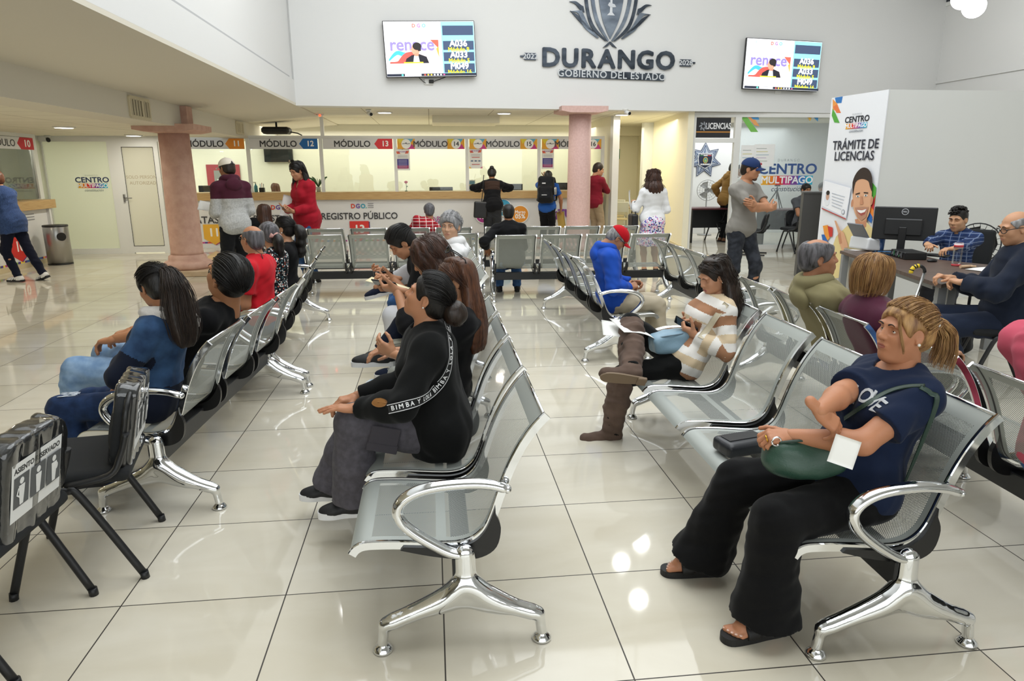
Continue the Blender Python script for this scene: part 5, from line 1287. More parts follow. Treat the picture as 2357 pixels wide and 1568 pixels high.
# ---------------------------------------------------------------- clothes
def sleeve(S, K, d, g, length, r0=None, k=.03, flare=0.):
    """length 0..1 upper arm, 1..2 forearm"""
    s = K.s; lw = limb_r(K); a, e, w = K.sh[d], K.el[d], K.wr[d]
    S.ell(a, V(.048, .048, .051)*s*lw+g*.9, k=.035)
    if length <= 1:
        q = a+(e-a)*length; S.cap(a, q, .047*s*lw+g, (.045*s*lw+g*1.25+flare), k=k, flat='b')
    else:
        S.cap(a, e, .046*s*lw+g, .040*s*lw+g, k=k); q = e+(w-e)*(length-1); m = e+(q-e)*.4
        S.cap(e, m, .041*s*lw+g, .042*s*lw+g, k=.02); S.cap(m, q, .041*s*lw+g, (.030*s*lw+g*.8+flare), k=.02, flat='b')
def top(K, root, m, name='shirt', g=.012, sl=.55, hem=-.10, neck='round', h=.008, wr=.0075, seed=0, collar=None, hood=None, flare=0., slR=None, extra=None, hemflare=0., parts=None, fold=62., neckr=None):
    s = K.s; S = SDF(); torso(S, K, g, hipg=g+.014+hemflare)
    if hemflare:
        S.cap(K.waist, K.hip+K.Rp @ V(0, 0, hem), .14*s*K.w+g, .17*s*K.w+g+hemflare, k=.05, sq=(K.Rp @ V(1, 0, 0), .7))
    for d in (1, -1): sleeve(S, K, d, g, (slR if (d < 0 and slR is not None) else sl), flare=flare)
    # flat hem, open neck
    S.plane(K.hip+K.Rp @ V(0, 0, hem), K.Rp @ V(0, 0, -1), k=.006)
    nr = neckr or {'round': .068, 'wide': .085, 'collar': .062, 'vee': .07, 'high': .052}[neck]
    S.cap(K.neck+K.Rc @ V(.03 if neck == 'vee' else .018, 0, .01), K.neck+K.nd*.12+K.Rc @ V(.05, 0, .02), nr*s, nr*s*1.2, k=.008, op='s')
    if neck == 'vee': S.cap(K.neck+K.Rc @ V(.07, 0, .02), K.neck+K.Rc @ V(.13, 0, -.10), .045, .012, k=.006, op='s')
    press(S, K)
    if K.bench: S.plane((0, 0, .374), (0, 0, -1), k=.01)
    if extra: extra(S, K)
    S.noise = folds(wr, seed, fold)
    v, f = S.mesh(h); b = MB(); mats = [m]
    if parts: mi, mats = parts(v[f].mean(1), K); b.f.append((f, mi, True)); b.v.append(v); b.n = len(v)
    else: b.add(v, f)
    o = b.build(name, mats, root)
    if collar:
        c = MB(); R = frame(K.Rc @ V(1, 0, 0), K.nd); c0 = K.neck+K.nd*.012
        rows = []
        for (rr, zz) in ((.060, .045), (.064, .03), (.074, .005), (.084, -.012)):
            rows.append([c0+R @ V(rr*s*math.cos(t)*1.0+.016+(.03*(1 if abs(t) < 1 else 0))*0, rr*s*math.sin(t)*1.12, (zz-.030*max(0, math.cos(t)))*s) for t in np.linspace(.28, 2*PI-.28, 26)])
        c.sheet(rows, thick=.004); c.build('collar', collar, o)
    if hood:
        q = SDF(); c0 = K.neck+K.Rc @ V(-.06, 0, .015)*s
        for t in np.linspace(-2.2, 2.2, 12):
            pass
        pts = [K.neck+K.Rc @ V(-.080*math.cos(t)+.012, .085*math.sin(t), .035+.020*math.cos(t))*s for t in np.linspace(-2.3, 2.3, 15)]
        for i in range(14): q.cap(pts[i], pts[i+1], .034*s, .034*s, k=.02)
        q.ell(K.neck+K.Rc @ V(-.115, 0, -.035)*s, V(.045, .10, .075)*s, K.Rc, k=.04)
        q.noise = folds(.004, seed+3, 40); v, f = q.mesh(h); c = MB(); c.add(v, f); c.build('hood', hood, o)
    return o
def pants(K, root, m, name='trousers', g=.010, r=None, end=1.0, h=.008, wr=.0075, seed=1, cutoff=None, fold=58., parts=None, mats=None, waist=.10, endR=None):
    """r = radii (thigh, knee, mid shin, hem)"""
    s = K.s; lw = limb_r(K); r = r or (.086*lw, .060*lw, .055*lw, .048); S = SDF()
    fa = K.fat; w = K.w
    S.ell(K.hip+K.Rp @ V(.0+.012*fa, 0, .045)*s, V((.112+.035*fa)*s+g, (.170 if K.fem else .160)*w*(1+.06*fa)*s+g, .12*s+g), K.Rp, k=.05)
    S.cap(K.hip+K.Rp @ V(.005, 0, .05), K.hip+K.Rp @ V(.008, 0, waist*s), (.118+.02*fa)*s*w+g, (.112+.03*fa)*s*w+g, k=.05, sq=(K.Rp @ V(1, 0, 0), .8), flat='b')
    for d in (1, -1):
        S.ell(K.hip+K.Rp @ V(-.035, d*.075, -.005)*s, V(.080*s+g, .085*w*s+g, .085*s+g), K.Rp, k=.05)
        a, kk, an = K.hj[d], K.kn[d], K.an[d]; e = kk+(an-kk)*((endR if (d < 0 and endR is not None) else end)); mm = kk+(e-kk)*.5
        S.cap(a, kk, r[0]*s+g, r[1]*s+g, k=.04); S.cap(kk, mm, r[1]*s+g, r[2]*s+g, k=.025); S.cap(mm, e, r[2]*s+g, r[3]*s+g, k=.02, flat='b')
    press(S, K); ns = folds(wr, seed, fold); u = K.Rp[:, 2]; hz = K.hip @ u
    S.noise = lambda X, Y, Z: np.where(X*u[0]+Y*u[1]+Z*u[2] > hz-.02, 0, ns(X, Y, Z)) if not K.sit else ns(X, Y, Z)*np.clip((hz+.05-(X*u[0]+Y*u[1]+Z*u[2]))/.08, 0, 1)
    v, f = S.mesh(h); b = MB()
    if parts: mi, mats = parts(v[f].mean(1), K); b.f.append((f, mi, True)); b.v.append(v); b.n = len(v)
    else: b.add(v, f)
    return b.build(name, mats or [m], root)
def shoes(K, root, m, sole, h=.006, kind='sneaker', only=None, L=.25, sw=.030):
    for d in (1, -1):
        if only is not None and d != only: continue
        a = K.an[d]; f3 = K.fd[d]; up = nrm(V(0, 0, 1)-f3*f3[2]); R = frame(f3, up); s = K.s; o = a-up*.085*s
        S = SDF(); T = lambda x, y, z: o+R @ V(x, y, z)*s
        l = L/.25
        S.ell(T(-.035, 0, .05), V(.045, .036, .045)*s, R, k=.02); S.cap(T(-.02, 0, .045), T(.09*l, 0, .04), .038*s, .036*s, k=.03, sq=(up, .9)); S.ell(T(.125*l, 0, .034), V(.062*l, .043, .032)*s, R, k=.03)
        S.cap(T(.01, 0, .06), T(-.008, 0, .105), .040*s, .040*s, k=.03, flat='b'); S.plane(T(0, 0, .02), -up, k=.002)
        v, f = S.mesh(h); b = MB(); b.add(v, f); q = b.build('shoe', m, root)
        S = SDF()
        prof = [(-.075, .033), (-.03, .037), (.05, .036), (.11*l, .045), (.165*l, .036), (.188*l, .018)]
        b = MB(); pl = [(x, y) for x, y in prof]+[(x, -y) for x, y in prof[::-1]]; pl = [(p[0], p[1]) for p in crom([V(x, y, 0) for x, y in pl], 3, True)]
        b.prism([(x*s, y*s) for x, y in pl], T(0, 0, 0.001), R[:, 0], R[:, 1], sw*s); b.build('sole', sole, q)
# ---------------------------------------------------------------- hair
def hair_mat(c, c2=None, name=None):
    n = 'hair_'+c.strip('#')+(c2 or '').strip('#')
    if n in MATS: return MATS[n]
    return mat(n, c, .42, spec=.4, bump=(120, .5, (1, 1, .12)), vary=(c2 or darker(c, 1.5), 60, (1, 1, .15), .3, .75))
def H(K, P=None):
    sc = K.s*(P or {}).get('hs', 1.); return lambda x, y, z: K.hc+(K.Rh*sc) @ V(x, y, z)
def hair_shell(K, root, m, t=.012, back=-.075, front=.055, side=.030, h=.005, name='hair', top_=0., fringe=0., amp=.003, parent=None, bald=None, sideburn=True):
    """cap of hair on the skull; t thickness, front = hairline x at the top of the forehead"""
    S = SDF(); R = K.Rh; s = K.s; T = H(K)
    S.ell(T(-.014, 0, .034+top_*.4), V(.096+t, .078+t, .084+t+top_)*s, R, k=0)
    S.ell(T(-.05, 0, -.02), V(.060+t*.8, .066+t*.6, .068)*s, R, k=.02)
    # open the face, ears and nape
    S.ell(T(.150-fringe*.02, 0, -.02-fringe*.035), V(.155-front-.0, .110, .105)*s, R, k=.012, op='s')
    S.ell(T(.075, 0, -.075), V(.105, .16, .075)*s, R, k=.010, op='s')
    for d in (1, -1): S.ell(T(.004, d*.085, -.008), V(.024, .03, .034)*s, R, k=.008, op='s')
    S.plane(T(-.05, 0, back), R @ V(.25, 0, -1), k=.01)
    if bald: S.ell(T(*bald[0]), V(*bald[1])*s, R, k=.03, op='s')
    S.noise = folds(amp, 7, 60, R @ V(.3, 0, 1)); v, f = S.mesh(h); b = MB(); b.add(v, f); return b.build(name, m, parent or root)
def strands(guides, n, r, seed=0, spread=1., taper=.25, sub=5, wave=0., freq=25., jit=.0):
    """thin hair tubes following guide curves [(points, radii), ...]"""
    rnd = random.Random(seed); b = MB()
    G = []
    for pts, rad in guides:
        c = crom([V(*p) for p in pts], sub); k = len(c); rr = np.interp(np.linspace(0, 1, k), np.linspace(0, 1, len(rad)), rad); G.append((np.array(c), rr))
    for i in range(n):
        c, rr = G[i % len(G)]; k = len(c); a = rnd.uniform(0, 6.283); q = math.sqrt(rnd.random())*spread; off = np.zeros((k, 3)); T = np.gradient(c, axis=0)
        L = rnd.uniform(.86, 1.); ph = rnd.uniform(0, 6.28); drift = rnd.uniform(-.5, .5)
        u = nrm(np.cross(T[0], V(.2, .9, .3)))
        P = []
        for j in range(k):
            t = nrm(T[j]); u = nrm(u-t*(u @ t)); w = np.cross(t, u); aa = a+drift*j/k
            wv = wave*math.sin(freq*j/k+ph) if wave else 0
            P.append(c[j]+rr[j]*q*(math.cos(aa)*u+math.sin(aa)*w)+wv*(u*math.cos(ph)+w*math.sin(ph)))
        m = max(3, int(k*L)); b.tube(P[:m], [r*(1-(1-taper)*(j/(m-1))**2) for j in range(m)], 4, cap=False)
    return b
def blob(pts, rad, h=.006, k=.02, amp=.003, seed=0, f=60., axis=None):
    S = SDF(); c = crom([V(*p) for p in pts], 4); rr = np.interp(np.linspace(0, 1, len(c)), np.linspace(0, 1, len(rad)), rad)
    for i in range(len(c)-1): S.cap(c[i], c[i+1], rr[i], rr[i+1], k=k)
    if amp: S.noise = folds(amp, seed, f, axis)
    v, ff = S.mesh(h); b = MB(); b.add(v, ff); return b
def cap_hat(K, root, m, brim_m=None, button=None, back=False, tilt=0., h=.005, label_mark=None):
    t = root; R = K.Rh @ Rz(PI if back else 0) @ Ry(tilt); s = K.s; T = lambda x, y, z: K.hc+R @ V(x, y, z)*s
    S = SDF(); S.ell(T(-.008 if not back else .008, 0, .038), V(.110, .092, .092)*s, R, k=0); S.plane(T(0, 0, .030), -(R @ V(.10, 0, 1)), k=.006)
    S.ell(T(-.008 if not back else .008, 0, .02), V(.104, .086, .088)*s, R, k=.0, op='s'); 
    if back: pass
    v, f = S.mesh(h); b = MB(); b.add(v, f); b.ell(T(-.006, 0, .131), (.007,)*3); c = b.build('cap', m, t)
    b = MB(); rows = []
    for i, r_ in enumerate(np.linspace(0, 1, 7)):
        rows.append([T(.080+.020*0+(.012+.078*r_)*math.cos(a)-.004, .078*math.sin(a)*(1-.12*r_)*1.02, .034-.010*r_-.028*math.sin(a)**2+.002) if True else 0 for a in np.linspace(-1.45, 1.45, 17)])
    b.sheet(rows, thick=.004); b.build('visor', brim_m or m, c); return c
def glasses(K, root, m, lens=None, up=0., fwd=0., w=.027, hgt=.018, tilt=0., name='glasses', r=.0018, temple=True):
    s = K.s; R = K.Rh @ Ry(tilt); T = lambda x, y, z: K.hc+K.Rh @ (V(fwd, 0, up)*s)+R @ V(x, y, z)*s
    b = MB()
    for d in (1, -1):
        pts = [T(.102-.012*abs(math.cos(a))**2*(1 if math.cos(a)*1 > 0 else .0), d*(.033+w*math.cos(a)), .006+hgt*math.sin(a)) for a in np.linspace(0, 2*PI, 20, endpoint=False)]
        b.tube(pts, r, 6, closed=True)
        if temple: b.tube([T(.092, d*.060, .012), T(.03, d*.079, .012), T(-.01, d*.080, .008), T(-.03, d*.076, -.012)], r, 6)
    b.tube([T(.105, .008, .01), T(.107, 0, .013), T(.105, -.008, .01)], r, 6); g = b.build(name, m, root)
    if lens:
        b = MB()
        for d in (1, -1):
            P = [T(.101, d*.033, .006)]+[T(.102-.012*max(0, math.cos(a))**2, d*(.033+w*math.cos(a)), .006+hgt*math.sin(a)) for a in np.linspace(0, 2*PI, 20, endpoint=False)]
            b.add(P, [(0, 1+i, 1+(i+1) % 20) for i in range(20)])
        b.build('lens', lens, g)
    return g
def long_hair(K, root, m, length=.36, n=260, r=.0016, az=(75, 285), h=.006, wave=0., seed=0, thick=.024, part=0., fwd=0., flare=.02, blob_amp=.003, spread=1.2, t=.014, front=.05, gravity=True, name='hair', steps=11, fringe=0.):
    """hair falling from the skull: shell, core locks and loose strands"""
    s = K.s; R = K.Rh; T = H(K); o = hair_shell(K, root, m, t=t, back=-.16, front=front, h=h, name=name, amp=blob_amp, fringe=fringe)
    guides = []
    for a in np.radians(np.linspace(az[0], az[1], steps)):
        ca, sa = math.cos(a), math.sin(a)
        p = [T(.02+part*0, part+.012*sa, .118), T(-.014+.075*ca, .066*sa+part*.3, .098), T(-.014+.100*ca, .086*sa, .035), T(-.020+.088*ca+fwd, .084*sa, -.055)]
        end = p[-1]; dn = V(0, 0, -1) if gravity else K.Rh @ V(0, 0, -1); out = K.Rh @ V(ca, sa*.8, 0)
        for q in (.3, .65, 1.): p.append(end+dn*(length-.10)*q+out*flare*math.sin(q*2.2)+K.Rh @ V(-.02*q, 0, 0))
        guides.append((p, [.012, .016, thick*.8, thick, thick*1.05, thick, thick*.45]))
    S = SDF()
    for p, rad in guides:
        c = crom([V(*q) for q in p], 3); rr = np.interp(np.linspace(0, 1, len(c)), np.linspace(0, 1, len(rad)), rad)*.8
        for i in range(len(c)-1): S.cap(c[i], c[i+1], rr[i], rr[i+1], k=.015)
    S.noise = folds(blob_amp, seed, 70, V(0, 0, 1)); v, f = S.mesh(h); b = MB(); b.add(v, f)
    if n:
        b.join(strands(guides, n, r, seed, spread, wave=wave, freq=22.)); fl = []
        for d in (1, -1):          # parted locks swept back behind the ears
            for x0 in np.linspace(.070, -.06, 8): fl.append(([T(x0, part+.006*d, .116+t-.45*max(0, x0-.01)), T(x0*.9-.004, .052*d, .104+t*.6-.3*max(0, x0)), T(x0*.55-.016, (.080+t)*d, .050), T(-.045+x0*.25, (.084+t)*d, -.005), T(-.075, .085*d, -.07), T(-.085, .08*d, -.16)], [.006, .008, .009, .010, .012, .014]))
        b.join(strands(fl, n//2+60, r, seed+1, 1.1, wave=wave*.4))
    b.build('long_locks', m, o); return o
def hair_over(K, o, m, n=160, r=.0013, toward=(-.115, 0, .04), front=.055, seed=3, side=.9, lift=.0145):
    """fine strands combed from the hairline back to one gathering point, over a shell"""
    T = H(K); G = []
    for a in np.linspace(-2.15, 2.15, 25):
        x0 = .050*math.cos(a)+.006; y0 = .07*math.sin(a); z0 = .095-.070*(abs(a)/2.15)**2
        def onsk(x, y, z):
            d = V((x+.014)/(.096+lift), y/(.078+lift), (z-.034)/(.084+lift)); L = np.linalg.norm(d); return T(-.014+(x+.014)/L, y/L, .034+(z-.034)/L)
        p = [onsk(x0+(toward[0]-x0)*q, y0*(1-q**1.6)+toward[1]*q, z0+(toward[2]-z0)*q+.05*math.sin(q*PI)*(1-abs(a)/3)) for q in (0, .25, .5, .75)]+[T(*toward)]
        G.append((p, [.014, .014, .014, .012, .006]))
    b = strands(G, n, r, seed, 1.); b.build('combed_strands', m, o)
def person(name, label, x, y, yaw, P, group=None):
    """empty at the floor under the hips; local +x is where the person faces"""
    K = skeleton(P); t = thing('person', label, 'person', (x, y, 0), yaw, group); K.root = t; K.P = P; build_body(K, P, t, P.get('res', .010), P.get('hres', .0045)); return t, K
# ================================================================ placing helpers
from mathutils.bvhtree import BVHTree
def local(x, y, yaw, p): q = Rz(-yaw) @ (np.asarray(p, float)-V(x, y, 0)); return q
def seatpos(key, i, along=0., back=0.):
    B = BENCHES[key]; s = B['seats'][i]; a = B['ang']; return s[0]-math.sin(a)*along+math.cos(a)*back, s[1]+math.cos(a)*along+math.sin(a)*back, a+PI
def sitter(name, label, key, i, P, head=None, along=0., group=None, ydepth=None, free=None):
    """someone on bench seat i; head = photo pixel of the head centre, used to set lean and height"""
    if free: x, y, yaw = free
    else: x, y, yaw = seatpos(key, i, along)
    yaw += P.get('turn', 0); P = resolve(P, x, y, yaw); P['sit'] = True; P['bench'] = not free; P.setdefault('hip', (.05, 0, .468)); P.setdefault('h', 1.62); hx = P['hip'][0]
    if head is not None:
        f = V(math.cos(yaw), math.sin(yaw), 0)
        if abs(f[0]) > abs(f[1]): T = local(x, y, yaw, at_y(head[0], head[1], y+(ydepth or 0)))
        else: T = local(x, y, yaw, at_y(head[0], head[1], y+(ydepth or 0)))
        for it in range(6):
            K = skeleton(P); e = T-K.hc; P['h'] = float(np.clip(P['h']*(1+.8*e[2]/(K.hc[2]-K.hip[2])), 1.45, 1.86)); 
            if abs(f[0]) > abs(f[1]): P['hip'] = (float(np.clip(P['hip'][0]+.7*e[0], hx-.02, hx+.12)), 0, P['hip'][2]); d = .6*e[0]/.5; P['pp'] = P.get('pp', -.15)+d*.8; P['cp'] = P.get('cp', 0)+d*.8
            else: P['pr'] = P.get('pr', 0)-.5*e[1]/.5; P['cr'] = P.get('cr', 0)-.5*e[1]/.5
    t, K = person(name, label, x, y, yaw, P, group); K.x, K.y, K.yaw = x, y, yaw; return t, K
def resolve(P, x, y, yaw):
    P = dict(P)
    for k in ('armL', 'armR', 'legL', 'legR'):
        if k in P and 'px' in P[k]:
            q = dict(P[k]); c = 't' if k[0] == 'a' else 'a'; q[c] = tuple(local(x, y, yaw, at_y(q['px'][0], q['px'][1], y+q.get('dy', 0)))); P[k] = q
    return P
def stander(name, label, head, depth, yaw, P, group=None):
    P = dict(P); W = CAM+ray(*head)*depth; x, y = W[0], W[1]; P.setdefault('h', 1.66)
    P0 = P
    for it in range(6):
        P = dict(resolve(P0, x, y, yaw), h=P['h'])
        K = skeleton(P); P['h'] = float(np.clip(P['h']*(1+(W[2]-K.hc[2])/K.hc[2]), 1.4, 1.95)); q = Rz(yaw) @ K.hc; x, y = W[0]-q[0], W[1]-q[1]
    t, K = person(name, label, x, y, yaw, P, group); K.x, K.y, K.yaw = x, y, yaw; return t, K
def toW(K, p): return Rz(K.yaw) @ np.asarray(p, float)+V(K.x, K.y, 0)
def toL(K, p): return local(K.x, K.y, K.yaw, p)
class Surf:
    """surface of a finished mesh, for things that lie on it (straps, prints)"""
    def __init__(s, obs):
        vs, fs, n = [], [], 0
        for o in obs:
            M = o.matrix_world if False else None
            p = o; T = Matrix.Identity(4)
            while p is not None: T = p.matrix_basis @ T; p = p.parent
            me = o.data; k = len(me.vertices); P = np.zeros(k*3); me.vertices.foreach_get('co', P); P = P.reshape(-1, 3); A = np.array(T); P = P @ A[:3, :3].T+A[:3, 3]
            vs.append(P); fs += [tuple(i+n for i in f.vertices) for f in me.polygons]; n += k
        s.t = BVHTree.FromPolygons([tuple(v) for v in np.concatenate(vs)], fs)
    def px(s, px, py, off=.004):
        d = nrm(ray(px, py)); h = s.t.ray_cast(Vector(CAM), Vector(d))
        if h[0] is None: return None
        n = np.array(h[1]); n = n if n @ d < 0 else -n; return np.array(h[0])+n*off, n
    def near(s, p, off=.004, ref=None):
        h = s.t.find_nearest(Vector(p)); n = np.array(h[1]); return np.array(h[0])+n*off, n
def strap_px(S, K, pts, w, m, name='strap', off=.006, parent=None, smooth=6, thick=.003):
    """band lying on a surface along photo pixels"""
    Q = [S.px(*p, off) for p in pts]; Q = [q for q in Q if q is not None]
    P = crom([q[0] for q in Q], smooth); N = crom([q[1] for q in Q], smooth)
    rows = []
    for i, (p, n) in enumerate(zip(P, N)):
        t = nrm(P[min(i+1, len(P)-1)]-P[max(i-1, 0)]); n = nrm(n-t*(n @ t)); b = np.cross(t, n)
        rows.append([toL(K, p+b*w*a) for a in (-.5, -.25, 0, .25, .5)])
    b = MB(); b.sheet(rows, thick=thick); o = b.build(name, m, parent or K.root); return o, P, N
def phone_in_hand(K, d, label, col='#121214', off=(.07, 0, -.022), size=(.075, .0045, .036), tilt=0., name='smartphone'):
    """phone lying in the curled fingers of one hand: a thing of its own"""
    R = frame(K.hd[d], -K.hn[d]); Rw = Rz(K.yaw) @ R @ Ry(tilt); c = toW(K, K.wr[d]+R @ (V(*off)*V(1, -d, 1)))
    t = thing(name, label, 'phone', tuple(c)); b = MB(); b.box((0, 0, 0), (size[0], size[2], size[1]), Rw, bev=.004); b.build('case', mat('phone_'+col.strip('#'), col, .3), t)
    b = MB(); b.box(Rw @ V(0, 0, size[1]+.0004), (size[0]-.005, size[2]-.003, .0003), Rw); b.build('screen', mat('phone_glass', '#20262c', .08), t); return t
def sheet_thing(name, label, cat, c, fwd, up, w, l, m, bend=.02, parts=None, thick=.0012):
    """a sheet of paper in world space: fwd = long direction, up = face normal"""
    R = frame(fwd, up); t = thing(name, label, cat, tuple(c)); rows = []
    for a in np.linspace(-.5, .5, 9): rows.append([R @ V(a*l, b_*w, bend*math.sin((a+.5)*PI)*(1+.4*b_)) for b_ in np.linspace(-.5, .5, 7)])
    b = MB(); b.sheet(rows, thick=thick); b.build('sheet', m, t)
    if parts: parts(t, R)
    return t
HM = {k: hair_mat(*v) for k, v in dict(black=('#0b0908', '#1c1714'), dark=('#17100c', '#33241a'), brown=('#2c1a12', '#503224'), chest=('#3a2218', '#6b4229'), grey=('#5a5a5c', '#a7a6a6'), saltpepper=('#2b2a2b', '#77757a'), highl=('#6a4426', '#c49a62'), blond=('#593a20', '#b98a52')).items()}
M_lens = glass('dark_lens', (.06, .06, .07), 1.0)
M_sole_w = mat('white_rubber', '#e2e2e2', .5); M_sole_b = mat('dark_rubber', '#15151a', .6)
def cloth(name, c, rough=.85, bump=(420, .12), vary=None, sheen=.06): return mat(name, c, rough, spec=.15, bump=bump, sheen=sheen, vary=vary)
C_black = cloth('black_knit', '#0f1010'); C_blk2 = cloth('black_cotton', '#131315'); C_navyT = cloth('navy_cotton', '#17223a'); C_grey = cloth('grey_cotton', '#8b8780')
C_jeanD = cloth('dark_denim', '#1c2a45', vary=('#263a5e', 18)); C_jeanL = cloth('light_denim', '#6f8db0', vary=('#93aecb', 14)); C_jeanB = cloth('black_denim', '#24262b', vary=('#3a3d44', 14)); C_jeanM = cloth('blue_denim', '#2f4f7c', vary=('#44689a', 16))
C_white = cloth('white_cotton', '#e6e6e6'); C_red = cloth('red_pique', '#c8202c'); C_beige = cloth('beige_chino', '#a38f74'); C_grt = cloth('charcoal_twill', '#4b484d', vary=('#57545a', 40))
M_shoe_b = mat('black_shoe', '#141416', .6, bump=(300, .1)); M_shoe_g = mat('grey_suede', '#6b6258', .8)
def spots(name, base, cols, scale, thr=.45):
    """printed fabric: coloured cells over a base"""
    if name in MATS: return MATS[name]
    m = mat(name, base, .85, spec=.2); nd, lk, b = nodes_of(m); tc = nd.new('ShaderNodeTexCoord'); v = nd.new('ShaderNodeTexVoronoi'); v.inputs['Scale'].default_value = scale; lk.new(tc.outputs['Object'], v.inputs['Vector'])
    sp = nd.new('ShaderNodeSeparateColor'); lk.new(v.outputs['Color'], sp.inputs[0]); rp = nd.new('ShaderNodeValToRGB'); rp.color_ramp.interpolation = 'CONSTANT'
    e = rp.color_ramp.elements; e[0].color = (*lin(cols[0]), 1); e[0].position = 0; e[1].position = 1/len(cols); e[1].color = (*lin(cols[1]), 1)
    for i, c in enumerate(cols[2:], 2): q = e.new(i/len(cols)); q.color = (*lin(c), 1)
    lk.new(sp.outputs[0], rp.inputs[0]); lt = nd.new('ShaderNodeMath'); lt.operation = 'LESS_THAN'; lt.inputs[1].default_value = thr; lk.new(v.outputs['Distance'], lt.inputs[0])
    mx = nd.new('ShaderNodeMix'); mx.data_type = 'RGBA'; lk.new(lt.outputs[0], mx.inputs[0]); mx.inputs[6].default_value = (*lin(base), 1); lk.new(rp.outputs[0], mx.inputs[7]); lk.new(mx.outputs[2], b.inputs['Base Color']); return m
def plaid(name, base, c1, c2, p=.06, ang=0.):
    if name in MATS: return MATS[name]
    m = mat(name, base, .85, spec=.2); nd, lk, b = nodes_of(m); tc = nd.new('ShaderNodeTexCoord'); mp = nd.new('ShaderNodeMapping'); mp.inputs['Rotation'].default_value = (0, 0, ang); lk.new(tc.outputs['Object'], mp.inputs[0]); sp = nd.new('ShaderNodeSeparateXYZ'); lk.new(mp.outputs[0], sp.inputs[0])
    prev = None
    for ax, col, w, off in ((2, c1, .5, 0), (1, c1, .5, .2), (2, c2, .1, .3), (1, c2, .1, .55), (2, c2, .06, .8)):
        a = nd.new('ShaderNodeMath'); a.operation = 'MULTIPLY_ADD'; a.inputs[1].default_value = 1/p; a.inputs[2].default_value = off; lk.new(sp.outputs[ax], a.inputs[0]); f = nd.new('ShaderNodeMath'); f.operation = 'FRACT'; lk.new(a.outputs[0], f.inputs[0])
        l = nd.new('ShaderNodeMath'); l.operation = 'LESS_THAN'; l.inputs[1].default_value = w; lk.new(f.outputs[0], l.inputs[0]); k = nd.new('ShaderNodeMath'); k.operation = 'MULTIPLY'; k.inputs[1].default_value = .45 if w > .2 else .8; lk.new(l.outputs[0], k.inputs[0])
        mx = nd.new('ShaderNodeMix'); mx.data_type = 'RGBA'; lk.new(k.outputs[0], mx.inputs[0])
        if prev is None: mx.inputs[6].default_value = (*lin(base), 1)
        else: lk.new(prev, mx.inputs[6])
        mx.inputs[7].default_value = (*lin(col), 1); prev = mx.outputs[2]
    lk.new(prev, b.inputs['Base Color']); return m
def by_up(K, z0, o=None): return None

# ================================================================ the woman in the navy LOVE shirt (nearest, right)
LP = dict(fem=True, fat=.75, w=1.13, h=1.62, skin='#b87f5e', res=.0065, hres=.0026, pp=-.20, cp=-.10, hp=-.06, hy=.10, hr=-.02, brow='#2b1b14', lips='#9b5a4c', gaze=(1, -.05, .02), hand_res=.003, hands=1.0,
          legL=dict(a=(.40, .17, .085), dir=(1, .12, 0), pole=(1, .25, 1)), legR=dict(a=(.48, -.22, .085), dir=(1, -.1, 0), pole=(1, -.1, 1)),
          armL=dict(px=(1822, 1004), dy=-.06, pole=(-.35, .75, -.45), dir=(.95, -.2, -.05), pal=(.05, -.5, -1), curl='hold'),
          armR=dict(px=(1880, 950), dy=-.17, pole=(.85, -.5, -.35), dir=(-.72, .12, -.66), pal=(.3, -.75, -.6), curl='relax'))
t, K = sitter('person', 'woman in a navy shirt reading LOVE, seated at the nearest end of the right bench', 'r4', 0, LP, (2080, 772), along=.0)
LOVE = K
shirt = top(K, t, C_navyT, g=.013, sl=.62, slR=.80, hem=-.05, neck='wide', h=.006, seed=3, wr=.008)
pants(K, t, cloth('black_jersey', '#0b0b0c'), g=.012, r=(.098, .080, .088, .125), end=1.02, h=.0065, seed=5)
o = hair_shell(K, t, HM['highl'], t=.012, back=-.085, front=.026, h=.004)
hair_over(K, o, HM['highl'], n=420, r=.0011, toward=(-.118, 0, .035))
T = H(K)
b = strands([([T(-.125, 0, .035), T(-.165, .005, .03), T(-.20, .01, -.02), T(-.205, .01, -.10), T(-.19, .012, -.165)], [.016, .022, .034, .040, .045]), ([T(-.125, .0, .035), T(-.17, -.02, .035), T(-.215, -.02, -.02), T(-.215, -.015, -.09), T(-.205, -.01, -.14)], [.014, .02, .03, .035, .04])], 420, .0014, 5, 1., wave=.002)
b.build('ponytail', HM['highl'], o)
b = strands([([T(.078, .045, .075), T(.085, .068, .03), T(.070, .083, -.035), T(.060, .088, -.075)], [.006, .005, .005, .003])], 26, .0010, 9); b.build('loose_strand', HM['highl'], o)
b = MB()
for i in range(9): a = i*2*PI/9; b.ell(T(-.128, .026*math.cos(a), .035+.026*math.sin(a)), (.0075,)*3, n=10)
b.build('pearl_hair_tie', mat('pearl', '#efece4', .2), o)
b = MB(); b.ell(T(-.004, .083, -.034), (.0055,)*3, n=10); b.build('pearl_earring', mat('pearl', '#efece4', .2), t)
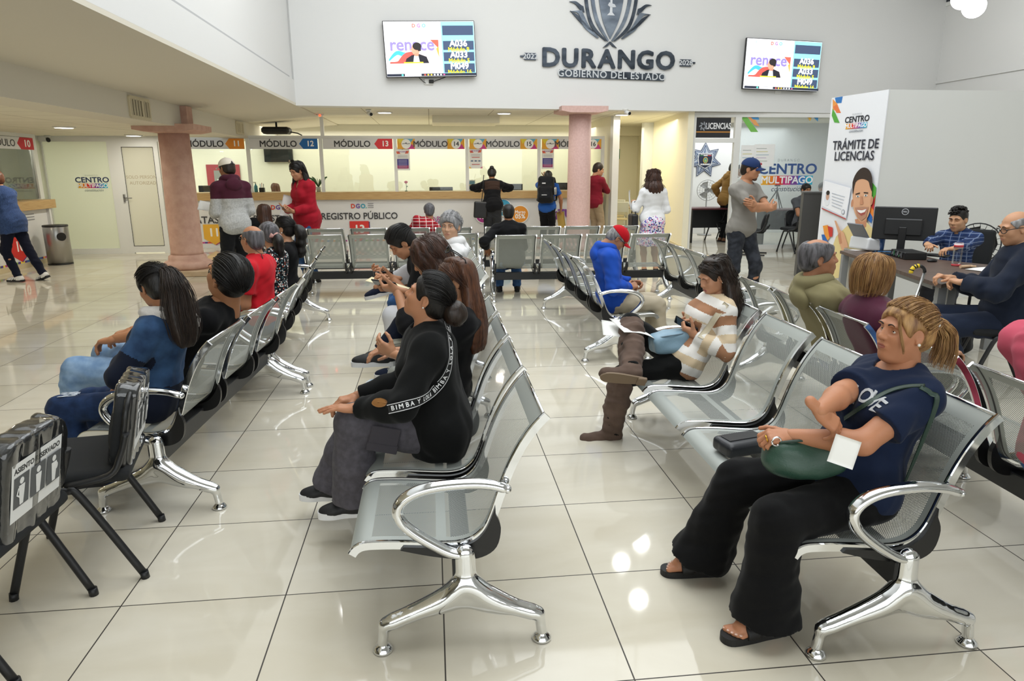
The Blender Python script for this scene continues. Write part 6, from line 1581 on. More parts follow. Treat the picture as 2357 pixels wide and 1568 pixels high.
# sandals with bare toes
def sandal(K, t, d, m):
    a = K.an[d]; f3 = K.fd[d]; R = frame(f3, Z_); s = K.s; o_ = V(a[0], a[1], 0); Tn = lambda x, y, z: o_+R @ V(x, y, z)*s
    b = MB(); pl = [(p[0], p[1]) for p in crom([V(x, y, 0) for x, y in ((-.075, .03), (0, .036), (.09, .044), (.165, .040), (.19, 0), (.165, -.038), (.09, -.044), (0, -.036), (-.075, -.03), (-.088, 0))], 4, True)]
    b.prism([(x*s, y*s) for x, y in pl], Tn(0, 0, .0), R[:, 0], R[:, 1], .026); q = b.build('sandal_sole', m, t)
    S = SDF(); S.cap(Tn(-.045, 0, .055), Tn(.10, 0, .048), .034, .030, k=.02); S.cap(Tn(-.01, 0, .07), Tn(-.015, 0, .16), .037, .036, k=.03)
    for i, (y0, l, r_) in enumerate(((-.026*d, .155, .0125), (-.007*d, .150, .0098), (.010*d, .142, .0092), (.024*d, .132, .0088), (.036*d, .118, .0085))): S.cap(Tn(.09, y0*.8, .042), Tn(l, y0, .036), .012, r_, k=.006)
    v, f = S.mesh(.0035); b = MB(); b.add(v, f)
    for i, (y0, l) in enumerate(((-.026*d, .163), (-.007*d, .157), (.010*d, .149), (.024*d, .139), (.036*d, .125))): b.ell(Tn(l, y0, .043), (.007, .006, .003), R, 8, 1)
    b.build('foot', [skin_mat(K.P['skin']), mat('toenail', '#d9b3a0', .25)], t)
    S = SDF(); S.cap(Tn(.045, 0, .044), Tn(.098, 0, .038), .048, .046, k=.01, flat=True, sq=(V(0, 0, 1), .75)); S.plane(Tn(0, 0, .02), V(0, 0, -1)); v, f = S.mesh(.004); b = MB(); b.add(v, f); b.build('sandal_strap', m, q)
for d in (1, -1): sandal(K, t, d, mat('sandal_black', '#141313', .6))
S = Surf([shirt])
# print
for ch, (px_, py_), sz, rot in (('L', (1968, 909), .085, -.30), ('O', (1990, 912), .080, -.25), ('V', (2010, 922), .085, -.2), ('E', (2019, 936), .082, -.15)):
    q = S.px(px_, py_, .0015)
    if q is None: continue
    p, n = q; ux = nrm(np.cross(Z_, n)); uy = nrm(np.cross(n, ux)); c, s_ = math.cos(rot), math.sin(rot); ux, uy = ux*c+uy*s_, -ux*s_+uy*c
    b = MB(); b.text(ch, (0, 0, 0), X_, Z_, sz, .0025, bold=.03); vv = np.concatenate(b.v); W3 = p+ux*vv[:, :1]+uy*vv[:, 2:3]; PP = []
    for w3 in W3: PP.append(toL(K, S.near(w3, .0022)[0]))
    b.v = [np.array(PP)]; b.build('printed_letter', ink('#eef0f2'), shirt)
strap_px(S, K, [(2128, 890), (2085, 892), (2040, 905), (1990, 935), (1945, 965)], .016, mat('green_leather', '#22382e', .45, bump=(200, .2)), 'bag_strap_front', parent=t)
strap_px(S, K, [(2118, 893), (2140, 905), (2152, 935), (2152, 980), (2140, 1030), (2112, 1075), (2080, 1110)], .016, MATS['green_leather'], 'bag_strap_back', parent=t)
# green handbag on the lap
c = toW(K, V(.25, .05, .625)); bag = thing('handbag', 'dark green leather handbag on the lap of the woman in navy', 'bag', tuple(c), K.yaw)
Sb = SDF(); Sb.box((0, .0, .0), (.125, .075, .062), Rz(-.15), .045, .02); Sb.ell((.0, .0, -.03), (.14, .085, .045), k=.04); Sb.noise = folds(.006, 4, 50); v, f = Sb.mesh(.006); b = MB(); b.add(v, f); b.build('bag_body', mat('green_leather_body', '#2d4a3d', .42, bump=(160, .25)), bag)
b = MB(); b.tube(crom([V(.11, .03, .055), V(.06, .05, .068), V(-.06, .05, .068), V(-.11, .03, .055)], 6), .005, 8); b.build('zip_piping', MATS['green_leather'], bag)
b = MB(); b.tube([V(.12+.016*math.cos(a), .03, .06+.016*math.sin(a)) for a in np.linspace(0, 6.28, 14)], .0035, 6); b.tube([V(.12, .03, .05), V(.10, .035, .03)], .006, 6); b.build('strap_ring', M_chrome, bag)
# white card in the right hand, ring, black case on the next seat
c = at_y(1943, 1040, LOVE.y-.24); sheet_thing('card', 'small white card held by the woman in navy', 'card', c, nrm(V(-.35, -.2, -.9)), nrm(V(-.25, -.9, .35)), .080, .092, M_paper, .001, thick=.001)
R = frame(K.hd[1], -K.hn[1]); b = MB(); c0 = K.wr[1]+R @ V(.088, .0095, .0)*K.s; ax = R @ nrm(V(.9, 0, -.4)); u = nrm(np.cross(ax, R[:, 1])); w_ = np.cross(ax, u)
b.tube([c0+ax*.008+.0118*(math.cos(a)*u+math.sin(a)*w_) for a in np.linspace(0, 2*PI, 16, endpoint=False)], .0025, 6, closed=True); b.build('gold_ring', mat('gold', '#d8a63a', .2, metal=1.), t)
c = at_z(1700, 1030, .425); cs = thing('hard_case', 'black hard case on the empty seat beside the woman in navy', 'case', (c[0]+.03, c[1]+.04, .425), .25)
Sb = SDF(); Sb.box((0, 0, 0), (.11, .065, .032), None, .022, .01); Sb.box((0, -.03, -.006), (.108, .04, .024), None, .012, .012); v, f = Sb.mesh(.005); b = MB(); b.add(v, f); b.build('case_body', mat('case_black', '#2a2c31', .3), cs)
b = MB(); b.box((0, -.066, .0), (.02, .004, .008), bev=.002); b.box((0, 0, .0335), (.085, .03, .001)); b.build('clasp', M_dark, cs)
# ================================================================ the woman in the striped sweater
C_suede = cloth('taupe_suede', '#5b4b42', .9, (300, .12), ('#6a584e', 9))
P = dict(fem=True, w=1.0, h=1.62, skin='#c79272', res=.0065, hres=.003, hip=(.10, 0, .468), pp=-.34, cp=.06, hp=.42, hy=.22, eyes='down', lips='#b5625c', brow='#2a1c15', hand_res=.0035,
         legL=dict(px=(1408, 992), dy=-.04, dir=(1, .0, 0), pole=(1, .1, .8)), legR=dict(px=(1452, 848), dy=-.26, dir=(.95, .35, -.12), pole=(.6, -.5, 1)),
         armL=dict(px=(1600, 772), dy=-.10, pole=(-.6, .6, -.6), dir=(.75, -.45, .35), pal=(.25, -.6, .6), curl='phone'), armR=dict(px=(1588, 756), dy=.10, pole=(-.5, -.7, -.5), dir=(.8, .45, .35), pal=(.1, .65, .6), curl='hold'))
t, K = sitter('person', 'woman in a brown and white striped sweater and taupe boots, looking down at her phone', 'r4', 3, P, (1643, 652), along=.0)
PH = K
def stripes(c, K):
    tz = (K.neck-c) @ K.Rc[:, 2]; m = np.zeros(len(c)); best = np.full(len(c), 1e9)
    for d in (1, -1):
        for a, b_, off in ((K.sh[d], K.el[d], .02), (K.el[d], K.wr[d], .02+np.linalg.norm(K.el[d]-K.sh[d]))):
            ab = b_-a; L = np.linalg.norm(ab); h = ((c-a) @ ab)/L/L; q = np.clip(h, 0, 1); dd = np.linalg.norm(c-a-ab*q[:, None], axis=1)
            ok = (dd < best) & (dd < .085) & (h > .12 if off < .05 else h > -.2); best[ok] = dd[ok]; m[ok] = off+h[ok]*L
    tz = np.where(best < 1, m, tz); k = np.floor((tz+.04)/.052).astype(int) % 4
    return np.array([0, 1, 2, 1])[k], [cloth('cream_knit', '#d9c4a4'), cloth('white_knit', '#ece8e2'), cloth('tan_knit', '#a97c5e')]
sw = top(K, t, None, name='sweater', g=.017, sl=1.94, hem=-.06, neck='wide', h=.006, seed=8, wr=.005, parts=stripes)
pants(K, t, C_black, g=.010, r=(.082, .058, .052, .045), h=.007)
o = long_hair(K, t, HM['dark'], .40, 420, .0016, (98, 262), wave=.012, seed=4, thick=.030, flare=.05, spread=1.35, part=.012, front=.03)
T = H(K); b = MB(); b.ell(T(-.004, .083, -.034), (.005,)*3, n=10); b.build('earring', mat('pearl', '#efece4', .2), t)
for d in (1, -1):     # over-the-knee boots
    S = SDF(); a, k_ = K.an[d], K.kn[d]; up = nrm(k_-a); f3 = nrm(K.fd[d]-up*(K.fd[d] @ up)*.8); q0 = a+(k_-a)*.98
    S.cap(a, a+(k_-a)*.45, .047, .060, k=.03); S.cap(a+(k_-a)*.45, q0, .060, .074, k=.03, flat='b')
    for j, (h_, r_) in enumerate(((.1, .052), (.24, .057), (.38, .060), (.56, .066), (.78, .071))): S.ell(a+(k_-a)*h_, (r_, r_, .018), frame(f3, up), k=.03)
    sn = nrm(np.cross(up, f3)); dn = nrm(np.cross(f3, sn)); dn = -dn if dn @ up > 0 else dn
    S.ell(a+dn*.035-f3*.02, V(.045, .038, .05), frame(f3, up), k=.03); S.cap(a+dn*.04, a+f3*.13+dn*.058, .042, .030, k=.03); S.ell(a+f3*.14+dn*.06, V(.045, .037, .024), frame(f3, -dn), k=.02)
    S.plane(a+dn*.082, dn, k=.004); S.noise = folds(.007, 3+d, 75, None); v, f = S.mesh(.0055); b = MB(); b.add(v, f); bt = b.build('boot', C_suede, t)
    b = MB(); R = frame(f3, -dn); pl = [(p[0], p[1]) for p in crom([V(x, y, 0) for x, y in ((-.07, .022), (0, .032), (.09, .040), (.155, .034), (.185, 0), (.155, -.034), (.09, -.038), (0, -.032), (-.07, -.022), (-.08, 0))], 3, True)]
    b.prism(pl, a+dn*.088, R[:, 0], R[:, 1], .010); b.box(a+dn*.088-f3*.05, (.026, .028, .010), R, bev=.004); b.build('boot_sole', mat('tan_sole', '#7d6a55', .7), bt)
S = Surf([sw]); strap_px(S, K, [(1700, 690), (1672, 700), (1650, 728), (1630, 755), (1612, 778)], .034, cloth('cream_webbing', '#d6cbb2', .7, (900, .3)), 'bag_strap', parent=t)
c = toW(K, (local(K.x, K.y, K.yaw, at_y(1540, 785, K.y-.04)))); bag = thing('handbag', 'pale blue leather bag on the lap of the woman in the striped sweater', 'bag', tuple(c), K.yaw+.2)
Sb = SDF(); Sb.box((0, 0, 0), (.115, .06, .055), Ry(.12), .03, .02); Sb.ell((-.02, 0, -.03), (.10, .07, .04), k=.04); Sb.noise = folds(.006, 2, 55); v, f = Sb.mesh(.006); b = MB(); b.add(v, f); b.build('bag_body', mat('pale_blue_leather', '#7f9db0', .45, bump=(150, .2)), bag)
b = MB(); b.tube(crom([V(-.11, .03, .05), V(-.05, .058, .052), V(.06, .058, .045), V(.11, .03, .03)], 5), .004, 8); b.build('zip', mat('grey_zip', '#5e7482', .4), bag)
phone_in_hand(K, 1, 'black smartphone in the hands of the woman in the striped sweater', off=(.075, .0, -.035), tilt=.1)
def ptxt(t, R):
    F = Flat((0, 0, .012), R[:, 0], R[:, 1]); F.b = MB(); F.k = 10
    q = SDF
c = at_y(1462, 762, K.y-.02)
p_ = sheet_thing('paper_sheet', 'curled white printed papers on the knee of the woman in the striped sweater', 'paper', c, nrm(V(-.9, -.25, .33)), nrm(V(-.3, -.25, .9)), .20, .27, M_paper, .02)
F = Flat((0, 0, 0), nrm(V(-.9, -.25, .33)), nrm(np.cross(nrm(V(-.3, -.25, .9)), nrm(V(-.9, -.25, .33)))))
sheet_thing('paper_sheet', 'lower white paper under the curled papers on the knee', 'paper', c+V(-.07, .02, -.012), nrm(V(-.95, .1, .25)), nrm(V(-.3, -.2, .93)), .19, .25, M_paper, .012)

# ================================================================ the woman in the black cardigan
P = dict(fem=True, fat=.45, w=1.08, h=1.6, skin='#b57f5e', res=.0065, hres=.003, pp=.05, cp=.10, hp=-.40, hy=-.18, brow='#241812', hand_res=.0035,
         legL=dict(px=(815, 1150), dy=-.10, dir=(1, .05, 0), pole=(1, .1, 1)), legR=dict(px=(765, 1115), dy=.14, dir=(1, -.1, 0), pole=(1, -.1, 1)),
         armL=dict(px=(822, 938), dy=-.16, pole=(-.4, .8, -.5), dir=(1, -.05, .02), pal=(0, .05, -1), curl='flat'), armR=dict(t=(.42, -.10, .60), dir=(1, .3, -.1), curl='relax'))
t, K = sitter('person', 'woman in a black cardigan with a lettered strap, hair in a bun, looking up', 'r2a', 1, P, (985, 688))
CW = K
cd = top(K, t, C_black, name='cardigan', g=.020, sl=1.93, hem=-.17, neck='high', h=.0065, seed=6, wr=.005, hemflare=.012)
pants(K, t, C_grt, g=.012, r=(.092, .082, .086, .095), end=1.0, h=.0065, seed=9, wr=.006)
for d in (1,):      # cargo pocket
    a, k_ = K.hj[d], K.kn[d]; ax = nrm(k_-a); n = nrm(V(0, 1, 0)-ax*ax[1]); u = np.cross(n, ax); b = MB(); c = a+(k_-a)*.66+n*.100+u*.01
    b.box(c, (.06, .003, .052), np.stack([ax, n, u], 1), bev=.003); b.box(c+u*.04+n*.003, (.063, .003, .018), np.stack([ax, n, u], 1), bev=.003); b.build('cargo_pocket', cloth('charcoal_pocket', '#444146'), t)
shoes(K, t, M_shoe_b, M_sole_w, L=.24, sw=.034)
o = hair_shell(K, t, HM['black'], t=.012, back=-.085, front=.028, h=.0045); hair_over(K, o, HM['black'], 340, .0012, (-.118, 0, -.005))
T = H(K); b = blob([T(-.105, 0, -.01), T(-.15, 0, -.015), T(-.165, 0, -.03)], [.03, .042, .035], .005, amp=.004, f=90)
b.join(strands([([T(-.15+.03*math.cos(a), .042*math.sin(a), -.02+.035*math.cos(a+.6)), T(-.165+.03*math.cos(a+1), .046*math.sin(a+1), -.02+.04*math.cos(a+1.6)), T(-.15+.03*math.cos(a+2), .042*math.sin(a+2), -.02+.035*math.cos(a+2.6)), T(-.20, .05*math.sin(a), -.04+.03*math.cos(a))], [.012, .014, .012, .01]) for a in np.linspace(0, 6, 9)], 150, .0012, 3)); b.build('hair_bun', HM['dark'], o)
b = MB(); b.ell(T(-.004, .083, -.034), (.004,)*3, n=10); b.build('earring', mat('pearl', '#efece4', .2), t)
S = Surf([cd])
M_strapB = mat('black_webbing', '#0c0c0d', .7)
so, SP, SN = strap_px(S, K, [(1026, 748), (1033, 790), (1033, 830), (1022, 868), (1000, 898), (968, 920), (930, 934), (895, 942)], .040, M_strapB, 'bag_strap', .005, t, 10)
L = np.concatenate([[0], np.cumsum(np.linalg.norm(np.diff(np.array(SP), axis=0), axis=1))])
for off in (-.0165, .0165):
    b = MB(); rows = []
    for i in range(len(SP)):
        tt = nrm(SP[min(i+1, len(SP)-1)]-SP[max(i-1, 0)]); n = nrm(SN[i]-tt*(SN[i] @ tt)); bb = np.cross(tt, n); rows.append([toL(K, SP[i]+bb*(off+e)+n*.0042) for e in (-.0012, .0012)])
    b.sheet(rows, thick=.0008); b.build('strap_stripe', ink('#e9e9ea'), so)
txt = 'BIMBA Y LOLA  '; b = MB(); pos = L[-1]-.012; i = 0
while pos > .02:
    ch = txt[i % len(txt)]; i += 1; wd = {'I': .010, ' ': .012, 'M': .026}.get(ch, .0205)
    if ch != ' ':
        s_ = pos-wd/2; j = min(max(int(np.searchsorted(L, s_)), 1), len(SP)-1); q = (s_-L[j-1])/max(L[j]-L[j-1], 1e-6); p = SP[j-1]*(1-q)+SP[j]*q; tt = nrm(SP[j]-SP[j-1]); n = nrm(SN[j]-tt*(SN[j] @ tt)); ux = -tt; uy = np.cross(n, ux)
        m = MB(); m.text(ch, toL(K, p+n*.0045), Rz(-K.yaw) @ ux, Rz(-K.yaw) @ uy, .026, .001, bold=.02, sx=1.0); b.join(m)
    pos -= wd
b.build('strap_lettering', ink('#f0f0f0'), so)
q = S.px(872, 927, .003)
if q is not None:
    p, n = q; b = MB(); u = nrm(np.cross(Z_, n)); w_ = np.cross(n, u); rows = []
    for rr in np.linspace(0.05, 1, 5): rows.append([toL(K, S.near(p+(u*math.cos(a)*.036+w_*math.sin(a)*.022)*rr+n*.01, .003)[0]) for a in np.linspace(0, 2*PI, 22)])
    b.sheet(rows, thick=.001); b.build('elbow_patch', cloth('tan_suede', '#8a5f34'), cd)

# ================================================================ middle row beyond her
P = dict(fem=True, w=.98, h=1.6, skin='#bd8a69', res=.008, hres=.004, pp=-.10, cp=.05, hp=.15, hy=.05, eyes='down',
         legL=dict(a=(.50, .13, .085), dir=(1, .1, 0)), legR=dict(a=(.47, -.12, .085)), armL=dict(px=(905, 815), dy=-.06, pole=(-.5, .6, -.6), dir=(.8, -.3, .45), pal=(0, -.8, .3), curl='relax'), armR=dict(t=(.30, -.08, .66), dir=(.8, .4, .2), curl='relax'))
t, K = sitter('person', 'woman with sunglasses pushed up on long brown hair, black shirt and ripped pale jeans', 'r2a', 2, P, (1048, 648))
top(K, t, C_blk2, g=.013, sl=.6, hem=-.10, h=.008, seed=12); C_rip = cloth('ripped_pale_denim', '#9db6cc', vary=('#d9e2e8', 22, (1, 1, 3), .45, .6)); pants(K, t, C_rip, g=.012, r=(.085, .066, .062, .06), h=.008, seed=4); shoes(K, t, M_shoe_b, M_sole_w)
o = long_hair(K, t, HM['chest'], .42, 330, .0015, (112, 255), seed=2, thick=.026, flare=.03, front=.035)
g = glasses(K, t, M_dark, M_lens, up=.122, fwd=-.062, tilt=-.7, w=.030, hgt=.022, name='sunglasses', r=.0028)
P = dict(fem=True, w=.98, h=1.6, skin='#bd8a69', res=.008, hres=.0045, pp=.05, cp=.28, hp=.55, hy=.1, eyes='down', armL=dict(px=(915, 668), dy=-.05, pole=(-.5, .6, -.6), dir=(.9, -.3, .1), curl='phone', pal=(0, -.5, .8)), armR=dict(px=(905, 662), dy=.10, pole=(-.5, -.6, -.6), dir=(.9, .3, .1), curl='hold', pal=(0, .5, .8)), legL=dict(px=(880, 810), dy=-.1, dir=(1, 0, 0)), legR=dict(px=(905, 800), dy=.12, dir=(1, 0, 0)))
t, K = sitter('person', 'woman with straight dark brown hair hiding her face, reading a phone and a folder', 'r2a', 3, P, (988, 592))
top(K, t, C_blk2, g=.014, sl=1.4, hem=-.10, h=.009, seed=13); pants(K, t, cloth('navy_trousers', '#161c2c'), g=.012, h=.009); shoes(K, t, M_shoe_b, M_sole_w); long_hair(K, t, HM['brown'], .46, 330, .0016, (30, 300), seed=5, thick=.030, flare=.02)
phone_in_hand(K, 1, 'black phone held by the woman with straight dark brown hair', off=(.085, 0, -.03))
c = at_y(893, 655, K.y+.06); sheet_thing('paper_folder', 'cream folder held by the woman with straight dark brown hair', 'folder', c, nrm(V(-.9, .2, .25)), nrm(V(.25, -.1, .95)), .12, .24, mat('manila', '#e9ddb4', .7), .004)
c = toW(K, V(.22, .16, .60)); bag = thing('shoulder_bag', 'small grey checked bag on the lap of the woman with straight dark brown hair', 'bag', tuple(c), K.yaw+.3); Sb = SDF(); Sb.box((0, 0, 0), (.11, .05, .05), None, .03, .02); v, f = Sb.mesh(.007); b = MB(); b.add(v, f); b.build('bag_body', plaid('checked_canvas', '#8f8d80', '#b7b5a6', '#5f5e54', .03), bag)
P = dict(w=1.08, fat=.3, h=1.68, skin='#b98463', res=.008, hres=.0042, pp=.45, cp=.55, hp=.75, hy=.25, eyes='down', brow='#1a120e', armL=dict(px=(905, 640), dy=-.05, pole=(-.6, .5, -.6), dir=(.95, -.1, .1), pal=(0, -.5, .8), curl='phone'), armR=dict(px=(888, 632), dy=.18, pole=(-.6, -.5, -.6), dir=(.9, .2, .1), pal=(0, .5, .8), curl='pinch'), legL=dict(a=(.42, .13, .085)), legR=dict(px=(885, 655), dy=.12, dir=(1, 0, -.25), pole=(.7, 0, 1)))
t, K = sitter('person', 'man in a black polo and white trousers bent forward over his phone', 'r2b', 0, P, (925, 558))
top(K, t, C_blk2, g=.014, sl=.68, hem=-.12, h=.008, seed=14, collar=C_blk2); pants(K, t, cloth('white_trousers', '#d5d6da'), g=.012, h=.008, end=.93); shoes(K, t, cloth('navy_canvas', '#1a2133'), M_sole_w); o = hair_shell(K, t, HM['black'], t=.012, back=-.06, front=.035, top_=.018, h=.006); hair_over(K, o, HM['black'], 260, .002, (-.11, 0, .02), lift=.026)
phone_in_hand(K, 1, 'black phone held by the man in the black polo', off=(.08, 0, -.03), tilt=-.15)
P = dict(fem=True, w=1.0, h=1.58, skin='#d0a486', res=.009, hres=.0042, pp=-.05, cp=-.02, hp=.05, hy=1.15, cy=.35, brow='#6b625c')
t, K = sitter('person', 'woman with short grey hair and a white top looking back over her shoulder', 'r2b', 1, P, (1038, 522))
top(K, t, C_white, g=.022, sl=1.9, hem=-.12, h=.010, seed=15, hood=C_white); pants(K, t, C_jeanM, g=.012, h=.010); shoes(K, t, M_shoe_b, M_sole_w); o = hair_shell(K, t, HM['grey'], t=.016, back=-.07, front=.042, top_=.012, h=.006, fringe=.4, amp=.007)
hair_over(K, o, HM['grey'], 260, .0016, (-.11, 0, .02), lift=.019)

# ================================================================ left row
P = dict(fem=True, w=.92, h=1.58, skin='#a97555', res=.007, hres=.0038, pp=.05, cp=.22, hp=.30, hy=-.62, cy=-.15, eyes='down', hip=(.14, 0, .468), legL=dict(px=(225, 1085), dy=-.10, dir=(1, .15, 0), pole=(1, .2, 1)), legR=dict(px=(262, 1060), dy=.16, dir=(1, -.05, 0)),
         armL=dict(px=(318, 790), dy=-.02, pole=(.3, .6, -.7), dir=(.1, -.1, 1), pal=(-.6, -.5, .2), curl='hold'), armR=dict(px=(298, 890), dy=.02, pole=(-.4, -.6, -.5), dir=(.9, .1, -.1), curl='hold'))
t, K = sitter('person', 'girl with a long dark ponytail in a denim jacket with a fleece collar', 'r1a', 0, P, (364, 722))
def sl2(c, K): 
    z = (c-K.neck) @ K.Rc[:, 2]; lat = np.abs((c-K.neck) @ K.Rc[:, 1]); f_ = (c-K.sh[1]) @ nrm(K.el[1]-K.sh[1]); near = np.linalg.norm(c-K.sh[1]-np.clip(f_, 0, .6)[:, None]*nrm(K.el[1]-K.sh[1]), axis=1)
    lower = (np.linalg.norm(c-K.el[1], axis=1) < .13) | (np.linalg.norm(c-K.wr[1], axis=1) < .17); return np.where(lower | (z < -.33), 1, 0), [cloth('indigo_denim', '#263a57', vary=('#3c5a80', 9)), cloth('navy_sleeve', '#151b2b')]
jk = top(K, t, None, name='denim_jacket', g=.022, sl=1.9, hem=-.10, neck='wide', h=.007, seed=16, wr=.006, parts=sl2)
S = SDF(); pts = [K.neck+K.Rc @ V(-.080*math.cos(a)+.01, .088*math.sin(a), .018+.014*math.cos(a)) for a in np.linspace(-2.2, 2.2, 15)]
for i in range(14): S.cap(pts[i], pts[i+1], .030, .030, k=.02)
S.ell(K.neck+K.Rc @ V(-.12, 0, -.02), V(.035, .09, .055), K.Rc, k=.03); S.noise = folds(.003, 2, 160); v, f = S.mesh(.005); b = MB(); b.add(v, f); b.build('fleece_collar', cloth('grey_fleece', '#cfcac4', .95, (180, .6)), jk)
pants(K, t, C_jeanD, g=.010, r=(.082, .060, .055, .050), h=.007, seed=22); shoes(K, t, M_shoe_b, M_sole_b, L=.24)
b = MB(); a, k_ = K.hj[1], K.kn[1]; R = frame(nrm(k_-a), Z_)
for i in range(26):
    q = a+(k_-a)*(.78+.2*random.Random(i).random())+R @ V(0, random.Random(i+50).uniform(-.05, .02), .0705); b.tube([q+R @ V(-.012, 0, 0), q+R @ V(.012, .003, 0)], .0018, 5)
b.build('frayed_rips', ink('#d3dbe4'), t)
o = hair_shell(K, t, HM['black'], t=.012, back=-.08, front=.03, h=.0045); hair_over(K, o, HM['black'], 300, .0012, (-.120, 0, .055)); T = H(K)
g_ = [([T(-.125, y_*.3, .055), T(-.165, y_*.6, .045), T(-.188, y_*1.2, -.04), T(-.175, y_*1.8, -.16), T(-.155, y_*1.8, -.29), T(-.14, y_*1.4, -.37)], [.014, .026, .042, .050, .044, .016]) for y_ in (-.02, .0, .022)]
S = SDF()
for p, rad in g_:
    c_ = crom([V(*q) for q in p], 3); rr = np.interp(np.linspace(0, 1, len(c_)), np.linspace(0, 1, 6), rad)*.7
    for i in range(len(c_)-1): S.cap(c_[i], c_[i+1], rr[i], rr[i+1], k=.015)
v, f = S.mesh(.006); b = MB(); b.add(v, f); b.join(strands(g_, 420, .0015, 8, 1.25, wave=.003)); b.build('ponytail', HM['dark'], o)
b = MB(); b.tube([T(-.132, .020*math.cos(a), .053+.020*math.sin(a)) for a in np.linspace(0, 2*PI, 18, endpoint=False)], .006, 8, closed=True); b.build('white_hair_tie', ink('#e4e2da'), o)
P = dict(w=1.05, h=1.70, skin='#b27c58', res=.008, hres=.0042, pp=-.62, cp=-.66, hp=-.40, hy=-.55, legL=dict(a=(.80, .14, .085), dir=(1, .1, 0), pole=(1, .2, 1)), legR=dict(a=(.76, -.18, .085), dir=(1, -.1, 0), pole=(1, -.2, 1)), hip=(.30, 0, .44), hs=1.17, armL=dict(t=(.52, .1, .66)), armR=dict(t=(.52, -.1, .66)))
t, K = sitter('person', 'dark-haired man in glasses, black T-shirt and pale jeans leaning back, left row', 'r1a', 1, P, (528, 640))
top(K, t, C_blk2, g=.014, sl=.62, hem=-.10, h=.008, seed=17); pants(K, t, C_jeanL, g=.013, r=(.088, .068, .062, .058), h=.008, seed=23); shoes(K, t, M_shoe_b, M_sole_w); o = hair_shell(K, t, HM['black'], t=.018, back=-.065, front=.048, top_=.014, h=.005); hair_over(K, o, HM['black'], 420, .0022, (-.115, 0, -.03), lift=.030); glasses(K, t, M_dark, r=.0026)
P = dict(w=1.12, fat=.55, h=1.66, skin='#b7805f', res=.009, hres=.0045, pp=-.05, cp=-.05, hp=.0, hy=-.72, cy=-.25)
t, K = sitter('person', 'bald-topped man in a red polo shirt with a glasses cord, left row', 'r1b', 0, P, (580, 552))
top(K, t, C_red, g=.014, sl=.68, hem=-.10, h=.008, seed=18, collar=C_red); pants(K, t, C_jeanM, g=.012, h=.010); shoes(K, t, M_shoe_b, M_sole_b); o = hair_shell(K, t, HM['saltpepper'], t=.005, back=-.085, h=.005, front=.01, bald=((-.005, 0, .120), (.098, .066, .075))); g = glasses(K, t, M_dark); T = H(K)
b = MB(); b.tube(crom([T(-.02, .082, .0), T(-.08, .075, -.05), T(-.12, .02, -.11), T(-.11, -.05, -.09), T(-.03, -.08, -.01)], 6), .0022, 6); b.tube(crom([T(-.12, .02, -.11), T(-.135, .02, -.15), T(-.128, .028, -.17)], 4), .003, 6); b.build('cord', M_dark, g)
P = dict(fem=True, fat=.3, w=1.0, h=1.56, skin='#bb8868', res=.009, hres=.0045, pp=.0, cp=.0, hp=.08, hy=-.7, cy=-.2)
t, K = sitter('person', 'woman with a pink scrunchie and a black and white patterned blouse, left row', 'r1b', 1, P, (618, 550))
top(K, t, spots('floral_blouse', '#16181c', ['#e8e4dc', '#c9d2d6', '#16181c', '#c46a5a', '#e8e4dc', '#5a7f86'], 62), g=.014, sl=.8, hem=-.10, h=.009, neck='wide'); pants(K, t, C_blk2, g=.012, h=.010); shoes(K, t, M_shoe_b, M_sole_b); o = hair_shell(K, t, HM['saltpepper'], t=.012, back=-.08, h=.005); T = H(K)
b = blob([T(-.105, 0, -.02), T(-.14, .01, -.07), T(-.135, .015, -.16), T(-.12, .02, -.23)], [.028, .036, .034, .012], .006, amp=.004); b.join(strands([([T(-.105, 0, -.02), T(-.145, .01, -.07), T(-.14, .015, -.17), T(-.12, .02, -.25)], [.03, .042, .04, .02])], 160, .0016, 3, wave=.006)); b.build('ponytail', HM['black'], o)
b = MB(); b.tube([T(-.118+.008*math.cos(3*a), .034*math.cos(a), -.025+.030*math.sin(a)) for a in np.linspace(0, 2*PI, 24, endpoint=False)], .014, 8, closed=True); b.tube([T(-.118, .035, -.02), T(-.11, .075, .0)], [.010, .02], 8, flat=(1, .5)); b.build('scrunchie', cloth('dusty_pink', '#c79a92'), o)
b = MB(); b.tube([T(-.004, .085+.0, -.050+.016*0)+K.Rh @ V(.014*math.cos(a), 0, .016*math.sin(a)) for a in np.linspace(0, 2*PI, 16, endpoint=False)], .0022, 6, closed=True); b.build('hoop_earring', mat('gold', '#d8a63a', .2, metal=1.), t)
P = dict(fem=True, fat=.2, w=1.0, h=1.58, skin='#c29070', res=.009, hres=.0042, pp=-.05, cp=-.03, hp=.0, hy=-.25)
t, K = sitter('person', 'woman in a black top with a segmented black ponytail, far end of the left row', 'r1b', 2, P, (655, 545))
top(K, t, C_blk2, g=.013, sl=.7, hem=-.10, h=.009, neck='wide'); pants(K, t, C_jeanD, g=.012, h=.010); shoes(K, t, M_shoe_b, M_sole_b); o = hair_shell(K, t, HM['black'], t=.011, back=-.08, front=.046, h=.005); hair_over(K, o, HM['black'], 180, .0012, (-.118, 0, .01)); T = H(K)
b = blob([T(-.115, 0, .01), T(-.16, .0, -.01), T(-.185, 0, -.06), T(-.17, 0, -.10), T(-.175, 0, -.15), T(-.165, 0, -.19), T(-.17, 0, -.24), T(-.155, 0, -.29)], [.02, .042, .046, .022, .042, .02, .04, .016], .006, amp=.005)
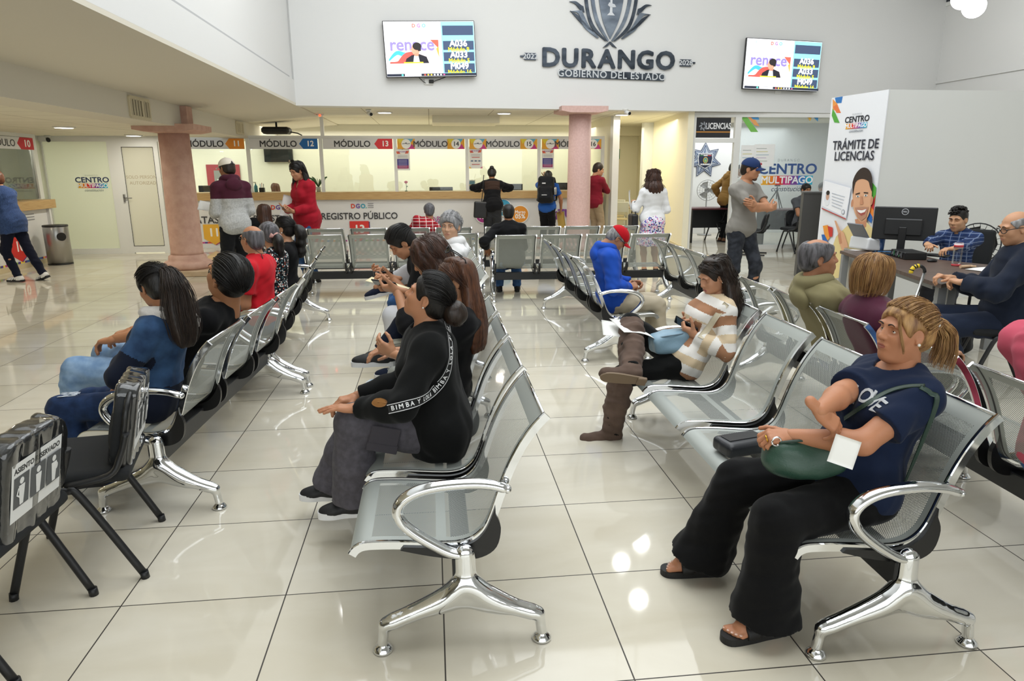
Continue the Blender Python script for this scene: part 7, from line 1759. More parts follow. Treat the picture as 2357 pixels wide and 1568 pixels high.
b.join(strands([([T(-.16, .0, -.01), T(-.19, 0, -.06), T(-.175, 0, -.10), T(-.18, 0, -.15), T(-.17, 0, -.19), T(-.175, 0, -.24), T(-.155, 0, -.30)], [.042, .05, .025, .046, .024, .046, .03])], 140, .0016, 3, wave=.006)); b.build('ponytail', HM['black'], o)
b = MB(); b.ell(T(-.122, 0, .008), (.014, .03, .028), K.Rh); b.ell(T(-.17, 0, -.10), (.02, .02, .01)); b.build('hair_tie', mat('teal_scrunchie', '#2f3c40', .6), o); b = MB(); b.ell(T(-.004, .083, -.034), (.006,)*3, n=10); b.build('earring', mat('pearl', '#efece4', .2), t)
# ================================================================ right-facing row, far benches
def dress(t, K, topm, botm, shoe=None, sole=None, h=.010, tk={}, pk={}):
    o = top(K, t, topm, h=h, **tk); pants(K, t, botm, h=h, **pk); shoes(K, t, shoe or M_shoe_b, sole or M_sole_b, h=.008); return o
C_blue = cloth('royal_blue_fleece', '#2450b4', .95); C_olive = cloth('olive_fleece', '#8a8260', .95); C_burg = cloth('burgundy_quilt', '#54263a', .5)
P = dict(w=1.0, h=1.6, skin='#a9785a', res=.008, hres=.004, pp=.20, cp=.42, hp=.80, hy=-.12, eyes='down', brow='#8a8580', armR=dict(px=(1448, 660), dy=-.08, pole=(-.5, -.6, -.6), dir=(.9, .3, .15), pal=(0, .6, -.6), curl='hold'), armL=dict(px=(1452, 652), dy=.08, pole=(-.5, .6, -.6), dir=(.9, -.3, .1), pal=(0, -.6, -.6), curl='hold'), legR=dict(a=(.42, -.12, .085)), legL=dict(a=(.46, .12, .085)))
t, K = sitter('person', 'old man in a bright blue hoodie and red cap bent over his hands', 'r3', 0, P, (1418, 574))
dress(t, K, C_blue, cloth('beige_trousers', '#b3a893'), M_shoe_g, h=.008, tk=dict(g=.026, sl=1.92, hem=-.10, hood=C_blue, wr=.007, name='hoodie', neck='high'), pk=dict(g=.016, wr=.007))
hair_shell(K, t, HM['grey'], t=.006, back=-.08, h=.005); cap_hat(K, t, cloth('red_cap_cotton', '#b5121f')); glasses(K, t, M_dark, r=.0022)
P = dict(w=1.12, fat=.4, h=1.66, skin='#b27e60', res=.008, hres=.004, pp=-.05, cp=.12, hp=-.06, hy=-.30, brow='#4a4442', hip=(.05, 0, .455))
t, K = sitter('person', 'balding man in an olive hoodie facing the desk, seen from behind', 'r5a', 1, P, (1884, 594), along=.12)
dress(t, K, C_olive, C_jeanD, h=.009, tk=dict(g=.028, sl=1.92, hem=-.10, hood=C_olive, wr=.006, name='hoodie', neck='high'))
o = hair_shell(K, t, HM['saltpepper'], t=.012, back=-.085, front=.03, h=.005, bald=((.0, 0, .125), (.085, .055, .055)), amp=.005)
P = dict(fem=True, fat=.4, w=1.05, h=1.56, skin='#b98a6c', res=.008, hres=.0045, pp=-.05, cp=.10, hp=.10, hy=.55, hip=(.05, 0, .45), armL=dict(t=(.24, .08, .62)), armR=dict(t=(.24, -.08, .62)))
t, K = sitter('person', 'woman with streaked short hair in a quilted burgundy jacket, seen from behind', 'r5a', 0, P, (2014, 640), along=.06)
def quilt(S, K):
    def f(X, Y, Z):
        z = (X-K.neck[0])*K.Rc[0, 2]+(Y-K.neck[1])*K.Rc[1, 2]+(Z-K.neck[2])*K.Rc[2, 2]; return np.zeros(np.broadcast(X, Y, Z).shape)+1
jk = top(K, t, C_burg, name='jacket', g=.034, sl=1.92, hem=-.14, neck='high', h=.008, wr=.007, fold=34., collar=C_burg); pants(K, t, C_blk2, h=.010); shoes(K, t, M_shoe_b, M_sole_b, h=.008)
o = hair_shell(K, t, HM['blond'], t=.024, back=-.105, front=.045, h=.005, top_=.004, amp=.004); T = H(K)
G = [([T(-.02+.02*math.cos(a), .02*math.sin(a), .136), T(-.014+.098*math.cos(a), .082*math.sin(a), .105), T(-.02+.122*math.cos(a), .100*math.sin(a), .03), T(-.03+.105*math.cos(a), .088*math.sin(a), -.06), T(-.035+.085*math.cos(a), .07*math.sin(a), -.115)], [.012, .014, .016, .016, .008]) for a in np.radians(np.linspace(60, 300, 17))]
strands(G, 380, .0014, 4, 1.1).build('straight_strands', HM['highl'], o)
P = dict(w=1.12, fat=.5, h=1.72, skin='#b98463', res=.009, hres=.005, pp=-.34, cp=-.32, hp=.0)
t, K = sitter('person', 'person in a pink shirt cut off by the right edge, behind the woman in navy', 'r5b', 2, P, along=-.03)
dress(t, K, cloth('pink_cotton', '#c9566a'), C_jeanM, h=.009, tk=dict(g=.018, sl=.7, hem=-.10)); hair_shell(K, t, HM['dark'])
P = dict(w=1.02, h=1.66, skin='#a87758', res=.010, hres=.005, pp=-.02, cp=-.02, hp=.05, hy=.0)
t, K = sitter('person', 'grey-haired man in a red plaid shirt on the far bench, facing the counter', 'f2l', 2, P, (990, 503), free=(.98, 7.38, PI/2+.1), ydepth=.05)
dress(t, K, plaid('red_plaid', '#b52a33', '#7c1722', '#e4d9d2', .09), C_jeanD, h=.011, tk=dict(g=.018, sl=1.9, hem=-.12, neck='collar', collar=plaid('red_plaid', '', '', ''))); hair_shell(K, t, HM['saltpepper'], t=.010, back=-.075, h=.006)
P = dict(w=1.1, h=1.68, skin='#a9734f', res=.009, hres=.005, pp=.02, cp=.02, hp=.0, hy=.0, pr=-.04, armL=dict(t=(.10, .30, .62), pole=(-.8, .6, -.2)))
t, K = sitter('person', 'man with cropped black hair in a black sweater, seen from behind on the far bench', 'f1r', 0, P, (1171, 508), along=-.04, ydepth=.03)
dress(t, K, C_blk2, C_jeanM, h=.009, tk=dict(g=.018, sl=1.92, hem=-.12)); hair_shell(K, t, HM['black'], t=.007, back=-.075, h=.005)

# ================================================================ people standing
P = dict(fem=True, w=1.0, h=1.6, skin='#c08a68', res=.010, hres=.005, pp=.10, cp=.18, hp=.25, hy=-.3, armL=dict(t=(.42, .16, 1.15), pole=(-.4, .6, -.6)), armR=dict(t=(.42, -.18, 1.15), pole=(-.4, -.6, -.6)), legR=dict(a=(-.28, -.10, .10), dir=(1, -.1, -.35), pole=(1, 0, 0)), legL=dict(a=(-.05, .10, .085)))
t, K = stander('person', 'woman in a dark denim jacket leaning on counter module 10, left edge', (-8, 414), 9.9, 2.9, P)
dress(t, K, cloth('ribbed_denim', '#2d3f63', vary=('#41588a', 30, (6, 6, 1))), cloth('navy_leggings', '#14182a'), M_sole_w, M_sole_b, tk=dict(g=.024, sl=1.9, hem=-.13, name='denim_jacket', hemflare=.02), pk=dict(r=(.082, .056, .050, .042)))
b = MB()
for d in (1, -1):
    f3 = K.fd[d]; sd = nrm(np.cross(Z_, f3))
    for s_ in (1, -1):
        for i in range(3): b.tube([K.an[d]+f3*(.02+.03*i)+sd*s_*.036+V(0, 0, -.03), K.an[d]+f3*(.045+.03*i)+sd*s_*.040+V(0, 0, -.062)], .005, 5)
b.build('shoe_stripes', M_dark, t); hair_shell(K, t, hair_mat('#4a2a1a', '#7a4a30'), t=.020, back=-.09, h=.006, top_=.008)
P = dict(w=.98, h=1.75, skin='#9c6b4b', res=.009, hres=.005, hp=.12, hy=.35, cp=.04, armL=dict(t=(.28, .16, 1.02), pole=(-.6, .3, -.75), dir=(.9, -.1, .3), pal=(0, -.7, -.5), curl='hold'), armR=dict(t=(.25, -.15, 1.0), pole=(-.6, -.3, -.75), curl='hold'), legL=dict(a=(.02, .11, .085)), legR=dict(a=(0, -.11, .085)))
t, K = stander('person', 'man in a cream cap and maroon and grey hoodie holding a paper at module 11', (522, 388), 8.6, 2.15, P)
def twotone(c, K): return np.where((c-K.neck) @ K.Rc[:, 2] < -.20, 1, 0), [cloth('maroon_fleece', '#4a2230', .95), cloth('heather_grey_fleece', '#a6a6a4', .95, vary=('#bdbdba', 60))]
ho = top(K, t, None, name='hoodie', g=.019, sl=1.92, hem=-.18, h=.009, wr=.006, neck='high', parts=twotone, hood=cloth('maroon_fleece', '#4a2230', .95)); pants(K, t, cloth('black_trousers', '#17181b'), g=.014, h=.010); shoes(K, t, M_shoe_b, M_sole_b)
hair_shell(K, t, HM['dark'], t=.008, back=-.075, h=.006); cap_hat(K, t, cloth('cream_cap', '#e6ddcd'))
S = SDF(); S.ell(K.hc+K.Rh @ V(-.095, 0, .045)*K.s, V(.03, .032, .018), K.Rh); v, f = S.mesh(.005); b = MB(); b.add(v, f); b.build('cap_opening', M_dark, t)
c = toW(K, K.wr[1]+K.hd[1]*.12+V(0, 0, .05)); sheet_thing('paper_sheet', 'white paper in the hand of the man in the cream cap', 'paper', c, nrm(V(-.85, -.2, .25)), nrm(V(.2, -.45, .8)), .21, .30, M_paper, .01)
P = dict(fem=True, w=.96, fat=.1, h=1.66, skin='#c48f6e', res=.009, hres=.0045, hp=.38, hy=.05, cp=.10, eyes='down', armL=dict(t=(.27, .06, 1.02), pole=(-.6, .3, -.75), dir=(.8, -.5, .1), pal=(.1, -.5, .8), curl='hold'), armR=dict(t=(.28, -.09, 1.03), pole=(-.6, -.3, -.75), dir=(.7, .6, .1), pal=(.1, .6, .6), curl='phone'))
t, K = stander('person', 'woman in a red coat with sunglasses on her hair, standing over her phone', (684, 394), 9.6, -2.35, P)
C_coat = cloth('red_coat', '#a51c2c'); top(K, t, C_coat, name='coat', g=.026, sl=1.92, hem=-.30, neck='vee', h=.009, wr=.006, hemflare=.02, collar=C_coat); pants(K, t, C_jeanM, h=.010); shoes(K, t, M_shoe_b, M_sole_b)
long_hair(K, t, HM['black'], .34, 120, .002, (95, 300), h=.007, thick=.024, front=.05); glasses(K, t, M_dark, M_lens, up=.100, fwd=-.04, tilt=-.6, w=.03, hgt=.02, name='sunglasses', r=.003)
phone_in_hand(K, -1, 'dark phone held by the woman in the red coat')
c = at_y(659, 474, K.y+.1); sheet_thing('paper_sheet', 'folded white paper hanging from the hand of the woman in the red coat', 'paper', c, nrm(V(.25, .1, 1)), nrm(V(.1, -1, .1)), .13, .30, M_paper, .01)
P = dict(fem=True, w=1.0, h=1.55, skin='#c49a7c', res=.011, hres=.006, hp=.1, hip=(0, 0, .50))
W3 = CAM+ray(633, 434)*16.5; t, K = sitter('person', 'clerk with long brown hair seated behind the glass of module 12', 'f2l', 3, P, (633, 434), free=(W3[0], W3[1], 2.6)); CLERK = (K.x, K.y, K.yaw); top(K, t, C_white, h=.011); pants(K, t, C_blk2, h=.011); long_hair(K, t, HM['chest'], .35, 0, az=(60, 300), h=.008)
P = dict(fem=True, w=.98, h=1.55, skin='#b98a6c', res=.010, hres=.006, hp=.1, hip=(0, 0, .49))
t, K = sitter('person', 'person with long brown hair seated near module 12, seen from behind', 'f2l', 3, P, (610, 500), free=(-1.30, 7.45, PI/2)); STOOL = (K.x, K.y); top(K, t, C_blk2, h=.010); pants(K, t, C_blk2, h=.011); shoes(K, t, M_shoe_b, M_sole_b); long_hair(K, t, HM['brown'], .36, 60, .002, (70, 290), h=.007)
P = dict(fem=True, w=1.12, fat=.5, h=1.62, skin='#a9764f', res=.010, hres=.0055, pp=.06, cp=.30, hp=.35, armL=dict(t=(.42, .22, 1.16), pole=(-.2, 1, .0), dir=(.6, -.8, 0), curl='relax'), armR=dict(t=(.42, -.22, 1.16), pole=(-.2, -1, .0), dir=(.6, .8, 0), curl='relax'), legL=dict(a=(-.02, .10, .085)), legR=dict(a=(-.02, -.10, .085)))
t, K = stander('person', 'woman in a sheer black top leaning on the counter at module 15', (1132, 401), 13.75, PI/2-.05, P)
def sheer(c, K):
    z = (c-K.neck) @ K.Rc[:, 2]; return np.where((z > -.19) & (z < -.02) & (np.abs((c-K.neck) @ K.Rc[:, 1]) < .15), 1, 0), [C_blk2, cloth('sheer_black', '#3a2a22')]
top(K, t, None, g=.016, sl=1.9, hem=-.14, h=.009, neck='wide', parts=sheer); pants(K, t, cloth('grey_trousers', '#2f3032'), h=.010); shoes(K, t, M_shoe_b, M_sole_b); hair_shell(K, t, HM['black'], t=.014, back=-.075, h=.006); T = H(K); blob([T(-.08, 0, .09), T(-.10, 0, .10)], [.03, .035], .007).build('hair_knot', HM['black'], t)
q = toW(K, V(-.08, .24, .80)); bg = thing('shoulder_bag', 'black shoulder bag hanging behind the woman in the sheer black top', 'bag', tuple(q), PI/2); Sb = SDF(); Sb.box((0, 0, 0), (.05, .13, .16), Rx(.06), .03, .02); v, f = Sb.mesh(.009); b = MB(); b.add(v, f); b.build('bag_body', mat('black_leather', '#161516', .45, bump=(120, .2)), bg)
b = MB(); b.tube(crom([V(0, -.02, .14), V(-.02, -.05, .36), V(-.06, -.06, .56), V(.06, -.08, .66)], 5), .009, 6); b.build('bag_strap', M_dark, bg)
P = dict(w=1.06, h=1.7, skin='#b07a58', res=.010, hres=.0055, pp=.12, cp=.22, hp=.35, hy=.2, armR=dict(t=(.20, -.25, .78), pole=(-.5, -.6, -.2), dir=(.2, 0, -1), pal=(0, 1, 0), curl='grip'), armL=dict(t=(.32, .10, 1.42), pole=(.2, .8, -.6), dir=(-.3, -.1, .9), pal=(-.9, 0, 0), curl='hold'))
t, K = stander('person', 'man in a blue T-shirt with a black backpack and a yellow envelope at module 16', (1262, 407), 14.0, PI/2-.35, P)
dress(t, K, cloth('blue_cotton', '#2a5aa8'), C_blk2, tk=dict(g=.014, sl=.65, hem=-.14)); hair_shell(K, t, HM['black'], t=.014, back=-.07, h=.006)
c = K.chest+K.Rc @ V(-.20, 0, -.02); bp = thing('backpack', 'black backpack worn by the man in the blue T-shirt', 'backpack', tuple(toW(K, c)), K.yaw); R = K.Rc
Sb = SDF(); Sb.box((0, 0, 0), (.10, .16, .26), R, .07, .03); Sb.box(R @ V(-.09, 0, -.08), (.05, .13, .13), R, .045, .03); Sb.noise = folds(.006, 2, 45); v, f = Sb.mesh(.009); b = MB(); b.add(v, f); b.build('pack_body', cloth('black_nylon', '#17181b', .6), bp)
b = MB()
for d in (1, -1): b.tube(crom([R @ V(.06, d*.10, .22), R @ V(.16, d*.12, .27), R @ V(.30, d*.13, .16), R @ V(.30, d*.16, -.02), R @ V(.14, d*.19, -.18), R @ V(.05, d*.15, -.2)], 5), .018, 8, flat=(.5, 1.3))
b.build('shoulder_strap', cloth('black_nylon', '#17181b', .6), bp); b = MB(); b.lathe([(.03, 0), (.035, .02), (.035, .12), (.02, .15)], R @ V(-.02, -.19, -.1), 14); b.build('side_bottle', M_steel, bp); b = MB(); b.box(R @ V(-.142, .02, .10), (.004, .035, .012), R); b.box(R @ V(-.145, 0, -.13), (.004, .05, .006), R); b.build('badge', ink('#c9c9c9'), bp)
c = toW(K, K.wr[-1]+K.hd[-1]*.14+V(.02, 0, -.08)); sheet_thing('envelope', 'yellow paper envelope held down by the man with the backpack', 'envelope', c, nrm(V(.15, 0, -1)), nrm(V(-.6, -.8, 0)), .17, .32, mat('kraft_yellow', '#dcb860', .7), .006)
P = dict(w=1.05, h=1.76, skin='#c2906f', res=.010, hres=.0055, hp=.22, hy=-.75, hs=1.12, armR=dict(t=(.20, .08, 1.20), pole=(.0, -1, -.3), dir=(.2, 1, 0), pal=(-1, 0, 0), curl='relax'), armL=dict(t=(.22, -.06, 1.16), pole=(.0, 1, -.3), dir=(.2, -1, 0), pal=(-1, 0, 0), curl='relax'))
t, K = stander('person', 'man in a maroon shirt with folded arms beside the pale pink column', (1377, 391), 14.3, .65, P); dress(t, K, cloth('maroon_shirt', '#7c1c2c'), C_beige, tk=dict(g=.016, sl=1.88, hem=-.16, neck='collar', collar=cloth('maroon_shirt', '#7c1c2c'))); hair_shell(K, t, HM['dark'], t=.016, back=-.07, h=.006, top_=.012)
P = dict(fem=True, w=1.04, h=1.62, skin='#c49674', res=.009, hres=.005, hp=.12, hy=.1, armL=dict(t=(.24, .22, 1.08), pole=(-.6, .3, -.75), curl='hold'), armR=dict(t=(.22, -.18, 1.0), pole=(-.6, -.3, -.75), curl='relax'))
t, K = stander('person', 'woman with curly brown hair, white sweater and floral skirt, seen from behind', (1503, 410), 10.3, PI/2-.02, P); top(K, t, C_white, g=.018, sl=1.9, hem=-.05, h=.009, wr=.006)
S = SDF(); S.cap(K.hip+V(0, 0, .08), K.hip+V(0, 0, -.38), .135, .23, k=.04, flat=True, sq=(X_, .8)); S.ell(K.hip+V(-.04, 0, -.03), V(.13, .18, .12), k=.05); S.plane(K.hip+V(0, 0, -.36), (0, 0, -1)); S.noise = folds(.010, 3, 34, Z_); v, f = S.mesh(.009); b = MB(); b.add(v, f); b.build('skirt', spots('floral_skirt', '#e6e2ea', ['#d8578a', '#5a6fc0', '#2a2c40', '#8a6ac0', '#e6e2ea', '#e08fb0', '#3a3f80'], 44, .5), t); shoes(K, t, M_shoe_b, M_sole_b)
o = long_hair(K, t, HM['brown'], .28, 260, .0024, (60, 300), wave=.026, thick=.034, flare=.05, h=.007, spread=1.3, t=.022)
c = toW(K, V(.16, .30, 1.12)); sheet_thing('paper_sheet', 'upright white papers held by the woman in the floral skirt', 'paper', c, nrm(V(-.15, 0, 1)), nrm(V(-1, .4, 0)), .21, .29, M_paper, .012)
q = toW(K, V(.08, .27, .80)); bg = thing('shoulder_bag', 'black handbag at the left hip of the woman in the floral skirt', 'bag', tuple(q), K.yaw); Sb = SDF(); Sb.box((0, 0, 0), (.13, .05, .12), None, .03, .02); v, f = Sb.mesh(.009); b = MB(); b.add(v, f); b.build('bag_body', mat('black_leather', '#161516', .45), bg); b = MB(); b.tube(crom([V(-.11, 0, .1), V(-.07, -.02, .28), V(.05, -.02, .28), V(.11, 0, .1)], 5), .008, 6); b.build('bag_handle', M_dark, bg)
P = dict(w=1.10, h=1.76, skin='#b98463', res=.007, hres=.0038, hp=.16, hy=.30, brow='#1d1410', armL=dict(t=(.235, -.115, 1.19), pole=(.35, .8, -.45), dir=(.1, -1, .25), pal=(-1, 0, .1), curl='relax'), armR=dict(t=(.26, .13, 1.14), pole=(.35, -.8, -.45), dir=(.15, 1, .3), pal=(-1, 0, 0), curl='relax'), legL=dict(a=(.10, .10, .085)), legR=dict(a=(-.20, -.10, .10), dir=(1, -.1, -.2)))
t, K = stander('person', 'bearded man in a grey T-shirt and navy cap with folded arms', (1728, 390), 7.75, -1.05, P)
dress(t, K, C_grey, C_jeanB, h=.008, tk=dict(g=.013, sl=.62, hem=-.15, wr=.006), pk=dict(r=(.086, .060, .052, .046), wr=.007)); hair_shell(K, t, HM['dark'], t=.006, back=-.075, h=.005); cp_ = cap_hat(K, t, cloth('navy_cap', '#22345c'))
R = K.Rh; F = Flat(K.hc+R @ V(.0995, 0, .075), R @ V(0, 1, 0), R @ V(-.35, 0, .94)); F.ell(0, 0, .030, .014, '#b8323c'); F.build('cap_emblem', cp_)
S = SDF(); T = H(K); S.ell(T(.030, 0, -.066), V(.062, .056, .050)*K.s, R, k=.01); S.ell(T(.072, 0, -.098), V(.022, .026, .020)*K.s, R, k=.02); S.ell(T(.095, 0, -.050), V(.03, .026, .016)*K.s, R, k=.006, op='s'); S.plane(T(0, 0, -.045), R @ V(.25, 0, 1)); v, f = S.mesh(.004); b = MB(); b.add(v, f); b.build('beard', mat('stubble_brown', '#5a4134', .7, bump=(400, .5)), t)
P = dict(w=1.04, h=1.74, skin='#a9764f', res=.010, hres=.0055, pp=.1, cp=.2, hp=.2, armR=dict(t=(.34, .0, .98), curl='grip', pole=(-.6, -.3, -.75)))
t, K = stander('person', 'man in an olive hooded jacket inside the doorway of the licence office', (1690, 388), 15.0, .15, P); C_ol2 = cloth('khaki_jacket', '#8a6a3a'); dress(t, K, C_ol2, C_blk2, mat('brown_shoe', '#6a4228', .6), tk=dict(g=.026, sl=1.9, hem=-.14, hood=C_ol2, name='jacket')); hair_shell(K, t, HM['black'], h=.006)
b = MB(); b.tube(crom([K.neck+K.Rc @ V(-.06, -.09, .02), K.neck+K.Rc @ V(.10, -.10, -.10), K.neck+K.Rc @ V(.13, -.12, -.28)], 5), .022, 8, flat=(.4, 1.2)); b.build('pack_strap', cloth('navy_nylon', '#1f2a40'), t)
q = toW(K, K.wr[-1]+V(.06, -.02, -.12)); hm = thing('helmet', 'dark motorcycle helmet held by the man in the olive jacket', 'helmet', tuple(q), .3); S = SDF(); S.ell((0, 0, 0), (.14, .125, .13), k=0); S.ell((.10, 0, -.02), (.07, .10, .055), k=.01, op='s'); S.plane((0, 0, -.10), (0, 0, -1)); v, f = S.mesh(.009); b = MB(); b.add(v, f); b.build('shell', mat('helmet_black', '#1c1d20', .2), hm); b = MB(); b.ell((.04, 0, -.02), (.095, .105, .055)); b.build('helmet_visor', mat('visor_grey', '#54585c', .1), hm)
P = dict(w=1.04, h=1.72, skin='#b98463', res=.010, hres=.0055, hp=.05, hy=-.4)
t, K = stander('person', 'man in a black cap behind the man in the grey T-shirt, inside the office', (1706, 392), 14.6, 2.6, P); dress(t, K, C_white, C_jeanD, tk=dict(g=.014)); cap_hat(K, t, C_blk2)
for hx, hy_, dp, yw, lab, tc in ((1893, 432, 14.6, -1.9, 'official with dark hair sitting at the office desk behind the grey cabinet', '#3b3a3c'), (1852, 452, 13.6, -1.5, 'person in a dark grey shirt sitting behind the grey cabinet', '#55575b')):
    P = dict(w=1.04, fat=.3, h=1.66, skin='#b07d5c', res=.010, hres=.0055, hp=.2, hip=(0, 0, .50)); W3 = CAM+ray(hx, hy_)*dp; t, K = sitter('person', lab, 'r4', 0, P, None, free=(W3[0], W3[1], yw)); dress(t, K, cloth('shirt_'+tc.strip('#'), tc), C_blk2, tk=dict(g=.014)); hair_shell(K, t, HM['black'], h=.006); OFF = (K.x, K.y)
# ---------------------------------------------------------------- at the desk on the right
P = dict(w=1.04, hs=1.1, h=1.72, skin='#c59673', res=.008, hres=.004, pp=.02, cp=.06, hp=.22, hy=-.15, eyes='down', hip=(0, 0, .50), armR=dict(px=(2105, 575), dy=-.45, pole=(-.4, -.8, -.3), dir=(.7, .4, .0), pal=(0, .2, -1), curl='hold'), armL=dict(px=(2150, 590), dy=-.62, pole=(-.3, .8, -.5), dir=(.6, -.5, -.05), curl='relax'))
W3 = CAM+ray(2198, 505)*6.95; t, K = sitter('person', 'young man with curly hair in a blue plaid shirt working at the desk', 'r4', 0, P, (2196, 505), free=(W3[0]+.1, W3[1], PI+.6), ydepth=-.05)
DESKMAN = K; C_pl = plaid('blue_plaid', '#2b3f6b', '#1c2848', '#7d8cab', .075); dress(t, K, C_pl, cloth('grey_slacks', '#3a3b40'), h=.008, tk=dict(g=.016, sl=1.9, hem=-.12, neck='collar', collar=C_pl)); o = hair_shell(K, t, HM['black'], t=.010, back=-.075, h=.005, front=.028, top_=.008)
T = H(K); r = random.Random(3); b = MB()
for i in range(110):
    a = r.uniform(0, 6.28); e = r.uniform(.1, 1.); p = T(.0+.092*e*math.cos(a), .080*e*math.sin(a), .062+.080*math.sqrt(max(0, 1-e*e))+.008); b.tube([p+.015*V(math.cos(q), math.sin(q), .4*math.sin(2*q+i)) for q in np.linspace(0, 5.5, 9)], .006, 5)
b.build('curls', HM['black'], o)
P = dict(w=1.12, fat=.5, h=1.72, skin='#c0906f', res=.008, hres=.004, pp=.12, cp=.20, hp=.25, hy=.25, hip=(0, 0, .50), armL=dict(t=(.30, .10, .78), pole=(-.4, .8, -.3), curl='hold'), armR=dict(t=(.34, -.10, .78), curl='hold'), legL=dict(a=(.25, .16, .085)), legR=dict(a=(.40, -.14, .085)))
W3 = CAM+ray(2335, 525)*4.9; t, K = sitter('person', 'bald man in glasses and a navy jacket at the desk, right edge', 'r4', 0, P, (2337, 525), free=(W3[0]+.02, W3[1], PI-.45)); BALD = K
dress(t, K, cloth('navy_jacket', '#1a2130'), cloth('dark_jeans', '#20283a'), M_shoe_g, h=.008, tk=dict(g=.026, sl=1.9, hem=-.12, wr=.008, name='jacket', neck='collar', collar=cloth('navy_jacket', '#1a2130'))); hair_shell(K, t, HM['grey'], t=.004, back=-.08, h=.005, front=.0, bald=((0, 0, .118), (.10, .070, .080))); glasses(K, t, M_dark, r=.0025)
# ================================================================ reserved visitor chairs at the left
M_seatfab = mat('black_seat_fabric', '#16181a', .9, bump=(500, .3))
M_wrap = glass('plastic_wrap', (.90, .92, .93), 2.2, .06, haze=.05, haze_col=(.85, .87, .88))
def visitor_chair(name, label, x, y, yaw, group=None, wrap=False, sled=False, tablet=False, col=None):
    t = thing(name, label, 'chair', (x, y, 0), yaw, group); fm = col or M_dark
    b = MB(); S = SDF(); S.box((.0, 0, .44), (.225, .225, .028), Ry(-.03), .028, .01); v, f = S.mesh(.012); b.add(v, f); b.build('seat', M_seatfab, t)
    bk = Ry(-.20); S = SDF(); S.plate((-.200, 0, .60), .215, .15, .020, .09, bk); S.ell((-.175, 0, .60), (.02, .19, .125), bk, k=.02); v, f = S.mesh(.010); b = MB(); b.add(v, f); b.build('backrest', M_seatfab, t)
    S = SDF(); S.plate((-.224, 0, .597), .23, .165, .012, .10, bk); v, f = S.mesh(.009); b = MB(); b.add(v, f); b.build('back_shell', mat('black_shell', '#121314', .4), t)
    for d in (1, -1):
        b = MB()
        if sled: b.tube(crom([V(-.28, d*.225, .55), V(-.20, d*.225, .45), V(.18, d*.225, .44), V(.22, d*.225, .38), V(.20, d*.225, .03), V(.14, d*.225, .012), V(-.22, d*.225, .012), V(-.25, d*.2, .012)], 5), .012, 8)
        else:
            b.tube(crom([V(-.235, d*.245, .012), V(-.06, d*.245, .375), V(-.015, d*.245, .41), V(.05, d*.245, .412), V(.10, d*.245, .38), V(.215, d*.245, .012)], 5), .0135, 10, flat=(1.15, .85))
            for q in (-.235, .215): b.tube([V(q, d*.245, 0), V(q*.985, d*.245, .03)], .0165, 10)
        b.build('side_frame', fm, t)
        b = MB(); b.tube(crom([V(-.01, d*.225, .425), V(-.16, d*.235, .45), V(-.205, d*.225, .52), V(-.235, d*.225, .61)], 5), .013, 8, flat=(1, 1.6)); b.build('back_bracket', fm, t)
    b = MB(); b.tube([V(-.02, -.24, .41), V(-.02, .24, .41)], .011, 8); b.tube([V(.08, -.24, .405), V(.08, .24, .405)], .011, 8); b.build('cross_bar', fm, t)
    if wrap:
        R = Ry(-.20); S = SDF(); S.plate((-.212, 0, .602), .165, .178, .040, .05, R); S.noise = folds(.004, int(y*10) % 7, 70, (0, 0, 1)); v, f = S.mesh(.008); b = MB(); b.add(v, f); b.build('plastic_wrap', M_wrap, t)
        o = V(-.212, 0, .602)+R @ V(-.0425, 0, .01); F = Flat(o, V(0, -1, 0), R @ V(0, 0, 1))
        F.rect(-.14, -.10, .14, .10, '#e6e7e6'); F.text('ASIENTO RESERVADO', 0, .072, .026, '#3a3b3c', bold=.04); 
        for i in (-1, 0, 1):
            u = i*.088; F.rect(u-.04, -.055, u+.04, .052, '#55585a'); F.ell(u, .032, .011, .011, '#e6e7e6'); F.poly([(u-.016, .018), (u+.016, .018), (u+.013, -.015), (u+.009, -.05), (u-.009, -.05), (u-.013, -.015)], '#e6e7e6')
            if i == 1: F.ell(u+.012, .0, .010, .013, '#e6e7e6')
            if i == -1: F.line([(u-.018, .012), (u-.026, -.01), (u-.012, -.02)], .006, '#e6e7e6')
        F.build('reserved_notice', t)
        b = MB(); b.box((-.10, -.262, .43), (.012, .001, .016)); b.build('brand_mark', ink('#c9cacb'), t)
    return t
visitor_chair('visitor_chair', 'black reserved chair in plastic wrap nearest the ponytailed girl', -.265, .375, PI+.22, 'reserved visitor chairs', True)
visitor_chair('visitor_chair', 'black reserved chair in plastic wrap, middle one with the whole notice readable', -.375, -.15, PI-.03, 'reserved visitor chairs', True)
visitor_chair('visitor_chair', 'black reserved chair mostly cut off at the left edge', -.45, -.665, PI-.03, 'reserved visitor chairs', True)
visitor_chair('visitor_chair', 'black visitor chair under the long-haired person near module 12', STOOL[0], STOOL[1], PI/2)
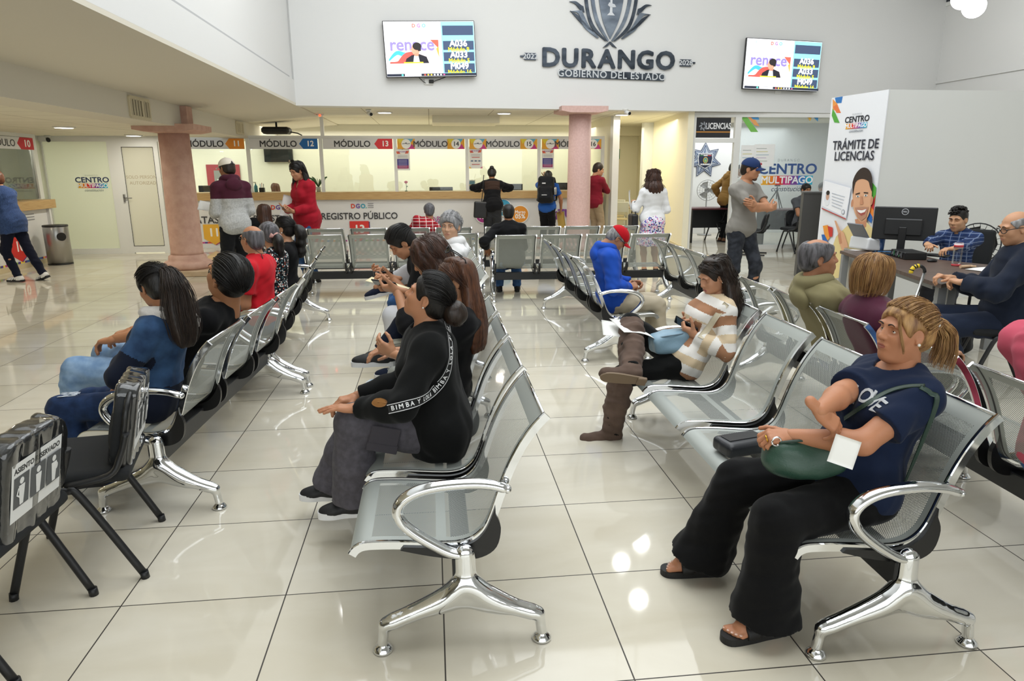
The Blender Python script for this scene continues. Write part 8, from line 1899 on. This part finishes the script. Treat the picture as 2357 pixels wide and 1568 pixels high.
def office_chair(label, x, y, yaw, z=.47):
    t = thing('office_chair', label, 'chair', (x, y, 0), yaw); b = MB(); S = SDF(); S.box((0, 0, z-.06), (.24, .24, .04), None, .035, .01); v, f = S.mesh(.013); b.add(v, f); b.build('seat', M_seatfab, t)
    S = SDF(); S.box((-.27, 0, z+.27), (.03, .22, .23), Ry(-.12), .03, .02); v, f = S.mesh(.013); b = MB(); b.add(v, f); b.build('backrest', M_seatfab, t)
    b = MB(); b.tube([V(0, 0, .08), V(0, 0, z-.08)], .028, 12); b.tube(crom([V(-.02, 0, z-.1), V(-.26, 0, z-.08), V(-.30, 0, z+.1), V(-.29, 0, z+.2)], 4), .022, 8); b.build('gas_column', M_dark, t)
    for i in range(5): a = i*2*PI/5; b = MB(); b.tube([V(0, 0, .11), V(.27*math.cos(a), .27*math.sin(a), .07)], [.028, .018], 8); b.ell((.28*math.cos(a), .28*math.sin(a), .032), (.032, .032, .032)); b.build('castor_arm', M_dark, t)
office_chair('office chair of the young man in blue plaid', DESKMAN.x, DESKMAN.y, DESKMAN.yaw)
office_chair('office chair of the clerk behind module 12', CLERK[0], CLERK[1], CLERK[2])
visitor_chair('visitor_chair', 'black visitor chair under the bald man in the navy jacket', BALD.x, BALD.y, BALD.yaw)
# ================================================================ desk on the right with its things
dz = .74; o0 = V(4.95, 2.28, 0); du = nrm(V(.50, 2.15, 0)); t = thing('office_desk', 'dark wood topped desk with grey legs in front of the white partition', 'desk', tuple(o0)); M_walnut = mat('dark_walnut', '#4a3a33', .4, vary=('#5c4a40', 6, (1, 8, 1)))
b = MB(); b.prism([(0, 0), (1.27, .78), (1.0, 1.32), (1.12, 2.12), (.5, 2.15)], (0, 0, dz-.03), X_, Y_, .03); b.build('desk_top', M_walnut, t)
for a, c_ in ((.13, .16), (.30, .27), (.50, 2.05), (1.05, 2.05), (1.15, .80), (.98, 1.15)): b = MB(); b.box(V(a, c_, (dz-.03)/2), (.03, .03, (dz-.03)/2), frame(du, Z_)); b.build('leg', mat('grey_metal_leg', '#8a8c8c', .4), t)
b = MB(); b.box(V(.36, 1.1, dz-.06), (.85, .02, .025), frame(du, Z_)); b.build('under_rail', MATS['grey_metal_leg'], t)
def on_desk(px, py): return at_z(px, py, dz)
q = on_desk(2072, 582); mo = monitor(q[0], q[1], dz, .56, .33, math.atan2(-du[1], -du[0])+.0, 'black monitor turned away on the desk in front of the young man in plaid', logo=1, stick=0); mo.rotation_euler = (0, 0, .85)
q = on_desk(2090, 594); p_ = thing('mini_computer', 'small black desktop computer with lit ports beside the monitor', 'computer', (q[0], q[1], dz), math.atan2(du[1], du[0])); b = MB(); b.bb((-.16, -.10, 0), (.16, .10, .07), bev=.006); b.build('case', mat('pc_black', '#141416', .4), p_)
F = Flat((-.16, .1005, 0), V(1, 0, 0)*1.0, Z_); F = Flat((.16, .1008, 0), V(-1, 0, 0), Z_)
for i in range(9): F.rect(.015+.03*i, .015+.01*(i % 2), .033+.03*i, .035+.015*(i % 3), ('#5a5d62', '#8b8e92', '#3f7a52', '#6a6d70')[i % 4])
F.build('ports', p_)
F = Flat((-.16, -.1008, 0), V(1, 0, 0), Z_)
for i in range(9): F.rect(.015+.03*i, .015+.01*(i % 2), .033+.03*i, .035+.015*(i % 3), ('#5a5d62', '#8b8e92', '#3f7a52', '#6a6d70')[i % 4])
F.build('ports', p_)
q = on_desk(2038, 578); p_ = thing('cup', 'dark blue cup on the desk left of the monitor', 'cup', (q[0]-.05, q[1]+.02, dz)); b = MB(); b.lathe([(.032, 0), (.034, .005), (.04, .13), (.037, .13), (.03, .02)], n=22); b.build('cup_body', mat('blue_cup', '#2c4a78', .35), p_)
q = on_desk(1990, 575); p_ = thing('document_scanner', 'white document scanner with a grey feed tray on the far end of the desk', 'scanner', (q[0], q[1], dz), math.atan2(du[1], du[0])+.3); S = SDF(); S.box((0, 0, .065), (.15, .085, .065), Rx(.12), .02, .01); S.ell((0, -.06, .03), (.14, .06, .03), k=.03); v, f = S.mesh(.008); b = MB(); b.add(v, f); b.build('body', mat('scanner_white', '#dfe1e2', .35), p_)
b = MB(); b.box((0, .10, .20), (.12, .006, .09), Rx(-.6)); b.build('feed_tray', mat('tray_grey', '#6c7078', .4), p_)
q = on_desk(2200, 612); p_ = thing('water_bottle', 'clear plastic bottle with a red label and red base on the desk corner', 'bottle', (q[0], q[1], dz)); b = MB(); b.lathe([(.033, .012), (.036, .03), (.036, .2), (.034, .205)], n=24); b.build('bottle_body', glass('bottle_clear', (.97, .98, .98), .6), p_)
b = MB(); b.lathe([(.0365, .155), (.0365, .195)], n=24); b.build('label_band', ink('#d8c9c8'), p_); b = MB(); b.lathe([(.037, .165), (.037, .185)], n=24); b.build('red_print', ink('#c03a42'), p_); b = MB(); b.lathe([(.034, 0), (.037, .004), (.037, .014), (.03, .015)], n=24); b.build('bottle_base', ink('#c03a42'), p_)
q = on_desk(2275, 622); sheet_thing('paper_sheet', 'papers on the desk before the bald man in navy', 'paper', q+V(0, 0, .004), nrm(V(.9, .3, 0)), Z_, .21, .30, M_paper, .003); 
q = on_desk(2225, 618); p_ = thing('rolled_papers', 'small roll of papers on the desk beside the clear bottle', 'paper', (q[0], q[1], dz)); b = MB(); b.tube([V(-.06, 0, .015), V(.06, .02, .015)], .014, 10); b.tube([V(.02, .03, .012), V(.07, -.02, .02)], .008, 8); b.build('roll', mat('kraft', '#c9a886', .7), p_)
q = on_desk(2130, 588); p_ = thing('keyboard', 'black keyboard under the hands of the young man in plaid', 'keyboard', (q[0], q[1], dz), DESKMAN.yaw+PI/2); b = MB(); b.bb((-.2, -.065, 0), (.2, .065, .02), bev=.005); b.build('keys', M_dark, p_)
q = on_desk(2145, 603); p_ = thing('computer_mouse', 'black computer mouse on the desk near the keyboard', 'mouse', (q[0], q[1], dz)); b = MB(); b.ell((0, 0, .012), (.05, .03, .018)); b.build('mouse_body', M_dark, p_)
p_ = thing('cable_bundle', 'tangle of black and blue cables behind the monitor', 'cable', tuple(on_desk(2045, 588))); r = random.Random(5)
for i, cc in enumerate(('#15161a', '#15161a', '#2f7fc4', '#3a3b40')):
    b = MB(); b.tube(crom([V(r.uniform(-.2, .2), r.uniform(-.06, .06), r.uniform(.006, .05)) for k in range(6)], 6), .004, 6); b.build('cable', ink(cc), p_)
# cane hooked on the desk edge, backpack, bin, fan
q = at_z(2112, 700, .42); p_ = thing('walking_cane', 'steel walking cane with a yellow and black grip against the desk', 'cane', (0, 0, 0)); a = at_z(2106, 715, 0); A0 = o0+du*.22+V(-.035, 0, .80); ft = V(A0[0]-.28, A0[1]-.12, 0.0); p_.location = tuple(ft); b = MB(); b.tube([V(0, 0, 0), A0-ft], .011, 10); b.build('shaft', M_steel, p_)
sd_ = nrm(V(-.9, .2, 0)); hk = [A0-ft+sd_*(.05-.05*math.cos(u))+Z_*(.05*math.sin(u)) for u in np.linspace(0, 3.3, 12)]; b = MB(); b.tube(hk[:6], .013, 10); b.build('handle', M_dark, p_); b = MB(); b.tube(hk[5:], .016, 10); b.build('grip', ink('#e3c52c'), p_)
b = MB()
for i in range(3): b.tube([hk[6+2*i-(1 if i else 0)], hk[7+2*i-(1 if i else 0)]*.6+hk[6+2*i-(1 if i else 0)]*.4], .0175, 10)
b.build('grip_bands', M_dark, p_); b = MB(); b.lathe([(.016, 0), (.014, .03)], n=12); b.build('rubber_tip', M_black, p_)
q = at_z(2185, 812, 0); p_ = thing('backpack', 'black backpack standing on the floor under the desk corner', 'backpack', (q[0], q[1], 0), .6); S = SDF(); S.box((0, 0, .22), (.10, .16, .21), Ry(-.08), .08, .03); S.box((.09, 0, .15), (.04, .13, .12), None, .04, .03); S.noise = folds(.006, 5, 40); S.plane((0, 0, .003), (0, 0, -1)); v, f = S.mesh(.009); b = MB(); b.add(v, f); b.build('pack_body', cloth('black_nylon', '', .6), p_)
b = MB()
for d in (1, -1): b.tube(crom([V(-.10, d*.07, .40), V(-.17, d*.08, .30), V(-.15, d*.10, .12)], 5), .022, 8, flat=(.5, 1.2))
b.build('shoulder_strap', cloth('grey_nylon', '#2c3036', .6), p_)
q = at_z(1962, 690, 0); p_ = thing('steel_bin', 'brushed steel cylinder bin at the far end of the desk', 'bin', (q[0], q[1], 0)); b = MB(); b.lathe([(.16, 0), (.16, .62), (.155, .63), (.12, .632)], n=32); b.build('body', M_steel, p_); b = MB(); b.lathe([(.162, .0), (.164, .02)], n=32); b.build('base_ring', M_dark, p_)
def fan(label, x, y, z, yaw, R_=.2, stand=True, m=None):
    p_ = thing('fan', label, 'fan', (x, y, 0), yaw); m = m or M_dark; c = V(0, 0, z); b = MB()
    for rr in (.25, .5, .75, 1.): b.tube([c+V(.05*math.sqrt(1-.8*rr*rr), R_*rr*math.cos(a), R_*rr*math.sin(a)) for a in np.linspace(0, 2*PI, 28, endpoint=False)], .003 if rr < 1 else .007, 5, closed=True)
    for i in range(20): a = i*2*PI/20; b.tube([c+V(.05, 0, 0), c+V(.035, R_*.6*math.cos(a), R_*.6*math.sin(a)), c+V(.01, R_*math.cos(a), R_*math.sin(a)), c+V(-.05, R_*.5*math.cos(a), R_*.5*math.sin(a))], .002, 4)
    b.build('grille', m, p_); b = MB(); b.tube([c+V(-.12, 0, 0), c+V(-.02, 0, 0)], .06, 14); b.build('motor', m, p_)
    for i in range(3):
        a = i*2*PI/3; b = MB(); b.sheet([[c+V(.012*(k-1), R_*.85*q*math.cos(a+.55*(k-1)*1.0), R_*.85*q*math.sin(a+.55*(k-1))) for k in range(3)] for q in np.linspace(.15, 1, 5)], thick=.003); b.build('blade', m, p_)
    b = MB(); b.tube([V(-.08, 0, 0), c+V(-.08, 0, -.02)], .016, 10); b.lathe([(.17, 0), (.17, .015), (.03, .03)], (-.08, 0, 0), 24); b.build('stand', m, p_)
W3 = CAM+ray(2250, 560)*7.7; fan('black pedestal fan behind the young man in plaid', W3[0], min(W3[1], 5.2), W3[2], 3.9, .22)
# grey cabinet beside the banner
q = at_z(1830, 642, 0); p_ = thing('grey_cabinet', 'charcoal cabinet standing left of the printed banner', 'cabinet', (q[0]+.01, q[1], 0), -.42); hq = 1.23; b = MB(); b.bb((0, 0, 0), (.42, .40, hq)); b.build('carcass', mat('charcoal_laminate', '#3b3a39', .5), p_); b = MB(); b.bb((-.01, -.01, hq), (.43, .41, hq+.02)); b.build('top_panel', mat('charcoal_top', '#4a4948', .45), p_); b = MB(); b.bb((.32, -.004, .1), (.34, .0, .8)); b.build('edge_band', ink('#c79a55'), p_)
# ================================================================ inside the licence office and the hallway
def table(label, px, py, w, d, yaw, col, h=.74, y=None):
    q = at_z(px, py, h) if y is None else at_y(px, py, y); p_ = thing('office_desk', label, 'desk', (q[0], q[1], 0), yaw); b = MB(); b.bb((0, 0, h-.03), (w, d, h)); b.build('desk_top', col, p_)
    for x0 in (.02, w-.05): b = MB(); b.bb((x0, .03, 0), (x0+.03, d-.03, h-.03)); b.build('side_panel', M_dark, p_)
    b = MB(); b.bb((.05, d*.5, .3), (w-.05, d*.5+.02, h-.03)); b.build('modesty_panel', M_dark, p_); return p_
M_wine = mat('wine_top', '#5a2a30', .35)
table('wine topped black desk inside the office doorway', 1594, 468, .95, .6, 0, M_wine, y=12.2)
table('wine topped desk with a camera tripod in the office', 1757, 497, 1.3, .6, -.18, M_wine, y=11.6)
W3 = at_y(1628, 438, 13.9); fan('grey wall-side fan inside the office doorway', W3[0], 13.9, W3[2], -PI/2-.3, .24, m=mat('fan_grey', '#9a9c9c', .4))
q = at_y(1784, 492, 11.85); p_ = thing('camera_tripod', 'black camera tripod standing on the wine topped desk', 'tripod', (q[0], 11.85, .74))
for i in range(3): a = i*2*PI/3+.5; b = MB(); b.tube([V(0, 0, .38), V(.22*math.cos(a), .2*math.sin(a), .006)], [.014, .008], 8); b.build('leg', M_dark, p_)
b = MB(); b.tube([V(0, 0, .2), V(0, 0, .46)], .012, 8); b.box((0, 0, .5), (.05, .04, .035), bev=.008); b.tube([V(0, -.03, .5), V(0, -.08, .5)], .025, 12); b.build('camera_head', M_dark, p_)
for px, py, yw, sl, lab in ((1805, 575, 1.9, False, 'black visitor chair left of the charcoal cabinet'), (1728, 585, 2.6, True, 'black sled-base chair behind the man in the grey T-shirt'), (1655, 553, 2.2, False, 'folding chair beside the man in the olive jacket')):
    q = at_z(px, py, 0); visitor_chair('visitor_chair', lab, q[0], min(q[1], 10.3) if px > 1700 else 12.7, yw, sled=sl)
visitor_chair('visitor_chair', 'chair of the official at the office desk', OFF[0], OFF[1], -1.5)
# tablet-arm chairs in the hallway
for px, yy, lab in ((1440, 13.6, 'nearer tablet-arm chair in the yellow hallway'), (1432, 14.7, 'farther tablet-arm chair in the yellow hallway')):
    q = at_y(px, 480, yy); p_ = thing('tablet_chair', lab, 'chair', (q[0]-.12, yy, 0), 1.2); m_ = mat('beige_chair', '#b8a77c', .5); b = MB(); b.bb((-.2, -.2, .42), (.2, .2, .45), bev=.01); b.build('seat', m_, p_); b = MB(); b.box((-.22, 0, .72), (.012, .2, .12), Ry(-.12), bev=.01); b.build('backrest', mat('chair_grey', '#b9b9ae', .4), p_); b = MB(); b.bb((-.05, -.36, .68), (.35, -.12, .70), bev=.006); b.build('writing_tablet', mat('tablet_wood', '#8a7350', .4), p_)
    for d in (1, -1): b = MB(); b.tube(crom([V(-.24, d*.2, .84), V(-.2, d*.2, .45), V(.18, d*.2, .42), V(.2, d*.2, .0)], 4), .011, 8); b.tube([V(-.2, d*.2, .44), V(-.24, d*.2, 0)], .011, 8); b.build('side_frame', mat('chair_grey', '', .4), p_)
q = at_y(1418, 355, 12.41); t = thing('exit_sign', 'small green safety sign on the white post at the hallway mouth', 'sign', (5.13, 12.3, q[2])); b = MB(); b.bb((0, -.09, -.1), (.006, .09, .1)); b.build('plate', mat('safety_green', '#1f6b4a', .4), t)
F = Flat((.0065, 0, 0), Y_, Z_); F.rect(-.05, -.03, .05, .03, '#dfe8e2'); F.build('symbol', t)
